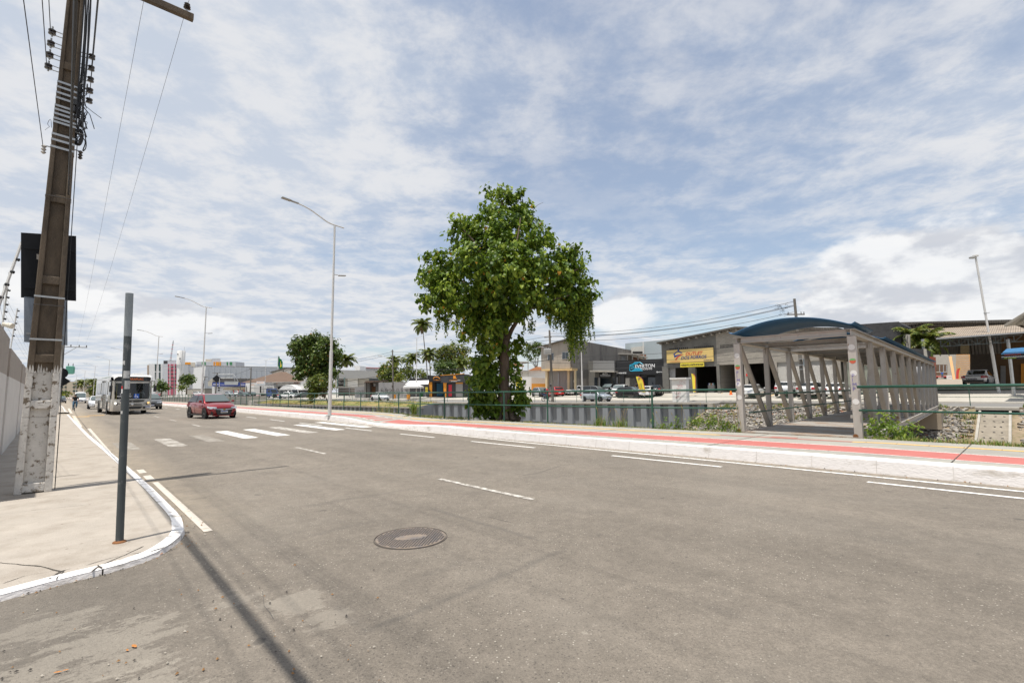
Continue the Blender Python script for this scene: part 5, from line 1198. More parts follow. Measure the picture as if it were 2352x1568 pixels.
M_txr=mat('letter_red',(.55,.05,.04),.5,var=0);M_txb=mat('letter_blue',(.02,.05,.22),.5,var=0);M_txw=mat('letter_white',(.85,.85,.85),.5,var=0);M_txk=mat('letter_black',(.02,.02,.02),.5,var=0);M_txc=mat('letter_cyan',(.02,.38,.58),.5,var=0);M_txo=mat('letter_orange',(.75,.28,.02),.5,var=0)
def ftext(parent,s,x0,x1,ybase,f,m,back=-.012,name='lettering',bold=True,shear=0.0,spacing=1.0,hpx=None):
 "text from picture column x0 to x1 along a facade plane; ybase = (row at x0, row at x1)"
 a,b_=f(x0,ybase[0]),f(x1,ybase[1]);rt=(b_-a);Lw_=rt.length;up=f(x0,ybase[0]-20)-a;up.normalize()
 mb=text_mb(s,1,V((0,0,0)),(1,0,0),(0,1,0),th=.02,bold=False,shear=shear,spacing=spacing)
 xs=[v.x for v in mb.v];ys=[v.y for v in mb.v];k=Lw_/(max(xs)-min(xs));rn=rt.normalized();nn=rn.cross(up).normalized()
 ky=k if hpx is None else(f(x0,ybase[0]-hpx)-a).length/max(ys)
 if bold:
  mb2=text_mb(s,1,V((0,0,0)),(1,0,0),(0,1,0),th=.02,bold=True,shear=shear,spacing=spacing);mb=mb2;xs=[v.x for v in mb.v]
 mnx=min(xs);o=parent.location;n_c=-N if nn.dot(N)<0 else nn
 mb.v=[a+rn*((v.x-mnx)*k)+up*(v.y*ky)+(nn*(v.z*.5))+(nn*abs(back)if nn.dot(V((0,-1,0)))>0 else-nn*abs(back))-o for v in mb.v]
 return mb.build(name,m,parent)
VO=62.0;fo=fv(VO);bo=PV(1523,901,VO)
ou=thing('warehouse_shop','grey gabled warehouse with open bays and a large yellow ceiling-panel sign','shop',V((bo.x,bo.y,fz(36,62))))
zb=ou.location.z-.3
def ux(px):return PV(px,890,VO).dot(U)
def Fz(px,z,v=VO):p=PV(px,890,v);return V((p.x,p.y,z))
ze,zp=PV(1523,787,VO).z,PV(1700,754,VO).z;zer=ze
zd=PV(1590,843,VO).z
def slope(px):t=(ux(px)-ux(1523))/(ux(1700)-ux(1523));return ze+(zp-ze)*t if t<=1 else zp+(zer-zp)*(t-1)
def gable(x0,x1,name,m,zlow,th=.3,push=0):
 ps=[Fz(x0,zlow),Fz(x1,zlow),Fz(x1,slope(x1))]+([Fz(1700,zp)]if x0<1700<x1 else[])+[Fz(x0,slope(x0))]
 ps=[p-N*push for p in ps];return prz(ou,name,m,ps,N*th)
gable(1523,1650,'plaster_wall',M_plast,zd);gable(1650,1935,'block_wall',M_blk,PV(1700,836,VO).z)
for x0,x1,m in((1523,1537,M_plast),(1583,1599,M_plast),(1648,1655,M_plast),(1712,1719,M_block),(1782,1788,M_block),(1855,1861,M_block),(1916,1935,M_block)):
 prz(ou,'pillar',m,[p-N*.06 for p in(Fz(x0,zb),Fz(x1,zb),Fz(x1,zd+.3),Fz(x0,zd+.3))],N*.4)
prz(ou,'lintel_band',M_plast,[p-N*.05 for p in(Fz(1523,zd),Fz(1650,zd),Fz(1650,zd+.25),Fz(1523,zd+.25))],N*.3)
for x0,x1 in((1788,1855),(1861,1916)):prz(ou,'roller_shutter',M_shut,[p+N*.12 for p in(Fz(x0,zb),Fz(x1,zb),Fz(x1,PV(1800,829,VO).z),Fz(x0,PV(1800,829,VO).z))],N*.1)
for nm,a,b_ in(('side_wall',1524,1526),('partition',1652,1654),('side_wall',1933,1935)):
 prz(ou,nm,M_int if nm!='partition' else M_blk,[Fz(a,zb)+N*.31,Fz(b_,zb)+N*.31,Fz(b_,ze-.1)+N*.31,Fz(a,ze-.1)+N*.31],N*19)
prz(ou,'back_wall',M_int,[Fz(1523,zb)+N*20,Fz(1935,zb)+N*20,Fz(1935,ze)+N*20,Fz(1700,zp)+N*20,Fz(1523,ze)+N*20],N*.3)
prz(ou,'roof',M_tin2,[Fz(1518,ze-.12)-N*.7,Fz(1700,zp-.02)-N*.7,Fz(1940,zer-.2)-N*.7,Fz(1940,zer-.02)-N*.7,Fz(1700,zp+.22)-N*.7,Fz(1518,ze+.06)-N*.7],N*21.5)
for k in range(11):
 t=k/10;p=Fz(1523,0).lerp(Fz(1700,0),t);z=ze+(zp-ze)*t-.12;mb=MB();mb.frame(p-N*.55-ou.location+V((0,0,z-.18)),U*-.22,N*.6,V((0,0,.18)));mb.build('purlin',M_block,ou)
for x0,y0,x1,y1 in((1537,796,1581,803),(1594,792,1640,799),(1654,788.5,1685,796)):
 n_=10
 for i in range(n_):
  for j in range(2):
   xa=x0+(x1-x0)*(i+.18)/n_;xb=x0+(x1-x0)*(i+.78)/n_;dy_=-(i/n_)*3.2;ya=y0+3.4+(y1-y0)*(j*.5+.08)+dy_;yb=ya+(y1-y0)*.36
   MB().prism([fo(*q)-N*.012-ou.location for q in((xa,yb),(xb,yb),(xb,ya),(xa,ya))],N*.01).build('vent_hole',M_dark,ou)
pr(ou,'sign_board',M_signy,[(1531.5,833.7),(1639,829.3),(1637.6,797.9),(1530.9,804.7)],fv(VO-.25),N*.12)
fs=fv(VO-.25)
ftext(ou,'OUTLET',1575,1614,(816.3,813.8),fs,M_txr,-.02,shear=.2);ftext(ou,'DOS FORROS',1564.5,1623,(825.3,822),fs,M_txb,-.02,shear=.2)
ftext(ou,'OUTLETDOSFORROS',1538,1562,(831.6,830.5),fs,M_txr,-.02,bold=False);ftext(ou,'(79) 99959-3901',1616,1635,(828.3,827.4),fs,M_txb,-.02)
def logo(parent,f,ox,oy,k,m1,m2):
 pr(parent,'logo',m1,[(ox+k*a,oy+k*b_)for a,b_ in((0,10),(15,-2),(15,-5),(20,-5),(20,-1.5),(31,6),(25,6),(15,1),(6,9.5),(6,13),(20,10),(28,9),(17,14),(6,20),(4,20),(3,11))],f,N*.01)
 pr(parent,'logo',m2,[(ox+k*a,oy+k*b_)for a,b_ in((6,27),(14,17),(26,10),(34,9),(24,14),(15,21),(11,28))],f,N*.01)
logo(ou,fv(VO-.27),1545.5,806.5,.72,M_txb,M_txr)
pr(ou,'price_sign',M_signy2,[(1562.6,843.2),(1617,841.3),(1616.6,831.6),(1562.4,833.6)],fv(VO-.38),N*.1)
ftext(ou,'FORROS PVC A PARTIR DE R$ 18,90',1565,1614.8,(840.8,838.9),fv(VO-.38),M_txk,-.02,hpx=4.6)
pr(ou,'door_leaf',mat('grey_door',(.30,.295,.29),.6),[(1537,902),(1551,901.6),(1551,844),(1537,844)],fv(VO+.3),N*.08)
pr(ou,'notice',mat('red_notice',(.60,.03,.03),.6),rc(1713.2,858,1717,863.5),fv(VO-.1),N*.03)
def inside(name,label,cat,poly,m,v,ext):
 p0=PV(poly[0][0],poly[0][1],v);t=thing(name,label,cat,p0);pr(t,'body',m,poly,fv(v),ext);return t
t=inside('lift_post','red vehicle lift post standing in the open bay left of the footbridge','car lift',rc(1673,857,1677,898),mat('lift_red',(.60,.02,.02),.4),VO+4,N*.3)
t=inside('sales_shelf','shelf stand with a row of spray cans inside the middle open bay','shelf',rc(1626,884,1641,901),mat('shelf_grey',(.25,.24,.235),.6),VO+1.2,N*.5)
for i in range(7):pr(t,'spray_can',[M_txb,M_txw,mat('can_teal',(.05,.25,.25),.4),M_txo][i%4],rc(1626.6+i*2,879.5,1628+i*2,884),fv(VO+1.3),N*.1)
VE=62.0;fe=fv(VE);ev=thing('car_dealer','low black car dealer building with cyan car logo and white name','shop',PV(1412,903,VE))
zg=ev.location.z-.5
prz(ev,'fascia',M_blackw,[PV(1411.8,861,VE),PV(1525,859,VE),PV(1524,823.4,VE),PV(1411.8,828.4,VE)],N*.5)
prz(ev,'upper_wall',M_blackw,[PV(1411.8,829,VE+.5),PV(1525,824,VE+.5),PV(1525,906,VE+.5),PV(1505,906,VE+.5),PV(1505,862,VE+.5),PV(1411.8,862,VE+.5)],N*.2)
for x0,x1 in((1411.8,1418),(1425,1434),(1459,1470)):prz(ev,'pillar',M_blackw,[PV(x0,906,VE+.1),PV(x1,906,VE+.1),PV(x1,860,VE+.1),PV(x0,860,VE+.1)],N*.3)
pr(ev,'showroom_glass',M_gls,rc(1470,866,1524,906),fv(VE+1.2),N*.05)
pr(ev,'interior_panel',mat('pale_panel',(.36,.35,.33),.8),rc(1434,868,1459,906),fv(VE+4),N*.1)
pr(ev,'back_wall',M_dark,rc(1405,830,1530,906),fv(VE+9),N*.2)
prz(ev,'flat_roof',M_charc,[PV(1411.8,829,VE),PV(1524,823.6,VE),PV(1524,823.6,VE)+V((0,0,-.1)),PV(1411.8,829,VE)+V((0,0,-.1))],N*10)
fx=fv(VE-.02)
ftext(ev,'EVERTON',1459,1504,(845.6,843.6),fx,M_txw,-.03,bold=True);ftext(ev,'VEÍCULOS',1468,1497.6,(849.3,848.2),fx,M_txw,-.03,spacing=1.15)
ftext(ev,'79 99828-8328',1416,1438.5,(858.2,857.6),fx,M_txw,-.03);ftext(ev,'@evertonv',1508,1523.5,(855.2,854.6),fx,M_txw,-.03)
car_logo=[[(1447,838),(1452,837),(1458,832.5),(1470,832),(1476,836)],[(1447,838),(1446.4,850),(1449,852),(1476,851)],[(1452,838),(1460,834.2),(1466,833.4)],[(1448,841),(1455,841.5),(1458,845),(1449,846)],[(1458,846),(1470,846)],[(1456,848),(1474,848)],[(1453,850),(1472,850)]]
for l in car_logo:MB().tube([PV(*q,VE-.06)-ev.location for q in l],.055,4).build('logo',M_txc,ev)
pr(ev,'logo',M_txc,[(1452,838),(1459,833),(1466,832.8),(1462,837.6)],fv(VE-.05),N*.02)
sm=thing('small_shop','narrow dark grey shop with a blank grey sign panel above its canopy','shop',PV(1355,902,62))
pr(sm,'front_wall',M_plast,[(1320,905),(1377,905),(1377,866),(1411.6,866),(1411.6,829),(1320,829)],fv(62.3),N*.3)
pr(sm,'blank_sign',mat('blank_sign_grey',(.22,.22,.215),.6,var=.06),[(1362,854.2),(1411,853.4),(1410.6,828.6),(1362,828.2)],fv(61.7),N*.3)
pr(sm,'canopy',M_conc,[(1355,853.6),(1411,854.8),(1411,851.6),(1355,850.4)],fv(61.0),N*1.4)
pr(sm,'name_board',M_blackw,rc(1376,855.4,1404,866),fv(61.9),N*.2)
ftext(sm,'AUTO',1384,1396,(860,859.6),fv(61.86),M_txw,-.02);pr(sm,'name_strip',M_txw,rc(1378,861.6,1402,862.6),fv(61.86),N*.02)
pr(sm,'shop_glass',M_gls,rc(1377,867,1411.6,905),fv(63.2),N*.05)
for x in(1375.5,1416.5):pr(sm,'door_frame',mat('alu_grey',(.35,.35,.35),.5),rc(x,866,x+1.4,905),fv(62.0),N*.1)
pr(sm,'side_glass',M_gls,rc(1365,867,1372,898),fv(62.22),N*.05)
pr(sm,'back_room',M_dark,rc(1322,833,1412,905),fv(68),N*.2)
VH=58.0;hc=PV(1313,898,VH);ho=thing('concrete_house','unpainted stained two storey house with yellow ground floor and roller shutters','house',V((hc.x,hc.y,fz(49,58))))
fh=fv(VH);zt=PV(1313,776,VH).z;ztl=PV(1244,791.5,VH).z;z1=PV(1313,846,VH).z
bl=PV(1244,890,VH)
def hz(p,z):return V((p.x,p.y,z))
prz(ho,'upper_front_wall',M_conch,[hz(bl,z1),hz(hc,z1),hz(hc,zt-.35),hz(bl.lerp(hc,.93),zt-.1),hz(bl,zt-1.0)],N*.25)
sidep=[hc+N*.02,hc+N*16.8]
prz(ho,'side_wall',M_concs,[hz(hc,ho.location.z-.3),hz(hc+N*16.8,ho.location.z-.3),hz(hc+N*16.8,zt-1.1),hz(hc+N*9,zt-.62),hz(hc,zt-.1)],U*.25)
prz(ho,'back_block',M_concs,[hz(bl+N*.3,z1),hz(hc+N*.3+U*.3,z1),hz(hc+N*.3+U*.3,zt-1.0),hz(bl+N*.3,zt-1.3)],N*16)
prz(ho,'roof_edge',M_tin2,[hz(bl-N*.5+U*.4,zt-1.05),hz(hc-N*.5,zt-.2),hz(hc-N*.5,zt-.02),hz(bl-N*.5+U*.4,zt-.9)],N*1.0)
pr(ho,'yellow_band',M_yellow,[(1243.5,851.4),(1314,850.4),(1314,845.2),(1243.5,847.6)],fv(VH-1.0),N*1.3)
for x0,x1 in((1252.6,1257.6),(1303,1308),(1318.4,1320.6)):pr(ho,'yellow_column',mat('cream_yellow',(.64,.52,.33),.85),rc(x0,850,x1,903),fv(VH+.3),N*.35)
pr(ho,'roller_shutter',M_shut,rc(1257.6,851,1303,900),fv(VH+.6),N*.1);pr(ho,'shutter_post',M_galv,rc(1281.4,855,1283,900),fv(VH+.5),N*.08)
pr(ho,'grille_gate',mat('grille_brown',(.16,.13,.10),.7,var=.2),rc(1308,852,1318.4,900),fv(VH+.6),N*.1);pr(ho,'gate_notice',M_wht,rc(1313,872.5,1319,878.6),fv(VH+.5),N*.04)
pr(ho,'ground_floor',M_plast,rc(1252.6,848,1320,905),fv(VH+.8),N*8)
for x0,y0,x1,y1 in((1290.4,808,1306,825),(1257.5,811,1272,827.5)):
 w_=pr(ho,'window',mat('window_frame_grey',(.40,.41,.41),.5),[(x0,y1),(x1,y1-.6),(x1,y0-.6),(x0,y0)],fv(VH-.05),N*.1)
 o=pr(ho,'pane',M_gls,[(x0+.9,y1-1),((x0+x1)/2-.4,y1-1.2),((x0+x1)/2-.4,y0+.8),(x0+.9,y0+1)],fv(VH-.08),N*.05);o.parent=w_
 o=pr(ho,'pane',M_gls,[((x0+x1)/2+.4,y1-1.2),(x1-.9,y1-1.5),(x1-.9,y0+.5),((x0+x1)/2+.4,y0+.8)],fv(VH-.08),N*.05);o.parent=w_
bb=thing('tall_hall','pale blue grey metal hall rising behind the black dealer','hall',P(1430,900,105))
pr(bb,'wall',mat('blue_grey_cladding',(.36,.41,.43),.7,var=.05,scale=.5),[(1436,900),(1560,900),(1560,776),(1522,780.5),(1436,788.5)],fy(105),V((6,20,0)))
pr(bb,'stair_tower',mat('pale_tower',(.50,.49,.45),.85,var=.1),[(1454,830),(1480,830),(1480,794),(1454,797)],fy(103),V((0,2,0)));pr(bb,'mast',M_lampw,rc(1477,785,1478.6,830),fy(102.5),V((0,.3,0)))
pr(bb,'louvre',M_dark,rc(1453,807,1476,812),fy(102.9),V((0,.1,0)))
vr=thing('upper_verandah','unfinished brown verandah with slab roof behind the black dealer sign','verandah',P(1414,830,84))
pr(vr,'slab',M_conc,[(1412,813.5),(1452,813.5),(1488,822),(1488,820),(1452,811),(1412,811)],fy(84),V((0,4,0)))
for x in(1414,1440,1452,1465,1478):pr(vr,'column',M_conc,rc(x,812,x+2,831),fy(84.2),V((0,.3,0)))
pr(vr,'brown_wall',mat('brown_brick',(.22,.10,.06),.9,var=.2),rc(1414,814,1484,831),fy(87.5),V((0,.3,0)));pr(vr,'grey_grille',mat('grille_grey',(.28,.27,.25),.8,var=.2),rc(1416,815,1438,829),fy(84.6),V((0,.1,0)))
gt=thing('yard_gate','orange and beige sliding yard gate beside the unpainted house','gate',P(1221,897,82))
pr(gt,'orange_panel',mat('gate_orange',(.62,.25,.03),.6),rc(1221,880.6,1253,897),fy(82),V((0,.08,0)))
for k in range(13):pr(gt,'bar',mat('gate_beige',(.55,.40,.27),.6),rc(1221.4+k*2.45,867-k*-.1,1222.9+k*2.45,880.6),fy(82),V((0,.06,0)))
yw=thing('yard_wall','white yard wall with yellow painted corner right of the ivy covered trunk','wall',P(1190,905,82.5))
pr(yw,'white_panel',M_wht,[(1199,906),(1221,905),(1221,865),(1199,865)],fy(82.5),V((0,.2,0)));pr(yw,'yellow_panel',M_signy2,[(1185,906),(1199,906),(1199,866),(1185,868)],fy(82.6),V((0,.2,0)))
uf=thing('unfinished_tower','unfinished bare concrete frame tower behind the yard wall','building frame',P(1188,870,105))
for x in(1188,1199,1212):pr(uf,'column',M_conc,rc(x,830,x+2,872),fy(105),V((0,.25,0)))
for y in(830,852):pr(uf,'beam',M_conc,rc(1187,y,1214.6,y+2),fy(104.9),V((0,3,0)))
rh=thing('tiled_house','low house with orange tiled roof behind the orange gate','house',P(1172,880,108))
M_tile=mat('roof_tile',(.52,.22,.10),.85,var=.15,scale=2)
for nm,m,pl,d in(('wall',M_wht,rc(1150,850,1256,885),6),('roof',M_tile,[(1212,851),(1262,848),(1262,843),(1232,842)],5),('roof',M_tile,[(1168,841),(1204,840),(1196,834),(1176,835)],5)):pr(rh,nm,m,pl,fy(108+(0 if nm=='wall' else-1)),V((0,d,0)))
YT=92;ft=fy(YT)
ts=thing('trailer_shop','black single storey shop with orange tapered posts and two orange signs','shop',P(985,911,YT))
pr(ts,'left_fascia',M_blackw,[(985,877),(1012.6,877),(1012.6,864.5),(985,863.6)],fy(YT-.6),V((0,.8,0)))
pr(ts,'main_fascia',M_charc,[(1012.6,879),(1077.5,877.4),(1077.5,859.8),(1066,858.8),(1012.6,862.4)],fy(YT-.7),V((0,1,0)))
pr(ts,'orange_edge',M_orangep,[(1011.5,862.4),(1066,858.9),(1066,857.6),(1011.5,861.2)],fy(YT-.75),V((0,1,0)))
for x in(985,1018):pr(ts,'tapered_post',M_orangep,[(x+1.6,911.6),(x+6.6,911.6),(x+7.2,877),(x,877)],fy(YT-.5),V((0,.4,0)))
pr(ts,'front_wall',M_charc,[(1024,911.5),(1030,911.5),(1030,882.6),(1038,882.6),(1038,911.5),(1046.6,911.5),(1046.6,880),(1063,880),(1063,911.5),(1078,911),(1078,876),(1024,876)],ft,V((0,.3,0)))
pr(ts,'red_door',mat('door_red',(.55,.03,.05),.5),rc(1030,882.8,1038,910),fy(YT+.1),V((0,.1,0)));pr(ts,'grey_door',mat('door_grey',(.30,.29,.28),.6),rc(1046.6,881,1063,911),fy(YT+.1),V((0,.1,0)))
pr(ts,'orange_lintel',M_orangep,rc(1047,877.6,1063,881),fy(YT-.05),V((0,.1,0)))
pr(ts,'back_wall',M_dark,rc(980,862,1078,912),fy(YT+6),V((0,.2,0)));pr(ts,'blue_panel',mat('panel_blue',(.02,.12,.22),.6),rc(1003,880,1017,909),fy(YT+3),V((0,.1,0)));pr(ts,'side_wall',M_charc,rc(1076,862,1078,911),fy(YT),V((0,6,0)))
pr(ts,'roof',M_charc,[(985,864.6),(1077,861),(1077,860),(985,863.8)],fy(YT),V((0,6.5,0)))
ftext(ts,'TCHELLOS',995,1011.4,(873.6,873.4),fy(YT-.62),M_txo,-.03);MB().tube([P(*q,YT-.7)-ts.location for q in((994.6,869.5),(997,866.6),(1001,865),(1005,865.4),(1008,868),(1011,868.6))],.05,4).build('logo',M_txo,ts)
ftext(ts,'CARRETINHAS',1032,1050.6,(874.3,873.9),fy(YT-.72),M_txo,-.03);ftext(ts,'&CIA',1051.2,1057.4,(873.9,873.7),fy(YT-.72),M_txw,-.03)
pr(ts,'logo',M_txo,[(1041,869.6),(1050,869.4),(1047.4,867.6),(1046,862.6),(1041,862.8)],fy(YT-.74),V((0,.02,0)));pr(ts,'name_strip',M_txw,rc(1035.6,875,1050,875.8),fy(YT-.74),V((0,.02,0)))
lw=thing('awning','white sloping awning attached left of the black shop','awning',P(957,883,YT))
mb=MB();q=[P(930,882.5,YT-3)-lw.location,P(984,881.5,YT-3)-lw.location,P(985,873,YT)-lw.location,P(941,874.5,YT)-lw.location];mb.prism(q,V((0,0,-.06)));mb.build('sheet',M_wht,lw)
dw=thing('low_building','low dark grey building with roof spikes behind the white awning','building',P(945,900,YT+5))
pr(dw,'wall',M_charc,rc(941,868.4,985,911),fy(YT+4),V((0,4,0)))
for x in(944,952,966,981,1006):pr(dw,'spike',M_galv,rc(x,858.5,x+.7,869),fy(YT+4),V((0,.1,0)))
tn=thing('market_tent','white pop-up tent with scalloped edge in front of the black shop','tent',P(950,912,YT-4))
s_=(YT-4)/1110;mb=MB();o=tn.location;tw=20*s_;zz=P(950,891,YT-4).z-o.z;zt_=P(950,881,YT-4).z-o.z
rings=[(1.0,zz),(1.0,zz+.32),(.55,zz+.62),(.22,zz+.95),(.02,zt_)]
vs=[];
for k,z in rings:vs+=[V((a*tw*k,b_*tw*k,z))for a,b_ in((-1,-1),(0,-1),(1,-1),(1,0),(1,1),(0,1),(-1,1),(-1,0))]
mb.add(vs,[(r*8+i,r*8+(i+1)%8,(r+1)*8+(i+1)%8,(r+1)*8+i)for r in range(4)for i in range(8)]);mb.build('canopy',M_wht,tn)
for a,b_ in((-1,-1),(1,-1),(1,1),(-1,1)):MB().tube([V((a*tw*.97,b_*tw*.97,0)),V((a*tw*.97,b_*tw*.97,zz))],.03,6).build('leg',M_lampw,tn)
for i,(x0,y0,x1,y1,m,lab)in enumerate(((904,905.6,909.4,915,M_orangep,'orange drum beside the telegraph pole base'),(934,905.6,942,916,M_orangep,'large orange drum in front of the white tent'))):
 p=P((x0+x1)/2,y1,YT-6 if i else YT+2);r=(x1-x0)/2*p.y/1110;h=(y1-y0)*p.y/1110;t=thing('oil_drum',lab,'drum',p,group='orange drums')
 MB().lathe([(r,0),(r,.02),(r*.97,.04),(r*.97,h*.32),(r,h*.34),(r*.97,h*.36),(r*.97,h*.65),(r,h*.67),(r*.97,h*.69),(r*.97,h-.03),(r,h)],14).build('drum_body',m,t,smooth=True);MB().lathe([(r*.9,h),(r*.9,h+.01)],14).build('drum_lid',M_orangep,t)
for i,(x0,y0,x1,y1,m,lab)in enumerate(((977,889,982,895,M_signy2,'yellow poster board hanging left of the orange post, upper'),(977,896,982,902,M_signy2,'yellow poster board hanging left of the orange post, lower'),(984,896,988,902,M_dark,'dark poster on the left orange post'),(964,903,971,911,mat('crate_green',(.05,.2,.06),.6),'green crates stacked under the right side of the tent'),(972,902,978,911,mat('crate_grey',(.2,.2,.22),.6),'grey crates stacked right of the green crates'),(929,899.5,939,905.6,M_wht,'white cool box on the orange drum'))):
 p=P(x0,y1,YT-3);mb=MB();mb.prism([P(x0,y1,YT-3)-p,P(x1,y1,YT-3)-p,P(x1,y0,YT-3)-p,P(x0,y0,YT-3)-p],V((0,.3,0)));mb.mi=1
 mb.prism([P(x0+.5,y1-.8,YT-3)-p-V((0,.03,0)),P(x1-.5,y1-.8,YT-3)-p-V((0,.03,0)),P(x1-.5,y0+.8,YT-3)-p-V((0,.03,0)),P(x0+.5,y0+.8,YT-3)-p-V((0,.03,0))],V((0,.03,0)))
 tag(mb.build('poster_board' if i<3 else 'crate',[m,mat(m.name+'_inset',tuple(c_*.7 for c_ in m.diffuse_color[:3]),.7)],loc=p,bevel=.01),lab,'poster' if i<3 else 'crate')
gw=thing('graffiti_wall','long grey block wall covered with black graffiti loops','wall',P(870,914,97))
M_gw=mat('grey_block_paint',(.30,.29,.285),.9,var=.12,scale=1);pr(gw,'wall_panel',M_gw,[(869.5,915),(942,914),(942,876.6),(869.5,878.4)],fy(97),V((0,.25,0)))
rr=random.Random(8)
for k in range(7):
 cx_=876+k*9.5;mbg=MB();pts=[P(cx_+5.5*math.cos(t*.9)*(.5+.4*math.sin(t*1.7+k)),898-5.5*math.sin(t)+1.5*math.cos(2.3*t+k),96.9)-gw.location for t in[i*.35 for i in range(20)]];mbg.tube(pts,.028,4);mbg.build('graffiti',M_txk,gw)
gw2=thing('graffiti_wall','short stone grey wall left of the gatehouse','wall',P(817,913,99));pr(gw2,'wall_panel',M_gw,[(816,914),(839,914),(839,887),(816,889)],fy(99),V((0,.25,0)))
for k in range(2):MB().tube([P(823+k*8+4*math.cos(t),900-4*math.sin(t*1.3),98.9)-gw2.location for t in[i*.4 for i in range(15)]],.025,4).build('graffiti',M_txk,gw2)
gh=thing('gatehouse','small gatehouse with a ragged brown roof and dark doorway','gatehouse',P(840,914,98))
for x0,x1 in((837,841),(843.5,849),(863,869.5)):pr(gh,'pillar',M_plast,rc(x0,877,x1,914),fy(98),V((0,.5,0)))
pr(gh,'inner_wall',mat('brown_inner',(.12,.085,.06),.9,var=.2),rc(841,877,869,914),fy(100),V((0,.2,0)));pr(gh,'wooden_door',mat('door_wood',(.22,.10,.04),.7,var=.2),rc(854,888,862,914),fy(99.6),V((0,.1,0)));pr(gh,'window',M_wht,rc(858,879.6,862,887),fy(99.7),V((0,.1,0)))
pr(gh,'roof',mat('ragged_roof',(.13,.085,.06),.9,var=.3),[(836,879),(862,877.5),(884,875),(884,873.6),(858,874),(840,874.6)],fy(97),V((0,3,0)))
gf=thing('grille_fence','grey metal grille fence with gate left of the gatehouse','fence',P(772,912,100))
for x in(772,776.5,801.5,815):pr(gf,'post',M_galv,rc(x,889.4,x+1.2,912),fy(100),V((0,.1,0)))
for y in(890,896,902,908):pr(gf,'rail',M_galv,rc(772,y,816,y+.9),fy(100.1),V((0,.05,0)))
pr(gf,'slat_panel',mat('slats_brown',(.22,.18,.15),.8,var=.2),rc(777,890.5,815,909),fy(100.6),V((0,.05,0)))
fa=thing('factory','long low grey factory with metal upper band behind the leaning palm','factory',P(774,905,140))
pr(fa,'upper_band',mat('metal_band',(.30,.30,.295),.6,var=.05),[(768,869.6),(877,868),(877,852),(768,849)],fy(138),V((0,30,0)))
pr(fa,'lower_wall',mat('pale_beige',(.44,.42,.38),.85,var=.06),rc(768,868,880,892),fy(140),V((0,25,0)))
pr(fa,'white_panel',M_wht,rc(798.6,868.5,821.5,888),fy(139.6),V((0,.2,0)));pr(fa,'window_band',M_gls,rc(848,868.6,872,875),fy(139.8),V((0,.2,0)))
for x in(774,790):pr(fa,'column',mat('teal_post',(.12,.2,.19),.6),rc(x,867,x+1.4,888),fy(137.5),V((0,.4,0)))
pr(fa,'open_bay',M_dark,rc(776,871,789,886),fy(139.7),V((0,.1,0)))
for y in(872,876,880):pr(fa,'rail',M_wht,rc(774,y,789,y+.9),fy(139.3),V((0,.1,0)))
pr(fa,'rear_hall',mat('rear_grey',(.40,.40,.40),.7),[(826,852),(877,852),(877,845),(826,842.6)],fy(160),V((0,20,0)));pr(fa,'red_edge',M_txr,[(826,843.2),(877,845.4),(877,844.6),(826,842.4)],fy(159.5),V((0,.5,0)))
pr(fa,'roof_tank',M_wht,rc(815,840,827,850),fy(150),V((0,6,0)))
ws=thing('tyre_workshop','workshop with a large brown hipped roof and white sign fascia','workshop',P(563,912,150));o=ws.location
M_brn=mat('brown_shingle',(.13,.085,.06),.9,var=.15,scale=.8)
A_,B_,C_,D_=P(552,879,148)-o,P(691,876,140)-o,P(700,874,160)-o,P(575,874,165)-o;r1_,r2_=P(642,853.6,152)-o,P(656,853.6,150)-o
mb=MB();mb.add([A_,B_,C_,D_,r1_,r2_],[(0,1,5,4),(1,2,5),(2,3,4,5),(3,0,4),(3,2,1,0)]);mb.build('roof',M_brn,ws)
pr(ws,'sign_fascia',M_wht,[(564,889.4),(690,886.5),(690,876.8),(564,879.5)],fy(145),V((0,.4,0)))
fw_=fy(144.9);ftext(ws,'gnc',629,635.4,(882.4,882.2),fw_,mat('letter_grey',(.2,.2,.2),.6),-.1);ftext(ws,'pneus',662,669,(882.2,882),fw_,mat('letter_grey',(.2,.2,.2),.6),-.1);ftext(ws,'MOTO',577,584.6,(884.6,884.5),fw_,M_txo,-.1)
ftext(ws,'>',635.6,638,(882.6,882.4),fw_,M_txo,-.1)
for k in range(3):pr(ws,'stripe',mat('stripe_brown',(.35,.10,.05),.6),[(673+k*4.4,881),(675+k*4.4,881),(679+k*4.4,877),(677+k*4.4,877)],fy(144.8),V((0,.05,0)))
pr(ws,'banner',mat('banner_pale',(.6,.62,.64),.7),[(589,885.6),(607.5,885.4),(607.5,875.4),(589,875.6)],fy(143.5),V((0,.2,0)));ftext(ws,'SEGURO AUTO',591,605.8,(879.6,879.4),fy(143.5),M_txo,-.1,hpx=2);ftext(ws,'VEÍCULOS',591,605.8,(883,882.9),fy(143.5),mat('letter_grey',(.2,.2,.2),.6),-.1,hpx=1.8)
pr(ws,'wall',M_wht,rc(564,886,630,912),fy(146.5),V((0,8,0)));pr(ws,'dark_bay',M_dark,rc(630,885.6,690,912),fy(148),V((0,6,0)))
for x in(565,645,666,688):pr(ws,'post',M_plast,rc(x,886,x+1.6,912),fy(145),V((0,.3,0)))
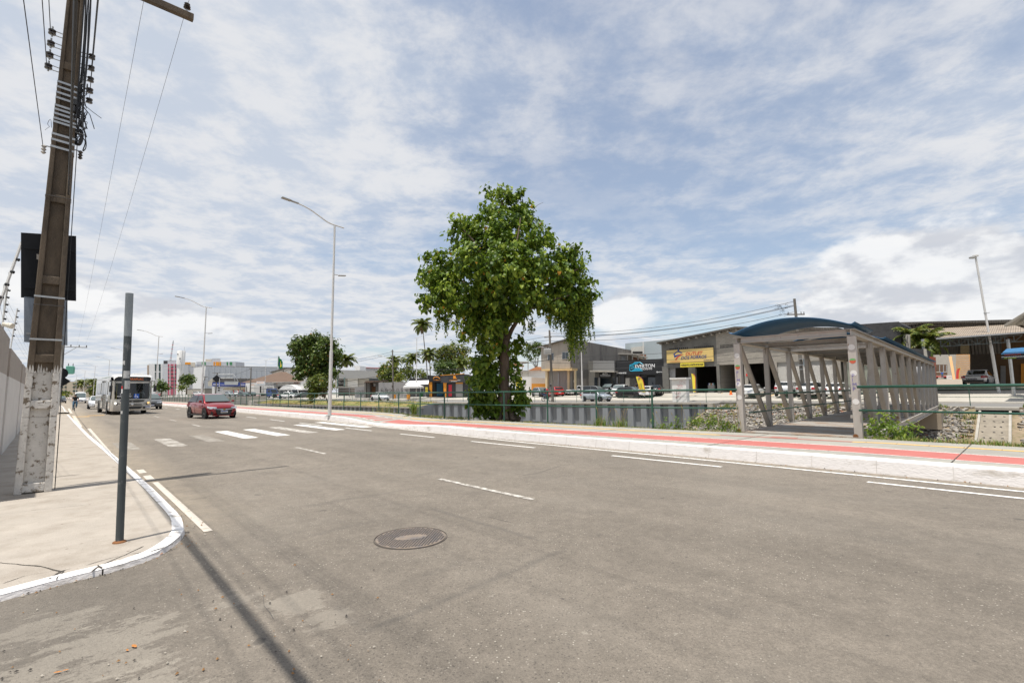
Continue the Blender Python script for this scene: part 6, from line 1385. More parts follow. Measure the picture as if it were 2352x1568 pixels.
for i,(x0,x1,lab)in enumerate(((639.5,685,'front white barrel vaulted fabric shelter by the parked pickups'),(669,712,'second white barrel vaulted shelter partly behind the yellow green bush'))):
 Yq=136+3*i;t=thing('fabric_shelter',lab,'shelter',P(x0,912,Yq),group='white vaulted shelters');o2=t.location;mb=MB();n_=10
 for dz,r in((0,1),):
  fr=[P(x0+(x1-x0)*k/n_,895.5-12.5*math.sin(math.pi*k/n_)**.8,Yq)-o2 for k in range(n_+1)];bk=[p+V((0,6,0))for p in fr];m_=n_+1
  mb.add(fr+bk,[(k,k+1,m_+k+1,m_+k)[::-1]for k in range(n_)]);mb.add(fr,[tuple(range(m_))])
 mb.build('vault',M_wht,t)
 for k in(0,n_):MB().tube([fr[k],V((fr[k].x,fr[k].y,0))],.05,6).build('leg',M_lampw,t)
bs=thing('paint_store','white store with a long blue sign band and dark roof behind the red car','shop',P(487,908,165))
pr(bs,'wall',M_wht,rc(487,884,564,908),fy(165),V((0,12,0)));pr(bs,'sign_band',mat('sign_blue',(.015,.045,.26),.5),[(487.5,886.8),(563.5,886.8),(563.5,878),(487.5,878)],fy(164),V((0,1.2,0)))
pr(bs,'roof',M_tin2,[(489,878.4),(566,879),(568,869),(497,868.6)],fy(165),V((0,8,0)));pr(bs,'side_gable',mat('cream_gable',(.5,.46,.38),.8),[(478,886),(488,886),(488,868),(478,876)],fy(166),V((0,4,0)))
pr(bs,'grey_panel',mat('panel_grey',(.40,.42,.43),.6),rc(515.5,875.5,546.5,883.6),fy(163.5),V((0,.2,0)))
ftext(bs,'COMPRE',506.5,514.6,(883.6,883.6),fy(164),M_txw,-.1);ftext(bs,'tintas',490,502,(883.8,883.8),fy(164),M_txw,-.1);ftext(bs,'tintas',553,562.5,(884.4,884.4),fy(164),M_txw,-.1)
pr(bs,'porch_roof',mat('porch_tan',(.30,.25,.17),.8),[(511,895),(566,894),(566,890),(516,890.6)],fy(160),V((0,5,0)))
bf=thing('billboard_frame','bent empty billboard frame on the roof of the blue sign store','billboard',P(502,869,162));o=bf.location
for x in(502.5,518,528,534.5):MB().tube([P(x,869,162)-o,P(x,859,162)-o],.09,5).build('upright',M_galv,bf)
for l in(((502,859),(535,859)),((502,868),(535,868)),((535,859),(541.5,866),(548,877)),((518,868),(528,860)),((538,868),(540,876))):MB().tube([P(*q,162)-o for q in l],.08,5).build('bar',M_galv,bf)
wh=thing('white_warehouse','huge windowless white and grey metal warehouse','warehouse',P(468.6,908,250));o=wh.location
zt_=P(468.6,839.6,250).z;c0=P(468.6,908,250);c1_=P(441.5,908,262);c2_=P(720,908,285)
for nm,a,b_,m in(('end_wall',c1_,c0,mat('white_cladding',(.66,.66,.665),.6,var=.03)),('long_wall',c0,c2_,mat('grey_cladding',(.43,.45,.48),.6,var=.04))):
 d_=(b_-a);n_=V((d_.y,-d_.x,0)).normalized();n_=n_ if n_.y>0 else-n_
 mb=MB();mb.prism([V((a.x,a.y,-2))-o,V((b_.x,b_.y,-2))-o,V((b_.x,b_.y,zt_))-o,V((a.x,a.y,zt_))-o],n_*.5);mb.build(nm,m,wh)
mb=MB();q=[V((p.x,p.y,zt_-.4))-o for p in(c0,c2_,c2_+(c1_-c0),c1_)];mb.prism(q,V((0,0,.5)));mb.build('roof',mat('roof_pale',(.5,.48,.45),.7),wh)
for k in range(22):
 a=c0.lerp(c2_,(k+.5)/22);MB().box(a-o+V((0,0,zt_/2-a.z))-V((0,.1,0)),(.25,.2,zt_-.6)).build('seam',mat('grey_cladding',(.43,.45,.48),.6),wh)
pr(wh,'corner_trim',M_wht,[(468,905),(469,905),(469,839.4),(468,839.4)],fy(249.6),V((0,.2,0)))
gs=thing('gabled_shed','white shed with a low gable roof behind the brown roofed workshop','shed',P(625,905,190))
pr(gs,'wall',M_wht,[(625,905),(700,905),(700,852),(660,846),(625,856)],fy(190),V((0,12,0)));pr(gs,'roof',M_tin2,[(619,856),(654,845.4),(704,850),(704,848.6),(654,844),(619,854.6)],fy(188),V((0,14,0)))
for x in(626,649.5,672):pr(gs,'vent_slot',M_dark,rc(x,850 if x>630 else 857,x+1.6,858 if x>630 else 863),fy(189.8),V((0,.1,0)))
def apartment(label,Y,parts,name='apartment_block'):
 x0,y0,x1,y1=parts[0][2];t=thing(name,label,'apartment block',P(x0,908,Y))
 for nm,m,(x0,y0,x1,y1),dy in parts:pr(t,nm,m,rc(x0,y0,x1,y1),fy(Y+dy),V((0,14 if dy==0 else .5,0)))
 return t
M_apw=mat('apartment_white',(.62,.62,.62),.8,var=.04);M_apg=mat('apartment_grey',(.46,.47,.50),.8,var=.04);M_pink=mat('apartment_pink',(.40,.09,.13),.8,var=.05);M_glz=mat('dark_green_glass',(.02,.045,.045),.3)
pk=[('wall',M_apw,(341,835.5,404,908),0),('grey_wall',M_apg,(373,835.6,386,908),-.3),('brick_end',mat('brick_end',(.35,.27,.2),.9,var=.2),(338,838,341.5,862),-.2),('roof_tank',M_charc,(375.5,828,384,835.6),.6),('roof_block',M_apg,(385.5,827,403.5,835.6),.6),('pink_panel',M_pink,(385.5,835.6,404,908),-.5)]
for x in(355.6,364.6):
 for y in(836,855,873):pk.append(('window_strip',M_glz,(x,y,x+3.2,y+16),-.4))
for x in(389.6,399):pk.append(('white_rib',M_apw,(x,836,x+1.5,908),-.8))
for k in range(7):pk.append(('window_row',M_glz,(386,841+k*8.2,404,843+k*8.2),-.6))
apartment('white apartment block with pink striped facade right of the bus',350,pk)
g2=[('wall',M_apg,(404,836.5,452,908),0),('grey_wall',M_apw,(414,836.6,420,908),-.3),('ochre_panel',M_orangep,(424,831.6,437.4,837),-.2),('roof_block',mat('cream_block',(.55,.5,.42),.8),(437.4,832,448,842),-.1)]
for x in(420,427.6,431):g2.append(('window_strip',M_glz,(x,837,x+2,862),-.4))
apartment('grey apartment block with an ochre panel between tower and warehouse',370,g2)
g3=[('wall',M_apg,(451,830.6,541,908),0),('roof_block',M_apg,(487,823,505.5,831),.6),('roof_block',mat('cream_block',(.55,.5,.42),.8),(472,824.5,486,831),.6)]
for x,w_ in((463.5,1.8),(469.6,2.4),(520.6,2.3),(527.6,2.2),(531,1.8)):g3.append(('green_panel',mat('panel_green',(.02,.22,.06),.7),(x,831,x+w_,838),-.3))
for x,w_ in((490.4,3),(495.6,7),(504,3)):g3.append(('ochre_panel',M_orangep,(x,830.6,x+w_,840),-.3))
apartment('grey apartment block with green and ochre panels above the warehouse roof',420,g3)
wt=thing('water_tower','round white water tower with a thicker upper tank','water tower',P(411,908,260));s_=260/1110;zz_=lambda y:P(411,y,260).z-wt.location.z
MB().lathe([(6.2*s_,0),(5.9*s_,zz_(883)),(6.3*s_,zz_(838))],20).build('shaft',M_wht,wt,smooth=True);MB().lathe([(8.0*s_,zz_(838)),(8.0*s_,zz_(806)),(7.4*s_,zz_(805))],20).build('tank',M_wht,wt,smooth=True)
MB().tube([V((7.4*s_,-2,0)),V((8.6*s_,-2,zz_(806)))],.12,6).build('pipe',M_galv,wt);MB().tube([V((6*s_,0,zz_(806))),V((6.4*s_,0,zz_(797)))],.08,5).build('antenna',M_galv,wt)
for x,y in((408,812),(413,822)):pr(wt,'vent',M_dark,rc(x-1.2,y,x+1.2,y+2.2),fy(260-8.4*s_),V((0,.2,0)))
ms=thing('antenna_mast','thin lattice antenna mast on the roof of the pink striped block','mast',P(391.5,829,345))
for k in range(3):MB().tube([V((.5*math.cos(k*2.1),.5*math.sin(k*2.1),0)),V((.15*math.cos(k*2.1)+1.2,.15*math.sin(k*2.1),P(394,782,345).z-ms.location.z))],.1,4).build('leg',M_galv,ms)
for k in range(9):MB().box((.12*k+.1,0,k*1.55+.8),(.9,.9,.25)).build('rung',M_txr if k%2 else M_galv,ms)
be=thing('apartment_block','low beige apartment building closing the view at the end of the avenue','apartment block',P(163,911,250));M_bei=mat('beige_render',(.42,.37,.29),.85,var=.05)
pr(be,'wall',M_bei,[(128,912),(232,912),(232,873),(178,873),(178,876),(128,876)],fy(250),V((0,14,0)));pr(be,'roof',M_tin2,rc(177,871.6,208,873.4),fy(249),V((0,14,0)))
for x in(140,148,167,172.6,199,205,216):
 for y in(879.5,887.5,896):pr(be,'window',M_glz,rc(x,y,x+4.4,y+3.2),fy(249.8),V((0,.2,0)))
for i,(x0,y0,x1,y1,Y,m,lab)in enumerate(((430,893,470,908,200,M_conc,'low concrete yard wall behind the red car roof'),(470,892,487,908,195,M_plast,'grey yard wall left of the blue sign store'),(404,889,431,908,210,M_wht,'white garden wall below the water tower'),(360,898,384,909,205,M_conc,'pale wall under the rounded tree right of the bus'),(232,899,340,913,190,M_conc,'long pale boundary wall behind the bus'))):
 p=P(x0,y1,Y);mb=MB();mb.prism([P(x0,y1+2,Y)-p,P(x1,y1+2,Y)-p,P(x1,y0,Y)-p,P(x0,y0,Y)-p],V((0,.3,0)));w_=x1-x0;mb.mi=1
 mb.prism([P(x0-.3,y0+.8,Y-.05)-p,P(x1+.3,y0+.8,Y-.05)-p,P(x1+.3,y0-.3,Y-.05)-p,P(x0-.3,y0-.3,Y-.05)-p],V((0,.4,0)))
 tag(mb.build('garden_wall',[m,M_plast],loc=p),lab,'wall')
VC=60.5;ch=thing('charcoal_building','charcoal rendered flat building right behind the footbridge roof','building',Fz(1985,fz(8,62),VC));zlo=ch.location.z-.4
def cw(x0,y0,x1,y1,v):return[PV(x0,y1,v),PV(x1,y1,v),PV(x1,y0,v),PV(x0,y0,v)]
pr(ch,'upper_wall',M_charc,[(1938,806),(2070,800),(2070,744),(2064,738.4),(1938,747)],fv(VC),N*8)
prz(ch,'ground_floor',mat('greenish_shutter',(.25,.26,.21),.6,var=.1),[Fz(1938,zlo,VC+.5),Fz(2070,zlo,VC+.5),PV(2070,806,VC+.5),PV(1938,808,VC+.5)],N*7)
pr(ch,'projecting_wall',M_charc,[(2062,832),(2126,836),(2124,802),(2062,798)],fv(VC-5),N*5);pr(ch,'pale_edge',M_conc,[(2124,838),(2132,836),(2127,801),(2121,801)],fv(VC-5.2),N*.3)
pr(ch,'pale_pillar',M_conc,[(2082,800),(2090,801),(2089,768),(2080,768)],fv(VC-3),N*.4)
mb=MB();rr=random.Random(4);c_=PV(2080,780,VC-3.4)-ch.location
for k in range(10):mb.tube(smooth_line([c_+V((rr.uniform(-.3,.3),0,rr.uniform(-.6,.6)))for _ in range(4)],2),.015,4)
mb.build('meter_cables',M_cable,ch)
yg=MB();yg.add([W(a_,b_,c_)for b_,c_ in((62.2,1.17),(82,1.25),(150,2.75),(240,3.3))for a_ in(-16-.3*b_,24)],[(0,1,3,2),(2,3,5,4),(4,5,7,6)]);struct(yg.build('yard_floor',mat('yard_dirt',(.30,.25,.19),.95,var=.2,scale=.8)))
sh=thing('tin_roof_shed','open drive-in shed with tan corrugated roof and dark interior','shed',Fz(2160,1.0,60));o=sh.location
g_=lambda x,y,v:PV(x,y,v)-o
mb=MB();mb.prism([g_(2150,776.5,58.5),g_(2372,760.5,58.5),g_(2325,744.5,67),g_(2128,755,67)],V((0,0,-.06)));mb.build('front_roof',M_tin,sh)
mb=MB();mb.prism([g_(2150,779.4,58.45),g_(2372,763.6,58.45),g_(2372,760.2,58.45),g_(2150,776.2,58.45)],N*.08);mb.build('gutter',mat('gutter_grey',(.30,.31,.32),.5),sh)
mb=MB();mb.prism([g_(2070,756,67.2),g_(2116,749,67.2),g_(2330,747,67.2),g_(2330,740,67.2),g_(2116,742,67.2),g_(2070,749,67.2)],N*.3);mb.build('rear_gable',M_tin2,sh)
mb=MB();mb.prism([g_(2068,749.4,66.8),g_(2116,742,66.8),g_(2470,739.6,66.8),g_(2470,738.8,66.8),g_(2116,741,66.8),g_(2068,748.4,66.8)],N*21);mb.build('rear_roof',M_tin2,sh)
for k in range(9):
 a,b_=g_(2160+k*21,782-k*1.5,59),g_(2181+k*21,780.5-k*1.5,59);mb=MB();c2=a+V((0,0,-.55));d2=b_+V((0,0,-.55));mb.beam(a,b_,.06,.06);mb.beam(c2,d2,.06,.06);mb.beam(a,d2,.04,.04)if k%2 else mb.beam(c2,b_,.04,.04);mb.beam(a,c2,.04,.04);mb.build('truss_bay',mat('truss_teal',(.10,.12,.12),.6),sh)
def wallq(name,m,pts,ext):mb=MB();mb.prism([g_(*p)for p in pts],ext);return mb.build(name,m,sh)
wallq('hanging_sheet',M_tin2,[(2120,815,76),(2300,812,76),(2300,757,76),(2120,759,76)],N*.1)
wallq('clear_sheet',mat('fibreglass_sheet',(.38,.30,.17),.6),[(2206,811,75.8),(2226,811,75.8),(2226,790,75.8),(2206,790,75.8)],N*.05)
wallq('inner_wall',mat('inner_dark_wall',(.10,.085,.07),.9,var=.2),[(2228,900,87),(2310,900,87),(2310,806,87),(2228,806,87)],N*.2)
wallq('right_wall',mat('ochre_dark_wall',(.13,.075,.035),.9,var=.15),[(2288,912,80),(2420,912,80),(2420,765,80),(2288,765,80)],N*.2)
wallq('door_panel',M_shut,[(2298,905,79.9),(2310,905,79.9),(2310,840,79.9),(2298,840,79.9)],N*.05);wallq('yellow_door',M_orangep,[(2345,908,79.9),(2352,908,79.9),(2352,835,79.9),(2345,835,79.9)],N*.05)
wallq('rear_upper_wall',M_tin2,[(2060,814,87.4),(2470,808,87.4),(2470,730,87.4),(2060,740,87.4)],N*.1)
wallq('yard_wall',mat('yard_orange_wall',(.55,.32,.15),.9,var=.12),[(2196,884,162),(2232,884,162),(2232,812,162),(2196,812,162)],N*.2)
wallq('yard_end_wall',mat('yard_pale',(.4,.38,.34),.9,var=.12),[(2130,884,185),(2204,884,185),(2204,812,185),(2130,812,185)],N*.2)
mb=MB()
for k in range(11):a=g_(2203+k*-.9,868-k*4.9,154+k*.35);mb.frame(a,-U*2.3,N*.6,V((0,0,.2)))
mb.build('stair_steps',M_conc,sh)
mb=MB();mb.prism([g_(2189,874,153),g_(2195,874,153),g_(2186,818,158),g_(2179,818,158)],N*.15);mb.build('stair_side',mat('yard_orange_wall',(.55,.32,.15),.9,var=.12),sh)
for x,y in((2131,905),(2330,915)):
 a=g_(x,y,59);mb=MB();mb.beam(V((a.x,a.y,-.8)),V((a.x,a.y,g_(x,778,59).z)),.16,.16);mb.build('roof_post',M_galv,sh)
pr(sh,'red_gate',mat('rust_red_sheet',(.27,.075,.045),.75,var=.12,scale=1),[(2133,903),(2152,902),(2149,820),(2132,818)],fv(58),N*.1)
rcn=thing('roof_canopy','pale pitched canopy roof cut off by the right picture edge','canopy',Fz(2330,1.0,52));o=rcn.location
mb=MB();mb.prism([PV(2306,745,57)-o,PV(2380,700,54)-o,PV(2460,672,50)-o,PV(2440,735,55)-o,PV(2328,742,58)-o],V((0,0,-.2)));mb.build('roof',mat('pale_boards',(.38,.34,.28),.8,var=.15,scale=2),rcn)
p=PV(2345,745,55)-o;mb=MB();mb.beam(V((p.x+1,p.y,-.5)),V((p.x+1,p.y,p.z)),.18,.18);mb.build('canopy_post',M_galv,rcn)
aw=thing('awning_banner','black awning with red lettering and blue top at the right picture edge','awning',Fz(2330,2.5,54));o=aw.location
mb=MB();mb.prism([PV(2300,824.5,54)-o,PV(2440,822,54)-o,PV(2440,803,54)-o,PV(2300,810,54)-o],N*.06);mb.build('banner',M_blackw,aw)
mb=MB();mb.prism([PV(2299.5,812,53.9)-o,PV(2440,804.5,53.9)-o,PV(2440,790,56)-o,PV(2312,801,56)-o],V((0,0,-.05)));mb.build('awning_top',mat('awning_blue',(.03,.14,.30),.6),aw)
ftext(aw,'RESISTÊNCIAS',2307.5,2345,(816.4,814),fv(53.98),M_txr,-.02,hpx=4);ftext(aw,'RESISTÊNCIAS CONVENCIONAIS E MODELOS ESPECIAIS',2300.5,2352,(820.4,819),fv(53.98),M_txw,-.02,hpx=1.7);ftext(aw,'(79) 3044-5200',2306,2334,(823.6,822.6),fv(53.98),mat('letter_lime',(.35,.5,.05),.5),-.02,hpx=1.6)
def paint(name,col,rough=.28,metal=.25):return mat(name,col,rough,metal=metal,var=.04,scale=2,coat=.8)
M_tyre=mat('tyre_rubber',(.02,.02,.021),.85,var=.1);M_rim=mat('alloy_rim',(.50,.50,.51),.3,metal=.8,var=.05);M_trim=mat('black_trim',(.02,.02,.021),.5,var=.05)
M_cgl=glassmat('car_glass',(.012,.016,.017),0,.04);M_wsg=glassmat('windscreen_glass',(.10,.125,.125),0,.08)
M_hl=mat('headlight_glass',(.55,.57,.6),.12,metal=.3,var=.2,scale=30,coat=1);M_tl=mat('tail_light_red',(.42,.01,.015),.2,coat=1,var=.05);M_chrome=mat('chrome',(.72,.72,.73),.12,metal=1,var=0);M_plate=mat('plate_white',(.75,.75,.75),.5,var=.02);M_plateb=mat('plate_blue',(.02,.08,.42),.5,var=0);M_well=mat('wheel_well',(.008,.008,.008),.9,var=0)
BODY=mat('CARPAINT',(.5,.5,.5),.3)
KINDS={'hatch':dict(w=.86,st=[(-1.98,.66,.40,.74,.78),(-1.93,.78,.30,.88,.92),(-1.6,.84,.22,.94,.96),(-.9,.865,.19,.95,.97),(0,.87,.18,.93,.96),(.75,.87,.18,.91,.98),(1.25,.865,.19,.87,.95),(1.62,.83,.21,.78,.87),(1.86,.76,.24,.68,.75),(1.97,.64,.32,.58,.63)],gh=[(1.02,.94),(.32,1.40),(-.25,1.47),(-1.2,1.43),(-1.52,1.36),(-1.9,.93)],wr=.60,wx=(1.24,-1.27),r=.31),'sedan':dict(w=.87,st=[(-2.2,.62,.42,.80,.86),(-2.14,.76,.32,.93,.98),(-1.7,.83,.23,.95,1.0),(-.9,.87,.19,.94,.97),(0,.875,.18,.92,.95),(.8,.875,.18,.90,.96),(1.35,.865,.19,.85,.92),(1.8,.82,.21,.76,.84),(2.08,.74,.25,.66,.72),(2.2,.62,.33,.56,.61)],gh=[(1.12,.93),(.38,1.39),(-.25,1.46),(-.95,1.42),(-1.2,1.36),(-1.85,.96)],wr=.60,wx=(1.33,-1.33),r=.32),'suv':dict(w=.92,st=[(-2.1,.72,.46,.90,.95),(-2.04,.85,.36,1.02,1.06),(-1.7,.90,.28,1.06,1.08),(-.9,.92,.25,1.06,1.08),(0,.925,.24,1.04,1.06),(.85,.925,.24,1.02,1.10),(1.4,.915,.25,.99,1.07),(1.82,.88,.27,.90,.99),(2.06,.80,.32,.78,.86),(2.15,.68,.40,.66,.72)],gh=[(1.1,1.06),(.45,1.55),(-.2,1.63),(-1.45,1.60),(-1.75,1.52),(-2.02,1.05)],wr=.68,wx=(1.32,-1.32),r=.36),'pickup':dict(w=.93,st=[(-2.65,.86,.55,.98,1.05),(-2.6,.91,.45,1.06,1.10),(-1.6,.92,.36,1.08,1.10),(-.5,.93,.32,1.07,1.10),(.4,.93,.32,1.06,1.10),(1.1,.93,.32,1.04,1.15),(1.75,.92,.33,1.03,1.12),(2.25,.90,.35,.96,1.05),(2.48,.83,.42,.86,.94),(2.56,.72,.50,.74,.80)],gh=[(1.35,1.12),(.72,1.68),(.2,1.76),(-.55,1.74),(-.72,1.68),(-.88,1.08)],wr=.68,wx=(1.6,-1.62),r=.39),'van':dict(w=.98,st=[(-2.7,.90,.45,1.0,1.1),(-2.66,.96,.36,1.1,1.2),(-1.6,.98,.30,1.1,1.2),(0,.98,.29,1.1,1.2),(1.3,.98,.29,1.1,1.2),(1.9,.96,.29,1.08,1.18),(2.3,.92,.30,1.0,1.08),(2.55,.84,.36,.84,.92),(2.63,.72,.44,.7,.76)],gh=[(2.05,1.12),(1.25,2.18),(.9,2.30),(-2.3,2.30),(-2.52,2.24),(-2.66,1.1)],wr=.84,wx=(1.65,-1.65),r=.36),}
def loft(st):
 vs,n=[],14;mb=MB()
 for x,w_,zb,zs,zt in st:
  half=[(0,zb),(w_*.84,zb),(w_*.965,zb+.05),(w_,zb+(zs-zb)*.5),(w_*.985,zs-.06),(w_*.92,zs+.005),(w_*.55,zt-.004),(0,zt)]
  ring=half+[(-y,z)for y,z in half[-2:0:-1]]
  vs+=[V((x,y,z))for y,z in ring]
 k=len(st);fs=[(i*n+j,(i+1)*n+j,(i+1)*n+(j+1)%n,i*n+(j+1)%n)for i in range(k-1)for j in range(n)]
 fs+=[tuple(range(n)),tuple((k-1)*n+j for j in range(n))[::-1]]
 return mb.add(vs,fs)
def freeze(o):
 "apply modifiers so that copies share plain mesh data"
 dg=bpy.context.evaluated_depsgraph_get();me=bpy.data.meshes.new_from_object(o.evaluated_get(dg));o.modifiers.clear();old=o.data;o.data=me;me.name=old.name;return o
def wheel(t,x,y,r,name='wheel',rim=M_rim,ww=.2,spokes=5):
 s=1 if y>0 else-1
 w_=sub(name,t);w_.location=(x,y,r);M=Matrix.Rotation(rad(-90*s),4,'X')
 MB().lathe([(r*.62,-ww*.5),(r*.93,-ww*.5),(r,-ww*.36),(r,ww*.36),(r*.93,ww*.5),(r*.62,ww*.5)],24,M,closed=True).build('tyre',M_tyre,w_,smooth=True)
 mb=MB();mb.lathe([(r*.64,-.02),(r*.64,ww*.40),(r*.58,ww*.44),(r*.55,ww*.2),(.001,ww*.2)],20,M)
 for k in range(spokes):a=k*math.tau/spokes;q=M@V((math.cos(a)*r*.57,math.sin(a)*r*.57,ww*.34));c_=M@V((0,0,ww*.40));mb.beam(c_,q,r*.16,.03,up=(0,1,0))
 mb.lathe([(r*.16,ww*.2),(r*.16,ww*.44),(.001,ww*.46)],10,M);mb.build('rim',rim,w_)
 return w_
def make_car(kind,detail=True,grille=True,name='parked_car'):
 K=KINDS[kind];t=thing(name,'x','car');w_,st,gh,wr=K['w'],K['st'],K['gh'],K['wr']
 b=loft(st).build('body',BODY,t,smooth=2,sub=1);freeze(b)
 zb_=min(gh[0][1],gh[-1][1]);zr_=max(z for x,z in gh);wb=w_*.93
 yy=lambda z:wb+(wr-wb)*max(0,(z-zb_)/(zr_-zb_))**1.15
 mb=MB();n=len(gh);L_=[V((x,yy(z),z-(.04 if i in(0,n-1)else 0)))for i,(x,z)in enumerate(gh)];R_=[V((p.x,-p.y,p.z))for p in L_]
 mb.add(L_+R_,[tuple(range(n))[::-1],tuple(range(n,2*n))]+[(i,(i+1)%n,n+(i+1)%n,n+i)for i in range(n)])
 g=mb.build('cabin',BODY,t,smooth=2,bevel=.045);freeze(g)
 def on(x,z,s=1,o=.012):return V((x,s*(yy(z)+o),z))
 (ax,az_),(bx,bz),(ex,ez),(fx_,fz_)=gh[0],gh[1],gh[-2],gh[-1]
 def cross(p,q,i0,i1,name,m,push):
  (x0,z0),(x1,z1)=p,q;d=V((x1-x0,0,z1-z0));nn=V((z1-z0,0,-(x1-x0))).normalized()*push
  a,c_=V((x0,0,z0))+d*i0,V((x0,0,z0))+d*i1;ya,yc=yy(a.z)-.07,yy(c_.z)-.07
  vs=[]
  for k in range(5):s=-1+k*.5;vs+=[V((a.x-.0-.05*s*s*(1 if push>0 else-1),s*ya,a.z))+nn,V((c_.x-.03*s*s*(1 if push>0 else-1),s*yc,c_.z))+nn]
  mb=MB();mb.add(vs,[(2*k,2*k+2,2*k+3,2*k+1)for k in range(4)]);return mb.build(name,m,t,smooth=2)
 cross(gh[0],gh[1],.07,.95,'windscreen',M_wsg,.05 if True else 0);cross(gh[-1],gh[-2],.30,.93,'rear_window',M_cgl,-.03)
 zl,zh=zb_+.055,zr_-.095
 fr=lambda z:ax+(bx-ax)*(z-az_)/(bz-az_)-.12
 re=lambda z:fx_+(ex-fx_)*(z-fz_)/(ez-fz_)+.14
 xm=(gh[0][0]+gh[-1][0])/2+.12
 if kind=='pickup':cuts=[(fr,xm+.02),(xm-.06,re)]
 elif kind=='van':cuts=[(fr,.95),(.85,-.6),(-.7,re)]
 else:cuts=[(fr,xm+.03),(xm-.05,re)]
 f_=lambda q,z:q(z)if callable(q)else q
 for s in(1,-1):
  for q0,q1 in cuts:
   mb=MB();p=[on(f_(q0,zl),zl,s),on(f_(q0,zh),zh,s),on(f_(q1,zh),zh,s),on(f_(q1,zl),zl,s)];mb.add(p if s>0 else p[::-1],[(0,1,2,3)]);mb.build('side_window',M_cgl,t)
  for x in K['wx']:
   mb=MB();r=K['r'];mb.lathe([(r+.055,0),(r+.055,.012),(.001,.012)],22,Matrix.Translation((x,s*(w_-.004),r+.01))@Matrix.Rotation(rad(-90*s),4,'X'));mb.build('wheel_arch',M_well,t)
  mb=MB();p=V((ax-.22,s*(w_+.09),zb_+.09));mb.box(p,(.11,.17,.12),taper=.85);mb.build('wing_mirror',BODY,t,bevel=.02)
  for q in((xm+.28,'front'),(xm-.62,'rear')):mb=MB();mb.box((q[0]-.1,s*(w_+.0),zb_-.17),(.17,.03,.03));mb.build('door_handle',BODY,t)
  for xd in(ax-.1,xm-.02,re(zl)-.02):mb=MB();mb.box((xd,s*(w_-.002),(st[4][2]+zb_)/2+.03),(.012,.012,zb_-st[4][2]-.2));mb.build('door_gap',M_trim,t)
  mb=MB();mb.box((0,s*(w_-.01),st[4][2]+.05),(1.7*K['wx'][0],.03,.09));mb.build('sill_trim',M_trim,t)
 for s in(1,-1):
  for x in K['wx']:wheel(t,x,s*(w_-.085),K['r'])
 xf,xr=st[-1][0],st[0][0];zs_f,zs_r=st[-2][3],st[1][3];wf=st[-2][1]
 for s in(1,-1):
  x0,x1=st[-2][0],st[-3][0];mb=MB();z0=zs_f-.10
  vs=[V((xf-.045,s*wf*.50,z0+.01)),V((xf-.06,s*wf*.52,z0+.11)),V((x0+.0,s*(wf*.97),z0+.0)),V((x0-.05,s*(wf*.96+.005),z0+.14)),V((x1+.04,s*(st[-3][1]+.006),z0+.07)),V((x1-.02,s*(st[-3][1]+.0),z0+.17))]
  fs=[(0,2,3,1),(2,4,5,3)];mb.add(vs,fs if s>0 else[f[::-1]for f in fs]);off_=V((.03,s*.02,0));mb.v=[v+off_ for v in mb.v];mb.build('headlight',M_hl,t)
  mb=MB();zt=zs_r-.2
  vs=[V((xr-.012,s*st[1][1]*.62,zt)),V((xr-.012,s*st[1][1]*.66,zt+.2)),V((st[1][0]-.03,s*(st[1][1]+.0),zt)),V((st[1][0]-.02,s*(st[1][1]-.01),zt+.22)),V((st[2][0]+.12,s*(st[2][1]+.004),zt+.04)),V((st[2][0]+.1,s*(st[2][1]-.01),zt+.2))]
  fs=[(0,1,3,2),(2,3,5,4)];mb.add(vs,fs if s>0 else[f[::-1]for f in fs]);mb.build('tail_light',M_tl,t)
 zg_=st[-1][2];mb=MB();mb.box((xf-.03,0,zg_+.03),(.08,wf*.95,.16));mb.build('lower_grille',M_trim,t,bevel=.02)
 if grille:mb=MB();mb.box((xf-.04,0,zs_f-.12),(.09,wf*.72,.09));mb.build('grille',M_trim,t,bevel=.015)
 for x,z,s in((xf+.015,zg_+.05,1),(xr-.02,zs_r-.3 if kind!='sedan' else zs_r-.2,-1)):
  p_=sub('number_plate',t);p_.location=(x,0,z);MB().box((0,0,0),(.012,.40,.13)).build('plate',M_plate,p_);MB().box((s*.004,0,.048),(.012,.39,.03)).build('plate_band',M_plateb,p_)
 mb=MB();mb.box((xr+.02,0,st[0][2]+.04),(.1,st[1][1]*1.7,.16));mb.build('rear_bumper',M_trim if kind in('suv','pickup')else BODY,t,bevel=.03)
 if kind=='pickup':
  mb=MB();mb.box((-1.72,0,1.07),(1.6,1.55,.12));mb.build('load_bed',M_trim,t)
 if kind=='van':mb=MB();mb.box((.2,0,2.38),(1.3,1.1,.14));mb.build('roof_unit',BODY,t,bevel=.04)
 return t
PROTO={}
CARCOL=dict(white=paint('paint_white',(.72,.72,.71),.3,0),silver=paint('paint_silver',(.47,.50,.53),.3,.5),black=paint('paint_black',(.012,.012,.013),.25),grey=paint('paint_grey',(.085,.088,.09),.3),red=paint('paint_red',(.48,.015,.015),.3,.1),dkred=paint('paint_dark_red',(.26,.012,.018),.22,.35),sand=paint('paint_sand',(.52,.50,.46),.35,.1),blue=paint('paint_blue',(.03,.07,.22),.35,.1))
def car(kind,colour,label,p,heading,name='parked_car',group=None,cat='car',scale=1.0):
 first=kind not in PROTO
 if first:
  PROTO[kind]=make_car(kind)
  def reg(o):
   CH_OF[o.name]=kids(o)
   for c_ in CH_OF[o.name]:reg(c_)
  reg(PROTO[kind]);PROTO[kind+'_used']=False
 pt=PROTO[kind];c_=copy_tree(pt,None,{'CARPAINT':CARCOL[colour]})
 c_.name=name;c_['label']=label;c_['category']=cat;c_.location=p;c_.rotation_euler=(0,0,math.atan2(heading.y,heading.x));c_.scale=(scale,)*3
 if group:c_['group']=group
 return c_
toU,frU=U.copy(),-U
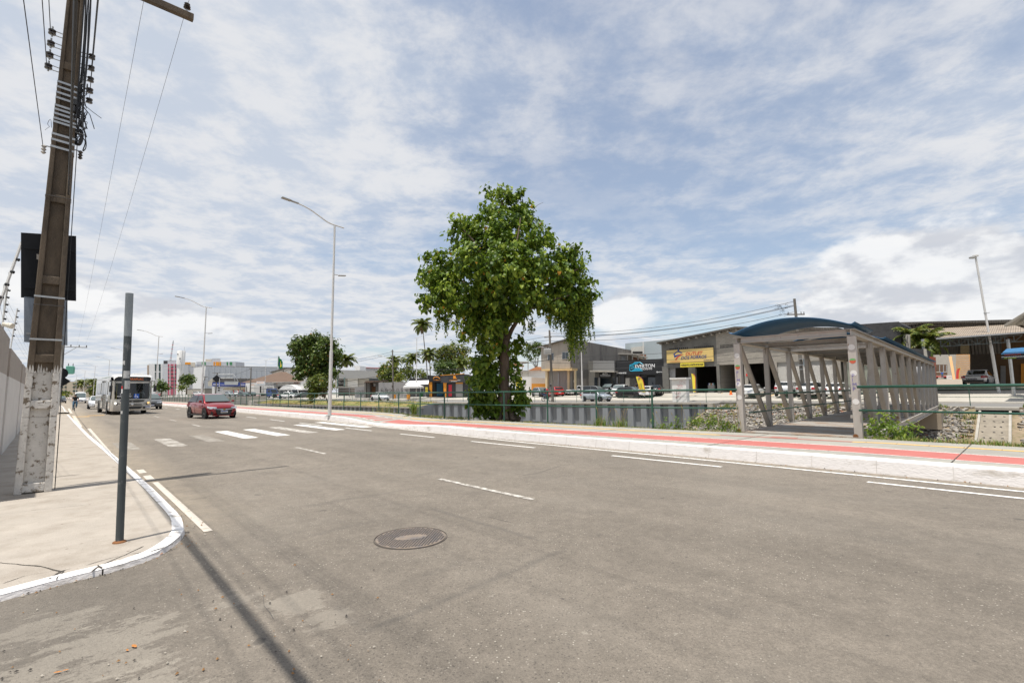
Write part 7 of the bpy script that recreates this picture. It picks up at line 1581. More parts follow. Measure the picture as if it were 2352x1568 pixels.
def rot(v,a):return Matrix.Rotation(rad(a),3,'Z')@v
def far_ground(px,v):
 q=PV(px,890,v);u=q.dot(U);return V((q.x,q.y,gz(q.x,q.y)+fz(u,v)))
car('suv','grey','grey car half hidden behind the right side of the bus',W(64.5,6.9,.004),frU,'moving_car','cars driving towards the camera')
car('hatch','white','white hatchback just left of and behind the bus',W(74,3.1,.004),frU,'moving_car','cars driving towards the camera')
car('van','white','white passenger van with a roof unit far down the avenue',W(133,3.6,.004),frU,'moving_van',None,'van',.95)
car('sedan','black','dark sedan between the cyclist and the white van',W(139,.9,.004),frU,'moving_car','cars driving towards the camera')
car('sedan','silver','silver car parked at the kerb behind the far sign posts',W(112,-1.0+bend(112)*0,.12),frU,'parked_car')
G1='cars parked in front of the shops'
car('hatch','silver','silver hatchback driving past on the far road in front of the red car',W(37.6,49.2,.004),frU,'moving_car',None)
car('sedan','white','white sedan driving on the far road above the grass slope',W(79.5,41.6,.004),frU,'moving_car',None)
car('hatch','red','bright red hatchback parked behind the motorbike riders',far_ground(1274,56.3),rot(toU,-25),group=G1)
car('hatch','silver','pale silver hatchback parked left of the bright red car',far_ground(1243,55.5),rot(toU,160),group=G1)
car('hatch','white','white car parked behind the thin white pole and the silver hatchback',far_ground(1322,59.5),rot(N,185),group=G1)
car('suv','grey','dark grey car parked right of the thin white pole',far_ground(1367,54.6),rot(frU,14),group=G1)
car('suv','black','black van-like car parked by the small grey shop door',far_ground(1402,60.3),rot(N,180),group=G1)
car('suv','white','white car with its front to the road, left of the black hatchback',far_ground(1424,56.8),rot(N,200),group=G1)
car('hatch','black','black hatchback parked sideways beside the yellow feather flag',far_ground(1449,54.7),rot(frU,2),group=G1)
car('hatch','white','white hatchback with red tail lights right of the yellow feather flag',far_ground(1487,56.0),rot(N,20),group=G1)
car('sedan','black','black car with a red tail light at the warehouse corner',far_ground(1506,58.5),rot(N,25),group=G1)
car('hatch','white','white hatchback seen from behind through the first bay of the footbridge',far_ground(1731,57.6),rot(N,8),group=G1)
car('suv','white','white sport utility car parked before the first roller shutter',far_ground(1810,58.6),rot(N,4),group=G1)
car('suv','white','white sport utility car behind the pole seen through the footbridge',far_ground(1864,57.6),rot(N,0),group=G1)
car('hatch','white','white car mostly hidden behind the far footbridge posts',far_ground(1925,57.8),rot(N,0),group=G1)
def FG(px,py,Y):return P(px,py,Y)
G2='vehicles parked by the workshop'
car('pickup','white','white pickup parked in front of the vaulted fabric shelter',P(661,915.2,128),rot(frU,35),'parked_pickup',G2,'pickup')
car('van','white','white van with roof rack between the blue truck and the pickup',P(652,912.5,138),rot(frU,20),'parked_van',G2,'van')
car('sedan','grey','dark car right of the white truck by the fabric shelter',P(696,912.6,128),rot(N,180),'parked_car',G2)
car('suv','black','black car left of the white container',P(577,913,135),rot(frU,20),'parked_car',G2)
car('suv','black','black car second to the left of the white container',P(560,914,130),rot(frU,10),'parked_car',G2)
car('suv','white','white car behind the two black cars left of the container',P(549,909,150),rot(frU,15),'parked_car',G2)
car('hatch','silver','silver car just above the roof of the red car',P(528,909.5,150),rot(frU,15),'parked_car',G2)
car('suv','white','white car by the yard wall left of the warehouse',P(456,909,175),rot(frU,30),'parked_car',G2)
car('hatch','red','small red car beside the bus mirror in the distance',P(362,911,170),rot(frU,10),'parked_car',G2)
car('pickup','white','pale pickup parked backwards in the mouth of the tin roof shed',V((PV(2251,893,70).x,PV(2251,893,70).y,1.36)),rot(N,-6),'parked_pickup',None,'pickup')
pk_=[o for o in COL.objects if o.get('label','').startswith('pale pickup')][0]
text('RANGER',.2,M_trim,pk_,V((-2.685,.52,.70)),(0,-1,0),(0,0,1),th=.02,bold=True,spacing=1.1)
for o in list(COL.objects):
 pass
def purge(o):
 for c_ in CH_OF.get(o.name,[]):purge(c_)
 bpy.data.objects.remove(o)
rcx=copy_tree(PROTO['hatch'],None,{'CARPAINT':CARCOL['dkred']});rcx.name='red_car'
tag(rcx,'dark red hatchback with chrome grille bar driving towards the camera','car');rcx.location=W(36.3,7.15,.006);rcx.scale=(1.02,.99,1.05);hd=rot(frU,8);rcx.rotation_euler=(0,0,math.atan2(hd.y,hd.x))
for o in kids(rcx):
 if o.name.split('.')[0]in('grille','lower_grille'):bpy.data.objects.remove(o)
def cbox(name,m,c_,d,bevel=.0,par=rcx):return MB().box(c_,d).build(name,m,par,bevel=bevel)
mb=MB();mb.prism([V((1.965,y,z))for y,z in((-.46,.52),(.46,.52),(.40,.30),(.34,.25),(-.34,.25),(-.40,.30))],V((.05,0,0)));mb.build('grille',M_trim,rcx,bevel=.01)
mb=MB();mb.prism([V((1.94,y,z))for y,z in((-.50,.62),(.50,.62),(.48,.545),(-.48,.545))],V((.05,0,0)));mb.build('upper_grille',M_trim,rcx)
for z in(.30,.345,.39,.435,.48):cbox('grille_slat',mat('slat_dark',(.05,.05,.05),.4,var=0),(2.012,0,z),(.012,.74,.012))
mb=MB();mb.tube([V((1.93,-.62,.64)),V((1.975,-.46,.565)),V((2.0,-.2,.542)),V((2.005,0,.538)),V((2.0,.2,.542)),V((1.975,.46,.565)),V((1.93,.62,.64))],.022,6);mb.build('chrome_bar',M_chrome,rcx,smooth=True)
cbox('badge',mat('badge_gold',(.55,.36,.08),.3,metal=.8,var=0),(2.022,0,.545),(.015,.13,.035));cbox('badge',mat('badge_gold',(.55,.36,.08),.3,metal=.8,var=0),(2.022,0,.545),(.016,.05,.055))
for s in(1,-1):
 mb=MB();mb.prism([V((1.90,s*y,z))for y,z in((.56,.25),(.74,.27),(.70,.44),(.66,.44))],V((.045,0,0)));mb.build('fog_recess',M_trim,rcx)
for o in kids(rcx):
 if o.name.startswith('number_plate')and o.location.x>0:o.location=(2.04,0,.415)
text('RPA9F54',.085,M_txk,rcx,V((2.049,-.185,.37)),(0,1,0),(0,0,1),th=.004,bold=True)
cbox('wiper',M_trim,(1.0,.1,.99),(.03,.9,.02));cbox('splitter',CARCOL['dkred'],(1.9,0,.2),(.16,1.2,.05),.02)
for k in list(PROTO):
 if not k.endswith('_used'):purge(PROTO[k])
M_skin=mat('skin',(.30,.165,.10),.6,var=.05);M_hair=mat('hair_dark',(.015,.012,.01),.8,var=.1)
def skin_mesh(name,pts,edges,m,parent,subd=1):
 me=bpy.data.meshes.new(name);ks=list(pts);me.from_pydata([pts[k][0]for k in ks],[(ks.index(a),ks.index(b_))for a,b_ in edges],[])
 o=bpy.data.objects.new(name,me);COL.objects.link(o);o.parent=parent
 md=o.modifiers.new('s','SKIN');md.use_smooth_shade=True
 for i,k in enumerate(ks):r=pts[k][1];me.skin_vertices[0].data[i].radius=(r,r)if not isinstance(r,tuple)else r
 me.skin_vertices[0].data[0].use_root=True
 sb=o.modifiers.new('u','SUBSURF');sb.levels=subd;sb.render_levels=subd
 freeze(o);o.data.materials.clear();o.data.materials.append(m)
 o.data.polygons.foreach_set('use_smooth',[True]*len(o.data.polygons));return o
def person(name,label,loc,rz,pose,shirt,trousers,hat=None,hatcol=None,short=True):
 "pose: dict of joint positions in metres (x forward, y left)"
 t=thing(name,label,'person',loc,rz);J={k:V(p)for k,p in pose.items()}
 pts={'pelvis':(J['pelvis'],.125),'spine':(J['pelvis'].lerp(J['neck'],.5),.125),'chest':(J['pelvis'].lerp(J['neck'],.8),.14),'neck':(J['neck'],.055),'jaw':(J['neck'].lerp(J['head'],.5),.062),'head':(J['head'],.092),'crown':(J['head']+(J['head']-J['neck']).normalized()*.1,.06)}
 ed=[('pelvis','spine'),('spine','chest'),('chest','neck'),('neck','jaw'),('jaw','head'),('head','crown')]
 for s in 'LR':
  for a,b_,r in(('sh','chest',.06),('el','sh',.042),('wr','el',.028),('hip','pelvis',.09),('kn','hip',.06),('an','kn',.04),('to','an',.035)):pts[a+s]=(J[a+s],r);ed.append((b_+(s if b_ not in('chest','pelvis')else ''),a+s))
  d=(J['wr'+s]-J['el'+s]).normalized();pm=J['wr'+s]+d*.06;pts['pm'+s]=(pm,(.036,.018));ed.append(('wr'+s,'pm'+s));sd=d.cross(Zv);sd=sd.normalized()if sd.length>.1 else V((0,1,0))
  for i in range(4):q=pm+d*(.07+.012*(i in(1,2)))+sd*(.012*(i-1.5))-Zv*.02;pts['f%d%s'%(i,s)]=(q,.008);ed.append(('pm'+s,'f%d%s'%(i,s)))
  q=J['wr'+s]+d*.06+sd*.05;pts['th'+s]=(q,.009);ed.append(('pm'+s,'th'+s))
 skin_mesh('body',pts,ed,M_skin,t)
 fwd=V((1,0,0));h=J['head'];mb=MB();mb.box(h+fwd*.1+V((0,0,-.02)),(.03,.025,.04),taper=.5);mb.build('nose',M_skin,t)
 for s in(1,-1):MB().box(h+fwd*.088+V((0,s*.032,.012)),(.012,.022,.012)).build('eye',M_hair,t);MB().box(h+V((0,s*.095,-.01)),(.04,.015,.06)).build('ear',M_skin,t)
 MB().box(h+fwd*.088+V((0,0,-.055)),(.012,.045,.01)).build('mouth',mat('lips',(.25,.09,.07),.6),t)
 up=(J['head']-J['neck']).normalized()
 if hat=='helmet':MB().lathe([(.135,-.12),(.14,-.02),(.125,.07),(.08,.13),(.01,.15)],14,Matrix.Translation(h)).build('helmet',hatcol,t,smooth=True)
 else:MB().lathe([(.104,-.03),(.108,.03),(.09,.09),(.05,.125),(.005,.135)],12,Matrix.Translation(h-fwd*.012)).build('hair' if hat is None else 'cap',M_hair if hat is None else hatcol,t,smooth=True)
 sp={'pelvis':(J['pelvis']+V((0,0,-.02)),.145),'spine':(pts['spine'][0],.145),'chest':(pts['chest'][0],.16),'collar':(J['neck']-up*.02,.075)};se=[('pelvis','spine'),('spine','chest'),('chest','collar')]
 for s in 'LR':
  sp['sh'+s]=(J['sh'+s],.082);se.append(('chest','sh'+s));e=J['sh'+s].lerp(J['el'+s],.8 if short else 1.0);sp['el'+s]=(e,.062);se.append(('sh'+s,'el'+s))
  if not short:sp['wr'+s]=(J['wr'+s],.042);se.append(('el'+s,'wr'+s))
 skin_mesh('shirt',sp,se,shirt,t)
 tp={'pelvis':(J['pelvis'],.15)};te=[]
 for s in 'LR':
  for a,b_,r in(('hip','pelvis',.115),('kn','hip',.08),('an','kn',.06)):tp[a+s]=(J[a+s],r);te.append((b_+(s if b_!='pelvis' else ''),a+s))
 skin_mesh('trousers',tp,te,trousers,t)
 for s in 'LR':mb=MB();mb.beam(J['an'+s]-V((0,0,.03))-(J['to'+s]-J['an'+s])*.3,J['to'+s]+(J['to'+s]-J['an'+s])*.2,.09,.08);mb.build('shoe',M_trim,t,bevel=.02)
 return t
def cloth(n,c_):return mat(n,c_,.9,var=.12,scale=14)
STAND=dict(pelvis=(0,0,.95),neck=(0,0,1.48),head=(.01,0,1.63),shL=(0,.19,1.42),shR=(0,-.19,1.42),elL=(.0,.25,1.13),elR=(.03,-.25,1.13),wrL=(.12,.24,.90),wrR=(.12,-.24,.92),hipL=(0,.1,.92),hipR=(0,-.1,.92),knL=(.03,.11,.5),knR=(.0,-.11,.5),anL=(0,.11,.08),anR=(-.02,-.11,.08),toL=(.15,.12,.04),toR=(.13,-.12,.04))
RIDE=dict(pelvis=(-.18,0,.92),neck=(.12,0,1.40),head=(.2,0,1.56),shL=(.08,.19,1.35),shR=(.08,-.19,1.35),elL=(.28,.24,1.14),elR=(.28,-.24,1.14),wrL=(.48,.22,1.02),wrR=(.48,-.22,1.02),hipL=(-.16,.1,.89),hipR=(-.16,-.1,.89),knL=(.2,.13,.72),knR=(.1,-.13,.58),anL=(.02,.12,.36),anR=(.0,-.12,.16),toL=(.15,.12,.31),toR=(.13,-.12,.11))
MOTO=dict(pelvis=(-.15,0,.88),neck=(.02,0,1.38),head=(.08,0,1.53),shL=(.0,.2,1.32),shR=(.0,-.2,1.32),elL=(.22,.26,1.1),elR=(.22,-.26,1.1),wrL=(.45,.26,1.04),wrR=(.45,-.26,1.04),hipL=(-.13,.12,.85),hipR=(-.13,-.12,.85),knL=(.28,.2,.74),knR=(.28,-.2,.74),anL=(.05,.18,.36),anR=(.05,-.18,.36),toL=(.2,.18,.31),toR=(.2,-.18,.31))
def ring_wheel(t,x,r,tw=.03,name='wheel',spokes=10):
 w_=sub(name,t);w_.location=(x,0,r);pts=[V((r*math.cos(a),0,r*math.sin(a)))for a in[i*math.tau/28 for i in range(29)]];mb=MB();mb.tube(pts,tw,6,caps=False);mb.build('tyre',M_tyre,w_,smooth=2)
 mb=MB();[mb.tube([V((0,0,0)),V(((r-tw)*math.cos(a),0,(r-tw)*math.sin(a)))],.006 if spokes>6 else .018,4)for a in[i*math.tau/spokes for i in range(spokes)]];mb.lathe([(.04,-.04),(.04,.04)],10,Matrix.Rotation(rad(90),4,'X'));mb.build('rim',M_rim,w_)
cl_=W(67.5,1.05,.01);hd=math.atan2(frU.y,frU.x)
by=thing('bicycle','bicycle ridden towards the camera beside the far kerb','bicycle',cl_,hd);ring_wheel(by,.52,.33,.022);ring_wheel(by,-.52,.33,.022)
mb=MB();[mb.tube([V(a),V(b_)],.018,6)for a,b_ in(((-.52,0,.33),(-.05,0,.3)),((-.05,0,.3),(-.2,0,.82)),((-.2,0,.75),(.35,0,.82)),((.35,0,.88),(.52,0,.33)),((-.05,0,.3),(.36,0,.76)),((-.52,0,.33),(-.2,0,.75)))];mb.build('frame',M_trim,by)
mb=MB();mb.tube([V((.34,-.28,1.0)),V((.38,0,.96)),V((.34,.28,1.0))],.015,6);mb.build('handlebar',M_chrome,by);MB().box((-.2,0,.85),(.25,.13,.06),taper=.7).build('saddle',M_trim,by,bevel=.02)
person('person','cyclist in black T-shirt, blue jeans and cap riding towards the camera',cl_,hd,RIDE,cloth('shirt_black',(.015,.015,.017)),cloth('jeans_blue',(.06,.13,.20)),'cap',M_trim)
def motorbike(label,loc,rz,red):
 t=thing('motorbike',label,'motorbike',loc,rz);ring_wheel(t,.64,.3,.045,spokes=6);ring_wheel(t,-.62,.3,.05,spokes=6)
 mb=MB();mb.prism([V((x,-.12,z))for x,z in((.42,.72),(.38,.95),(.1,.98),(-.02,.82),(.1,.72))],V((0,.24,0)));mb.build('fuel_tank',red,t,bevel=.04)
 mb=MB();mb.prism([V((x,-.11,z))for x,z in((0,.80),(-.05,.86),(-.75,.90),(-.85,.86),(-.7,.76))],V((0,.22,0)));mb.build('seat',M_trim,t,bevel=.03)
 MB().box((.05,0,.45),(.42,.26,.34)).build('engine',mat('engine_grey',(.15,.15,.155),.4,metal=.6,var=.2),t,bevel=.04)
 mb=MB();[mb.tube([V(a),V(b_)],.022,6)for a,b_ in(((.64,.08,.3),(.45,.08,1.0)),((.64,-.08,.3),(.45,-.08,1.0)),((.42,0,.9),(.2,0,.3)),((.2,0,.28),(-.3,0,.3)),((-.3,0,.3),(-.62,.08,.3)),((-.3,0,.3),(-.3,0,.8)),((-.62,0,.35),(-.5,0,.8)))];mb.build('frame',M_trim,t)
 mb=MB();mb.tube([V((.36,-.36,1.06)),V((.45,0,1.02)),V((.36,.36,1.06))],.016,6);mb.build('handlebar',M_chrome,t)
 MB().lathe([(.02,-.05),(.09,0),(.09,.05),(.02,.06)],12,Matrix.Translation((.6,0,.92))@Matrix.Rotation(rad(90),4,'Y')).build('headlight',M_hl,t,smooth=True)
 mb=MB();mb.tube([V((.15,-.14,.3)),V((-.2,-.16,.28)),V((-.75,-.18,.42))],[.025,.03,.05],8);mb.build('exhaust',M_chrome,t,smooth=True)
 mb=MB();pts=[V((.64+.35*math.cos(a),0,.3+.35*math.sin(a)))for a in[rad(q)for q in range(30,160,15)]];[mb.beam(pts[i],pts[i+1],.012,.11,up=(0,1,0))for i in range(len(pts)-1)];mb.build('mudguard',red,t)
 MB().box((-.86,0,.8),(.06,.14,.08)).build('tail_light',M_tl,t);return t
M_mred=paint('moto_red',(.45,.02,.02),.3,.1)
ml=W(44.6,47.6,.006);motorbike('red motorbike ridden by two people on the far road',ml,hd,M_mred)
person('person','motorbike driver in red jacket and red helmet on the far road',ml,hd,MOTO,cloth('jacket_red',(.40,.03,.03)),cloth('jeans_dark',(.04,.06,.11)),'helmet',M_mred,short=False)
pp={k:(p[0]-.42,p[1],p[2]+.04)for k,p in MOTO.items()};pp['wrL']=(-.22,.2,1.08);pp['wrR']=(-.22,-.2,1.08);pp['elL']=(-.4,.28,1.14);pp['elR']=(-.4,-.28,1.14)
person('person','pillion passenger in blue top behind the motorbike driver',ml,hd,pp,cloth('top_blue',(.05,.17,.33)),cloth('jeans_dark',(.04,.06,.11)),'helmet',M_trim)
bg_=W(44.6,47.6,.006)+frU*-.82+V((0,0,1.12));mb=MB();mb.box((0,0,0),(.2,.32,.44),taper=.8);tag(mb.build('backpack',M_trim,loc=bg_,bevel=.06),'black backpack worn by the pillion passenger','backpack').rotation_euler.z=hd
motorbike('red motorbike parked between the dark grey and the white car',far_ground(1396,55.2),math.atan2(rot(N,195).y,rot(N,195).x),M_mred)
person('person','man in white shirt and blue trousers standing beside the white pickup',P(642,915.8,127),0.4,STAND,cloth('shirt_white',(.68,.68,.66)),cloth('trousers_blue',(.04,.12,.26)),None,None)
person('person','person in blue shirt standing in the yard behind the tin roof shed',PV(2165,869,160),-2.2,STAND,cloth('shirt_blue',(.02,.10,.42)),cloth('jeans_blue',(.06,.13,.20)))
person('person','man in dark shirt standing in the doorway of the black car dealer',far_ground(1462,61),-1.2,STAND,cloth('shirt_dark',(.03,.03,.035)),cloth('jeans_dark',(.04,.06,.11)))
bus=thing('city_bus','off white city bus with lit headlights and dark windscreen driving towards the camera','bus',W(48.4,4.1,.005));hd=rot(frU,2.6);bus.rotation_euler=(0,0,math.atan2(hd.y,hd.x))
M_bus=paint('bus_paint',(.44,.42,.375),.4,0);M_busr=paint('bus_roof_paint',(.66,.65,.62),.4,0)
LB,WB,HB_=11.6,1.26,3.14
def bb_(name,m,c_,d,bevel=0,par=bus,**k):return MB().box(c_,d).build(name,m,par,bevel=bevel)
def bring(x,k,z0,z1,rr_=.2):
 w_=WB*k;pts=[(-w_,z0),(w_,z0)]
 for a in range(0,91,18):pts.append((w_-rr_+rr_*math.cos(rad(a)),z1-rr_+rr_*math.sin(rad(a))))
 for a in range(90,181,18):pts.append((-w_+rr_+rr_*math.cos(rad(a)),z1-rr_+rr_*math.sin(rad(a))))
 return[V((x,y,z))for y,z in pts]
mb=MB();rings=[bring(-1.5,1,.34,HB_),bring(-LB+.1,1,.34,HB_-.02),bring(-LB,.95,.45,HB_-.14)];n=len(rings[0])
mb.add([p for r in rings for p in r],[(i*n+j,i*n+(j+1)%n,(i+1)*n+(j+1)%n,(i+1)*n+j)[::-1]for i in range(2)for j in range(n)]+[tuple(2*n+j for j in range(n))[::-1]])
mb.build('body',M_bus,bus,smooth=True)
mb=MB();A_=bring(-1.5,1,2.62,HB_)[2:];B_=bring(-.28,.99,2.62,HB_-.03)[2:];C_=bring(-.04,.95,2.62,HB_-.18,.3)[2:];n=len(A_)
mb.add(A_+B_+C_,[(i*n+j,i*n+j+1,(i+1)*n+j+1,(i+1)*n+j)for i in range(2)for j in range(n-1)]);mb.build('roof_front',M_busr,bus,smooth=True)
mb=MB();mb.box((-6,0,HB_+.03),(9.6,1.9,.06));mb.build('roof_skin',M_busr,bus,bevel=.03);bb_('roof_hatch',M_busr,(-2.2,.5,HB_+.09),(.9,.7,.1),.03)
mb=MB();plan=[(-1.5,-WB),(-.35,-WB*.995),(-.12,-WB*.9),(.0,-WB*.6),(.035,0),(.0,WB*.6),(-.12,WB*.9),(-.35,WB*.995),(-1.5,WB)];m_=len(plan)
lev=[(.30,-.05),(.42,.0),(.80,.02),(1.0,.0),(1.22,-.03)]
mb.add([V((x+dx,y,z))for z,dx in lev for x,y in plan],[(r*m_+j,r*m_+j+1,(r+1)*m_+j+1,(r+1)*m_+j)for r in range(len(lev)-1)for j in range(m_-1)]);mb.build('front_panel',M_bus,bus,smooth=True)
def on_front(y):
 a=[(q[1],q[0])for q in plan[1:-1]]
 for(y0,x0),(y1,x1)in zip(a,a[1:]):
  if y0<=y<=y1:return x0+(x1-x0)*(y-y0)/(y1-y0)
 return-.35
def fpanel(name,m,pts,push=.012,lean=None,th=.0):
 "patch lying on the curved front, outline in (y,z)"
 ys=sorted(set([p[0]for p in pts]+[-.75,-.4,0,.4,.75,1.1,-1.1]));mb=MB()
 poly=[V((0,p[0],p[1]))for p in pts];tri=tessellate_polygon([poly]);vs=[V((on_front(p.y)+push-.03*max(0,(p.z-1.2))*1.6,p.y,p.z))for p in poly]
 fs=[]
 for t in tri:
  nn=(vs[t[1]]-vs[t[0]]).cross(vs[t[2]]-vs[t[0]]);fs.append(t if nn.x>0 else t[::-1])
 mb.add(vs,fs);return mb.build(name,m,bus)
def gridpatch(name,m,y0,y1,z0,z1,push,ny=8,nz=3,corner=.12):
 mb=MB();vs=[]
 for j in range(nz+1):
  z=z0+(z1-z0)*j/nz;e=corner if j in(0,nz)else 0
  for i in range(ny+1):y=(y0+e)+(y1-y0-2*e)*i/ny;vs.append(V((on_front(y)+push-.048*max(0,z-1.2),y,z)))
 mb.add(vs,[(j*(ny+1)+i,j*(ny+1)+i+1,(j+1)*(ny+1)+i+1,(j+1)*(ny+1)+i)for j in range(nz)for i in range(ny)]);return mb.build(name,m,bus,smooth=2)
M_bwg=glassmat('bus_windscreen',(.012,.014,.016),.30,.04)
gridpatch('windscreen',M_bwg,-1.13,1.13,1.27,2.46,.0,corner=.06)
gridpatch('windscreen_surround',M_bus,-1.19,1.19,2.44,2.60,.005,nz=1,corner=0)
for s in(-1,1):gridpatch('corner_pillar',M_bus,min(s*1.255,s*1.1),max(s*1.255,s*1.1),1.2,2.64,-.012,ny=4,nz=4,corner=0)
gridpatch('destination_sign',M_blackw,-1.12,1.12,2.60,2.97,.015,corner=.05)
gridpatch('sign_screen',mat('sign_screen',(.03,.035,.035),.4),-.85,.85,2.66,2.90,.022,corner=0,nz=1)
text('ARAPLAC',.21,mat('led_orange',(.5,.12,.02),.5,var=0,emit=(.8,.2,.05),estr=.35),bus,V((.0,-.28,2.70)),(0,1,0),(0,0,1),th=.01,name='led_text')
bb_('screen_divider',M_trim,(-.03,-.02,1.86),(.02,.03,1.18));mb=MB();mb.tube([V((.03,.1,1.3)),V((-.01,.5,2.4))],.015,5);mb.tube([V((.03,.1,1.25)),V((.02,.62,1.9)),V((-.02,.75,2.35))],.012,5);mb.build('wiper',M_trim,bus)
bb_('interior_back',M_dark,(-2.6,0,1.7),(.1,2.3,2.2));bb_('dashboard',M_trim,(-.55,0,1.1),(.6,2.2,.25));bb_('floor',M_dark,(-1.5,0,.75),(2.4,2.3,.1));mb=MB();mb.tube([V((-.9,-.9,.8)),V((-.9,-.9,2.4))],.03,6);mb.build('yellow_pole',M_signy2,bus)
bb_('driver_seat',M_trim,(-1.25,.6,1.45),(.15,.5,.9),.05);mb=MB();pts=[V((-.72+.1*math.sin(a),.6+.24*math.cos(a),1.38+.2*math.sin(a)))for a in[i*math.tau/20 for i in range(21)]];mb.tube(pts,.02,5,caps=False);mb.build('steering_wheel',M_trim,bus)
SEAT=dict(pelvis=(-.1,0,.92),neck=(0,0,1.44),head=(.02,0,1.60),shL=(0,.2,1.37),shR=(0,-.2,1.37),elL=(.18,.28,1.12),elR=(.18,-.28,1.12),wrL=(.36,.2,1.2),wrR=(.36,-.2,1.2),hipL=(-.08,.11,.9),hipR=(-.08,-.11,.9),knL=(.35,.13,.9),knR=(.35,-.13,.9),anL=(.38,.13,.5),anR=(.38,-.13,.5),toL=(.52,.13,.46),toR=(.52,-.13,.46))
dl=bus.matrix_basis@V((-1.05,.6,.32));bpy.context.view_layer.update();dl=Matrix.Translation(bus.location)@bus.rotation_euler.to_matrix().to_4x4()@V((-1.05,.6,.32))
person('person','bus driver in white shirt behind the windscreen, seen dimly',dl,bus.rotation_euler.z,SEAT,cloth('shirt_white',(.68,.68,.66)),cloth('trousers_navy',(.03,.04,.07)))
text('ESTAÇÃO',.15,M_txw,bus,V((.02,-.80,1.55)),(0,1,0),(0,0,1),th=.006,bold=True);text('AEROPORTO',.15,M_txw,bus,V((.03,-.98,1.38)),(0,1,0),(0,0,1),th=.006,bold=True)
q=sub('wheelchair_sign',bus);bb_('blue_panel',mat('access_blue',(.01,.09,.42),.5,var=0),(.055,.23,1.44),(.012,.34,.34),par=q)
mb=MB();pts=[V((.066,.22+.085*math.cos(a),1.385+.085*math.sin(a)))for a in[rad(x)for x in range(130,400,18)]];mb.tube(pts,.013,5);mb.tube([V((.066,.18,1.53)),V((.066,.19,1.43)),V((.066,.27,1.43)),V((.066,.32,1.34)),V((.066,.35,1.35))],.014,5);mb.lathe([(.026,-.004),(.026,.006)],10,Matrix.Translation((.064,.18,1.57))@Matrix.Rotation(rad(90),4,'Y'));mb.build('symbol',M_txw,q)
fpanel('grille',mat('bus_grille',(.06,.058,.05),.7,var=.2,scale=40),[(-.72,1.0),(-.78,1.13),(0,1.13),(.78,1.13),(.72,1.0),(.4,.95),(-.4,.95)],.03)
fpanel('air_slot',M_trim,[(-.6,.73),(-.62,.79),(0,.82),(.62,.79),(.6,.73),(0,.74)],.045);fpanel('lower_grille',M_trim,[(-.55,.45),(-.66,.62),(0,.62),(.66,.62),(.55,.45),(0,.43)],.04)
MB().lathe([(.075,0),(.075,.02),(.02,.03)],14,Matrix.Translation((.06,0,.79))@Matrix.Rotation(rad(90),4,'Y')).build('badge',M_chrome,bus)
M_lit=mat('lit_headlamp',(.9,.9,.85),.2,emit=(1,.95,.85),estr=1.6);M_amb=mat('lit_indicator',(.8,.5,.2),.2,emit=(1,.6,.2),estr=1.0)
for s in(-1,1):
 l=sub('headlight',bus);p=[(s*.70,.78),(s*1.0,.74),(s*1.18,.82),(s*1.2,1.02),(s*1.0,.99),(s*.8,.9)];o=fpanel('lens',mat('lamp_housing',(.30,.30,.29),.25,metal=.3,var=.1,coat=.8),p,.035);o.parent=l
 for y,z,r,m in((s*1.03,.90,.075,M_lit if s<0 else M_amb),(s*.92,.81,.055,M_trim)):o=MB().lathe([(r,0),(r,.02),(r*.5,.035)],14,Matrix.Translation((on_front(y)+.04,y,z))@Matrix.Rotation(rad(90),4,'Y')@Matrix.Rotation(rad(0),4,'Z')).build('bulb',m,l)
fpanel('bumper_line',M_trim,[(-1.2,.70),(-.7,.67),(0,.67),(.7,.67),(1.2,.70),(.7,.685),(0,.685),(-.7,.685)],.03)
MB().lathe([(.09,0),(.09,.01),(.001,.012)],14,Matrix.Translation((.03,.76,.52))@Matrix.Rotation(rad(90),4,'Y')).build('fog_hole',M_trim,bus)
p_=sub('number_plate',bus);bb_('plate',M_plate,(.0,1.0,.55),(.012,.36,.13),par=p_);bb_('plate_band',M_plateb,(.004,1.0,.6),(.014,.35,.03),par=p_);text('QKW2B15',.075,M_txk,p_,V((.01,.84,.505)),(0,1,0),(0,0,1),th=.004);p_.rotation_euler=(0,0,0)
text('174',.13,M_txb,bus,V((on_front(-.78)+.05,-.80,1.03)),(0,1,0),(0,0,1),th=.004,bold=True)
for s in(-1,1):
 mb=MB();mb.tube([V((-.3,s*1.2,2.66)),V((.1,s*1.36,2.6)),V((.1,s*1.38,2.3))],.025,6);mb.build('mirror_arm',M_trim,bus);bb_('mirror',M_trim,(.1,s*1.38,2.02),(.1,.2,.5),.03)
for s in(-1,1):
 xs=[-1.75-1.18*k for k in range(8)]
 for k,x in enumerate(xs):
  if s<0 and k in(0,4):continue
  f_=bb_('side_window',M_cgl,(x-.5,s*(WB+.004),2.08),(1.06,.02,.98))
 for x in(-1.0,-5.95)if s<0 else():
  d_=sub('door',bus);bb_('door_frame',M_trim,(x-.45,s*(WB+.006),1.55),(1.15,.02,2.35),par=d_)
  for h in(-.28,.28):bb_('door_glass',M_cgl,(x-.45+h,s*(WB+.018),1.75),(.46,.01,1.65),par=d_);bb_('door_leaf',M_bus,(x-.45+h,s*(WB+.018),.7),(.5,.01,.5),par=d_)
 for x in(-2.75,-8.6):
  MB().lathe([(.56,0),(.56,.012),(.001,.012)],22,Matrix.Translation((x,s*(WB+.002),.52))@Matrix.Rotation(rad(-90*s),4,'X')).build('wheel_arch',M_well,bus)
  wheel(bus,x,s*(WB-.12),.5,ww=.28)
 bb_('skirt_trim',M_trim,(-6,s*(WB+.002),.42),(9.5,.02,.06))
 bb_('marker_light',M_txo,(-1.4,s*(WB+.02),.9),(.1,.02,.06))
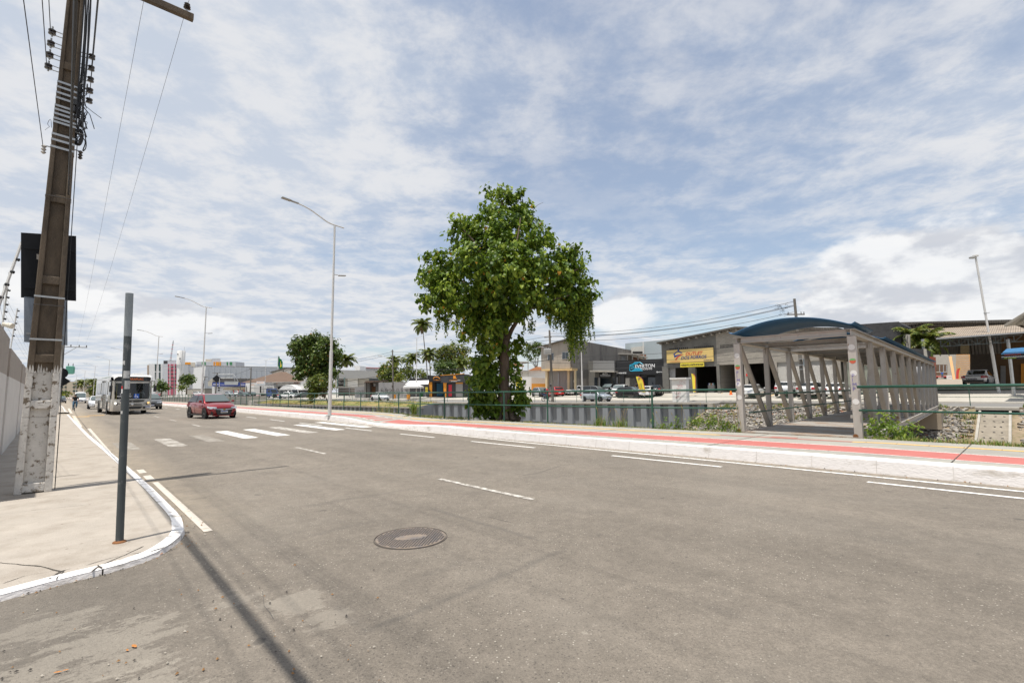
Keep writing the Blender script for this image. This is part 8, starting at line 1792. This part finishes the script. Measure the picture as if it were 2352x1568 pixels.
bb_('underbody',M_dark,(-5.5,0,.5),(10.5,2.0,.3));bb_('axle',M_dark,(-2.75,0,.45),(.2,2.0,.2))
def truck(label,loc,heading,cabm,boxm,boxlen,boxh):
 t=thing('parked_truck',label,'truck',loc,math.atan2(heading.y,heading.x));
 cabp=[(0,.6),(.05,1.3),(-.25,1.95),(-.4,2.45),(-1.7,2.5),(-1.75,.6)];mb=MB();mb.prism([V((x,-1.1,z))for x,z in cabp],V((0,2.2,0)));mb.build('cab',cabm,t,bevel=.08)
 mb=MB();mb.add([V((.03,-.95,1.42)),V((.03,.95,1.42)),V((-.32,.88,2.3)),V((-.32,-.88,2.3))],[(0,1,2,3)]);mb.build('windscreen',M_cgl,t);MB().box((.04,0,.95),(.06,1.5,.4)).build('grille',M_trim,t,bevel=.02);MB().box((.08,0,.55),(.16,2.1,.24)).build('bumper',M_trim,t,bevel=.03)
 for s in(-1,1):
  MB().box((.05,s*.85,.85),(.05,.28,.2)).build('headlight',M_hl,t);MB().box((-.85,s*1.105,1.85),(.8,.02,.6)).build('side_window',M_cgl,t);MB().box((.05,s*1.3,1.9),(.06,.16,.4)).build('mirror',M_trim,t)
  for x in(-.95,-1.9-boxlen*.7):wheel(t,x,s*.95,.46,ww=.28)
 if boxh:MB().box((-1.9-boxlen/2,0,.95+boxh/2),(boxlen,2.4,boxh)).build('box_body',boxm,t,bevel=.03)
 else:MB().box((-1.9-boxlen/2,0,1.05),(boxlen,2.3,.3)).build('load_bed',boxm,t)
 MB().box((-1.2-boxlen/2,0,.75),(boxlen+1.5,.9,.25)).build('chassis',M_trim,t);return t
truck('blue cabbed truck parked in front of the white container',P(630,913.5,132),rot(frU,30),CARCOL['blue'],M_dark,4.5,0)
truck('white truck parked right behind the white pickup',P(678,914,134),rot(frU,25),CARCOL['white'],M_lampw,4,0)
ct=thing('container','white site container with an open dark door behind the blue truck','container',P(584,913.5,142))
pr(ct,'shell',mat('container_white',(.52,.51,.49),.7,var=.06,scale=1),rc(583.7,884.6,629.4,913.5),fy(142),V((0,2.4,0)));pr(ct,'doorway',M_dark,rc(596.8,886.6,600.2,901.5),fy(141.9),V((0,.05,0)));pr(ct,'door',mat('container_white',(.52,.51,.49),.7),rc(600.4,886.6,603,901.5),fy(141.7),V((0,.2,0)));pr(ct,'label_strip',mat('letter_grey',(.2,.2,.2),.6),rc(613,888.6,626,890.4),fy(141.9),V((0,.05,0)))
q=thing('notice_board','white board with red lettering standing on the ground by the container','sign',P(593,915,128));pr(q,'board',M_wht,rc(588,904.8,598,915),fy(128),V((0,.06,0)));ftext(q,'PNEUS',589,597,(908.6,908.6),fy(128),M_txr,-.03);ftext(q,'ABERTO',589,597,(913.4,913.4),fy(128),M_txr,-.03)
tr=thing('parked_truck','old dark flatbed truck standing in the yard behind the shed, seen from behind','truck',PV(2172,872,165));pr(tr,'load_bed',mat('bed_brown',(.14,.09,.06),.9,var=.2),rc(2148,855,2176,861),fv(165),V((1,4,0)))
for x in(2149,2158,2167,2174):pr(tr,'stake',M_galv,rc(x,838,x+1.2,856),fv(165),V((0,.1,0)))
pr(tr,'headboard',mat('bed_brown',(.14,.09,.06),.9,var=.2),rc(2149,837,2176,853),fv(169),V((0,.1,0)));pr(tr,'bumper_stripe',M_txr,rc(2149,863,2176,865.5),fv(164.6),V((0,.1,0)))
for x in(2150,2170):pr(tr,'wheel',M_tyre,[(x+2.4+2.6*math.cos(a),867+2.6*math.sin(a))for a in[i*math.tau/12 for i in range(12)]],fv(165.8),V((0,.3,0)))
q=thing('notice_board','white A-board with red base in front of the yard stairs','sign',PV(2181,871,150));pr(q,'board',M_wht,[(2177,870.6),(2187,870.6),(2185.6,861.6),(2176.4,862)],fv(150),V((0,.3,0)));ftext(q,'ENTRADA',2178,2185,(866,866),fv(150),M_txr,-.02)
q=thing('notice_board','small yellow A-board by the foot of the leaning lamp post','sign',P(2308,895,52));pr(q,'board',M_signy2,[(2300,895),(2316,895),(2315,884),(2301,884)],fy(52),V((0,.3,0)));pr(q,'arrow',M_txk,[(2304,890),(2308,887.5),(2308,889),(2312,889),(2312,891),(2308,891),(2308,892.5)],fy(51.95),V((0,.02,0)))
def feather(label,base,pts,f,m,m2,wording,wpos,cat='flag'):
 t=thing('feather_flag',label,cat,f(*base),group='feather flags');
 pr(t,'sail',m,pts,f,N*.02);e=MB();e.tube([f(*p)-t.location-N*.02 for p in pts[:len(pts)//2+1]],.03,5);e.build('edge',m2,t)
 MB().tube([V((0,0,-.2)),f(*pts[-1])-t.location],.025,5).build('pole',M_lampw,t)
 return t
f1=feather('yellow feather flag with red edge and blue house logo beside the black hatchback',(1481,906),[(1482.4,900.5),(1479.4,884),(1476.6,872),(1471.5,866.4),(1466,864.2),(1460.8,864.6),(1463,873),(1467,888),(1470,899)],fv(54.0),M_signy2,M_txr,'OUTLET',None)
logo(f1,fv(53.95),1464.5,868,.19,M_txb,M_txr);
for s_,x_,h_,m_ in(('OUTLET',1470.4,2.4,M_txr),('DOS FORROS',1474.2,2.0,M_txb)):
 a=PV(x_+2.4,895,53.95);b_=PV(x_-1.4,879,53.95);tt=text_mb(s_,.3,V((0,0,0)),(1,0,0),(0,1,0),th=.01,bold=True);L_=max(v.x for v in tt.v);k_=(b_-a).length/L_;rt=(b_-a).normalized();up_=rt.cross(N).normalized();up_=up_ if up_.dot(U)>0 else-up_
 tt.v=[a+rt*v.x*k_+up_*v.y*k_*(1.0 if s_=='OUTLET' else 1.3)-N*.02-f1.location for v in tt.v];tt.build('lettering',m_,f1)
feather('yellow feather flag tip showing behind the white cabinet',(1597,902),[(1598,900),(1597.4,866),(1595,860.6),(1591.5,858),(1587.6,857.6),(1589,864),(1592,900)],fv(58),M_signy2,M_txr,'',None)
feather('red and yellow feather flag before the stairs in the shed yard',(2203,871),[(2202.6,870),(2203,858),(2204.6,850),(2206.6,844),(2200,846),(2197,851),(2196,858),(2195.6,870)],fv(152),M_txr,M_signy2,'',None)
for i,(x,y0,y1)in enumerate(((536.5,895,904),(547.2,894,905),(560.2,894,906))):feather(['left','middle','right'][i]+'most of three small red feather flags above the black cars',(x+1,y1+4),[(x+1.4,y1),(x+1.2,y0+3),(x,y0),(x-1.4,y0+.6),(x-.4,y0+4),(x+.2,y1)],fy(138),M_txr,M_txk,'',None)
cn=thing('traffic_cone','orange traffic cone on the forecourt just left of the footbridge','traffic cone',far_ground(1678,59.5))
M_cone=mat('cone_orange',(.75,.13,.02),.6,var=.05);s_=.95
MB().lathe([(.19,.03),(.03,.72),(.02,.74)],14).build('cone',M_cone,cn,smooth=True);MB().box((0,0,.02),(.44,.44,.04)).build('base',M_cone,cn,bevel=.01);MB().lathe([(.127,.32),(.10,.45)],14).build('band',M_txo,cn)
cbp=W(24.6,46.15,.13);cb_=thing('utility_cabinet','white masonry utility cabinet with red scribbled graffiti on the canal coping','cabinet',cbp,math.atan2(U.y,U.x))
MB().box((0,0,1.15),(1.55,.6,2.3)).build('body',M_wht,cb_,bevel=.01);MB().box((0,0,2.36),(1.85,.9,.14)).build('cap',M_wht,cb_,bevel=.01)
rr=random.Random(6);mrd=mat('graffiti_red',(.42,.12,.14),.8)
for k in range(9):
 x0,z0=rr.uniform(-.45,.3),.5+(k%5)*.38;pts=[V((x0+.22*math.sin(1.3*t+k)+t*.045,.303,z0+.12*math.cos(2.1*t+k*2)))for t in[i*.33 for i in range(16)]];MB().tube(pts,.008,4).build('graffiti',mrd,cb_)
cb_.rotation_euler.z+=rad(180)if(Matrix.Rotation(cb_.rotation_euler.z,3,'Z')@V((0,1,0))).dot(N)>0 else 0
def upole(label,base,top,Y,r=.16,m=M_conc,group='utility poles on the far bank'):
 p=P(base[0],base[1],Y);q=P(top[0],top[1],Y)-p;t=thing('utility_pole',label,'utility pole',p,group=group);MB().tube([V((0,0,-.5)),q],[r,r*.62],10).build('shaft',m,t,smooth=True);return t,q
M_pold=mat('weathered_pole',(.16,.145,.125),.9,var=.2,scale=3)
t1,q1=upole('utility pole with a ribbed grey transformer in front of the unpainted house',(1269.5,914.6),(1262,758),60,.19,M_pold)
k=60/1110;mb=MB();zt_=P(1260,815,60).z-t1.location.z
mb.box((q1.x*.5-.45,-.35,zt_+.38),(.9,.5,.75));tr_=mb.build('transformer',mat('transformer_grey',(.42,.42,.41),.5,var=.1),t1,bevel=.05)
for i in range(8):MB().box((q1.x*.5-.83+.11*i,-.62,zt_+.36),(.03,.12,.6)).build('cooling_fin',mat('transformer_grey',(.42,.42,.41),.5,var=.1),t1)
for i in range(3):MB().lathe([(.03,0),(.06,.03),(.03,.08),(.06,.12),(.02,.2)],8,Matrix.Translation((q1.x*.5-.75+.3*i,-.35,zt_+.76))).build('bushing',M_porc,t1)
for y_ in(792,800):MB().tube([V((q1.x*.6,0,P(1260,y_,60).z-t1.location.z)),V((q1.x*.6-1.1,-.2,P(1260,y_,60).z-t1.location.z+.2))],.03,5).build('bracket',M_galv,t1)
mb=MB();mb.tube(smooth_line([V((-.2,0,zt_+.2)),V((-.9,-.3,zt_+.9)),V((-1.6,-.4,zt_+1.0))],2),.03,6);mb.build('lamp_arm',M_galv,t1);MB().box((q1.x-.2,0,q1.z-.9),(.9,.1,.1)).build('crossarm',M_pold,t1);MB().lathe([(.16,-.1),(.16,.1)],10,Matrix.Translation((-.25,-.1,P(1250,884,60).z-t1.location.z))@Matrix.Rotation(rad(90),4,'Y')).build('sign_disc',M_trim,t1)
t2,q2=upole('telegraph pole with a curved street light arm by the graffiti wall',(903,914.7),(901.6,803),93,.17,M_pold)
mb=MB();mb.tube([P(902,838,93)-t2.location,P(890,824,93)-t2.location,P(881,818.6,93)-t2.location,P(874.5,817,93)-t2.location],.06,6);mb.build('lamp_arm',M_lampw,t2);MB().box(P(873,816.8,93)-t2.location,(.7,.25,.12)).build('lamp_head',M_lampw,t2,bevel=.03);mb=MB();mb.beam(P(897.5,806.6,93)-t2.location,P(904,806.6,93)-t2.location,.1,.1);mb.build('crossarm',M_pold,t2)
MB().lathe([(.25,-.03),(.25,.03)],12,Matrix.Translation(P(901,887,92.7)-t2.location)@Matrix.Rotation(rad(80),4,'Y')).build('sign_disc',M_trim,t2)
t3,q3=upole('utility pole rising behind the footbridge roof',(1847,911),(1824.5,686),50,.2,M_pold)
for y_ in(726,724):pass
zc3=P(1828,722,50).z-t3.location.z;xm3=q3.x*.84
mb=MB();mb.beam(V((xm3-.9,0,zc3)),V((xm3+.9,0,zc3)),.1,.12);mb.build('crossarm',M_pold,t3)
for dx in(-.8,.55,.85):MB().lathe([(.02,0),(.05,.04),(.025,.1),(.05,.15),(.02,.24)],8,Matrix.Translation((xm3+dx,0,zc3+.05))).build('insulator',M_porc,t3)
rr=random.Random(12);mb=MB()
for k in range(12):c_=V((xm3-1.4+rr.uniform(-.6,.5),0,zc3+rr.uniform(-.2,1.0)));mb.tube(smooth_line([c_+V((rr.uniform(-.4,.4),rr.uniform(-.2,.2),rr.uniform(-.3,.3)))for _ in range(4)],2),.014,4)
mb.build('jumper_wires',M_cable,t3)
for y_,w_ in((824,.32),(838,.32),(848,.3)):MB().box(P(1840,y_,49.7)-t3.location,(w_+.2,.3,.06)).build('band',M_galv,t3)
MB().box(P(1849,833,49.6)-t3.location,(.26,.2,.75)).build('meter_box',mat('box_blue_grey',(.25,.30,.33),.6),t3,bevel=.02)
t4,q4=upole('dark telegraph pole with crossbar and diamond sign left of the blue sign store',(494,912),(499,856.5),128,.2,M_pold)
mb=MB();mb.beam(P(488,856,128)-t4.location,P(505,856.4,128)-t4.location,.12,.12);mb.build('crossarm',M_pold,t4)
pr(t4,'diamond_sign',M_signb,[(487.5,869.4),(498,878.6),(508,869.8),(497.6,860.6)],fy(126.5),V((0,.05,0)))
t5,q5=upole('telegraph pole standing before the brown roofed workshop',(574.4,913.6),(576.8,844),133,.2,M_pold)
mb=MB();mb.beam(P(572,847,133)-t5.location,P(578,847,133)-t5.location,.12,.12);mb.build('crossarm',M_pold,t5);mb=MB();mb.tube(smooth_line([P(569,870,133)-t5.location,P(564,864,133)-t5.location,P(557,863,133)-t5.location],2),.07,5);mb.build('lamp_arm',M_galv,t5)
t6,q6=upole('dark pole with transformer box in front of the white warehouse',(463,911),(471,864),170,.22,M_pold);mb=MB();mb.beam(P(464,865,170)-t6.location,P(478,865,170)-t6.location,.15,.15);mb.build('crossarm',M_pold,t6);MB().box(P(466.6,877,169.6)-t6.location,(.8,.6,1.1)).build('transformer',M_galv,t6,bevel=.05)
t7,q7=upole('pale thin post with two small diamond plates',(502.6,912),(504.5,868),122,.09,M_lampw)
for y_ in(890.4,896):pr(t7,'diamond_sign',M_signb,[(499.8,y_),(502.7,y_+2.4),(505.6,y_),(502.7,y_-2.4)],fy(121.8),V((0,.04,0)))
for i,(x0,y0,x1,y1,Y,lab)in enumerate(((412,864,411,909,165,'dark slender pole in front of the water tower'),(399.6,866,399,909,165,'slender pole in front of the pink striped block'),(552,866,552,909,158,'slender pale pole by the grey panel of the blue sign store'))):upole(lab,(x1,y1),(x0,y0),Y,.13,M_pold)
for i,(bx_,by_,Y,lab)in enumerate(((607.4,915.5,137,'white street lamp by the container, arm pointing right'),(748,911,114,'white street lamp behind the nearest lamp post, before the mango tree'),(956,911,89.5,'white street lamp in front of the tallest palm'),(1338,919.4,58.5,'white street lamp post in front of the unpainted house, top in the tree'),(377,909,190,'distant white street lamp right of the bus'))):
 o=copy_tree(lp);o.location=P(bx_,by_,Y);o.rotation_euler.z=rad(180);o['label']=lab;o['group']='street lamps along the far road'
ll=P(2298,921.5,43);tp_l=P(2240.5,588,43)
t8=thing('leaning_lamp_post','leaning white lamp post without an arm at the right side','lamp post',ll);q8=tp_l-ll
MB().tube([V((0,0,0)),q8*.38],.12,10).build('lower_pole',M_lampw,t8,smooth=True);MB().tube([q8*.38,q8],[.085,.075],10).build('upper_pole',M_lampw,t8,smooth=True);MB().lathe([(.11,-.05),(.11,.05)],10,Matrix.Translation(q8*.6)).build('collar',M_galv,t8)
mb=MB();mb.tube([q8*.6,q8*.6+V((.4,0,.05))],.03,5);mb.build('bracket',M_galv,t8)
q_=q8;MB().box(q_+V((0,0,.02)),(.35,.3,.16)).build('camera_housing',M_lampw,t8,bevel=.03);MB().box(q_+V((-.32,0,-.15)),(.42,.24,.16)).build('camera',mat('lamp_grey',(.32,.32,.31),.5),t8,bevel=.03)
pA=t3.location+V((q3.x*.95,0,q3.z*.94));pB=t1.location+V((q1.x,0,q1.z-.7));pC=t2.location+V((q2.x,0,q2.z-.4))
for i,(dz,lab)in enumerate(((.35,'topmost overhead wire behind the footbridge roof'),(-.05,'second overhead wire behind the footbridge roof'),(-.12,'third overhead wire behind the footbridge roof'),(-.75,'lowest overhead wire behind the footbridge roof'))):cable('overhead_wire',lab,pA+V((0,.1*i,dz)),pB+V((0,.1*i,dz*.8)),.9,.022,M_cable,'overhead wires of the far bank')
for i,(dz,lab)in enumerate(((0,'upper wire between transformer pole and telegraph pole'),(-.5,'lower wire between transformer pole and telegraph pole'),(-3.0,'thick low telephone bundle behind the big tree trunk'))):cable('overhead_wire',lab,pB+V((0,0,dz)),pC+V((0,0,dz)),.8,.022 if i<2 else .04,M_cable,'overhead wires of the far bank')
for i,(dz,lab)in enumerate(((0,'upper wire over the grey factory'),(-.45,'second wire over the grey factory'),(-4.2,'low bundle crossing the grey factory'),(-5.2,'lowest line crossing the grey factory'))):cable('overhead_wire',lab,pC+V((0,0,dz)),t5.location+q5+V((0,0,dz-.3)),1.2,.025 if i<2 else .04,M_cable,'overhead wires of the far bank')
for i,(dz,lab)in enumerate(((-3.8,'wire across the yellow sign, upper'),(-4.6,'wire across the yellow sign, middle'),(-5.3,'wire across the yellow sign, lowest'))):cable('overhead_wire',lab,pA+V((0,0,dz+0.2)),pB+V((0,0,dz+1.2)),.55,.022,M_cable,'overhead wires of the far bank')
for i in range(2):cable('overhead_wire',['upper wire from the workshop pole to the warehouse pole','lower wire from the workshop pole to the warehouse pole'][i],t5.location+q5+V((0,0,-.3-i*2.6)),t6.location+q6+V((0,0,-.3-i)),1.0,.03,M_cable,'overhead wires of the far bank')
fp=P(637.4,845,240);ft_=thing('national_flag','green flag with yellow diamond and blue disc hanging from a white pole','flag',fp);k=240/1110
MB().tube([V((0,0,-2)),V((0,0,28*k))],.12,6).build('flagpole',M_lampw,ft_)
mb=MB();cols=10;vs=[];
for i in range(cols+1):
 for j in range(7):vs.append(V((.2+i*.42*.55+.3*math.sin(i*1.1)*.4,.5*math.sin(i*1.3),27.5*k-j*.85-i*.28)))
mb.add(vs,[(i*7+j,i*7+j+1,(i+1)*7+j+1,(i+1)*7+j)for i in range(cols)for j in range(6)]);mb.build('cloth',mat('flag_green',(.0,.16,.05),.8),ft_,smooth=2)
def flagpt(i,j):return V((.2+i*.42*.55+.3*math.sin(i*1.1)*.4,.5*math.sin(i*1.3)-.06,27.5*k-j*.85-i*.28))
mb=MB();mb.add([flagpt(1.2,3),flagpt(5,.8),flagpt(8.8,3),flagpt(5,5.2)],[(0,3,2,1)]);mb.build('diamond',M_signy2,ft_);mb=MB();mb.add([flagpt(5+1.5*math.cos(a),3+1.0*math.sin(a))-V((0,.05,0))for a in[i*math.tau/14 for i in range(14)]],[tuple(range(14))]);mb.build('disc',M_txb,ft_)
p2=W(94.8,-.3,.12);t9=thing('utility_pole','distant utility pole with green transformer and crossarm on the near pavement','utility pole',p2)
mb=MB();mb.tube([V((0,0,0)),V((0,0,11.2))],[.24,.15],8);mb.build('shaft',M_conc,t9);mb=MB();mb.beam(V((0,0,8.45))-N*.1,V((0,0,8.45))+N*2.7,.12,.12);mb.beam(V((0,0,7.1)),V((0,0,8.4))+N*1.5,.07,.07);mb.build('crossarm',M_galv,t9)
for L_ in(.9,1.8,2.6):MB().lathe([(.04,0),(.08,.06),(.04,.12),(.08,.2),(.03,.3)],8,Matrix.Translation(V((0,0,8.5))+N*L_)).build('insulator',M_porc,t9)
M_tg=mat('transformer_green',(.14,.40,.30),.5,var=.05);MB().box(V((0,0,5.1))+N*1.0,(.9,.8,1.15),Matrix.Rotation(math.atan2(N.y,N.x),3,'Z')).build('transformer',M_tg,t9,bevel=.08)
for k in range(4):MB().box(V((0,0,5.1))+N*1.5+U*(.3-.2*k),(.08,.1,.9),Matrix.Rotation(math.atan2(N.y,N.x),3,'Z')).build('cooling_fin',M_tg,t9)
for L_ in(.8,1.3):MB().lathe([(.03,0),(.06,.05),(.03,.1),(.06,.2),(.02,.45)],8,Matrix.Translation(V((0,0,5.65))+N*L_)).build('bushing',M_porc,t9)
mb=MB();mb.beam(V((0,0,3.7)),V((0,0,3.7))+N*1.2,.06,.06);mb.build('lower_arm',M_galv,t9)
rr=random.Random(14);mb=MB()
for k in range(14):c_=V((0,0,rr.uniform(2.5,6)))-N*rr.uniform(.1,.8)-U*.2;mb.tube(smooth_line([c_+V((rr.uniform(-.4,.4),rr.uniform(-.4,.4),rr.uniform(-.5,.5)))for _ in range(4)],2),.03,4)
mb.build('cable_tangle',M_cable,t9)
sp_=W(51.3,-.15,.115);t10=thing('sign_post','two black sign backs, a disc above a diamond, on a grey post','road sign',sp_);hz_=lambda py:PU(140,py,51.3).z-sp_.z
MB().tube([V((0,0,0)),V((0,0,hz_(844)))],.05,8).build('post',M_lampw,t10,smooth=True);r_=.42
fw2=(-sp_).normalized();fw2.z=0;fw2.normalize();Mx=Matrix.Translation(V((0,0,hz_(857)))-fw2*.06)@fw2.to_track_quat('Z','Y').to_matrix().to_4x4()
MB().lathe([(r_,-.01),(r_,.01)],26,Mx).build('disc_sign',M_signb,t10);sd_=fw2.cross(Zv);zc4=hz_(875.5);mb=MB();mb.prism([V((0,0,zc4))-fw2*.06+q for q in(sd_*.6,V((0,0,.5)),-sd_*.6,V((0,0,-.5)))],-fw2*.02);mb.build('diamond_sign',M_signb,t10)
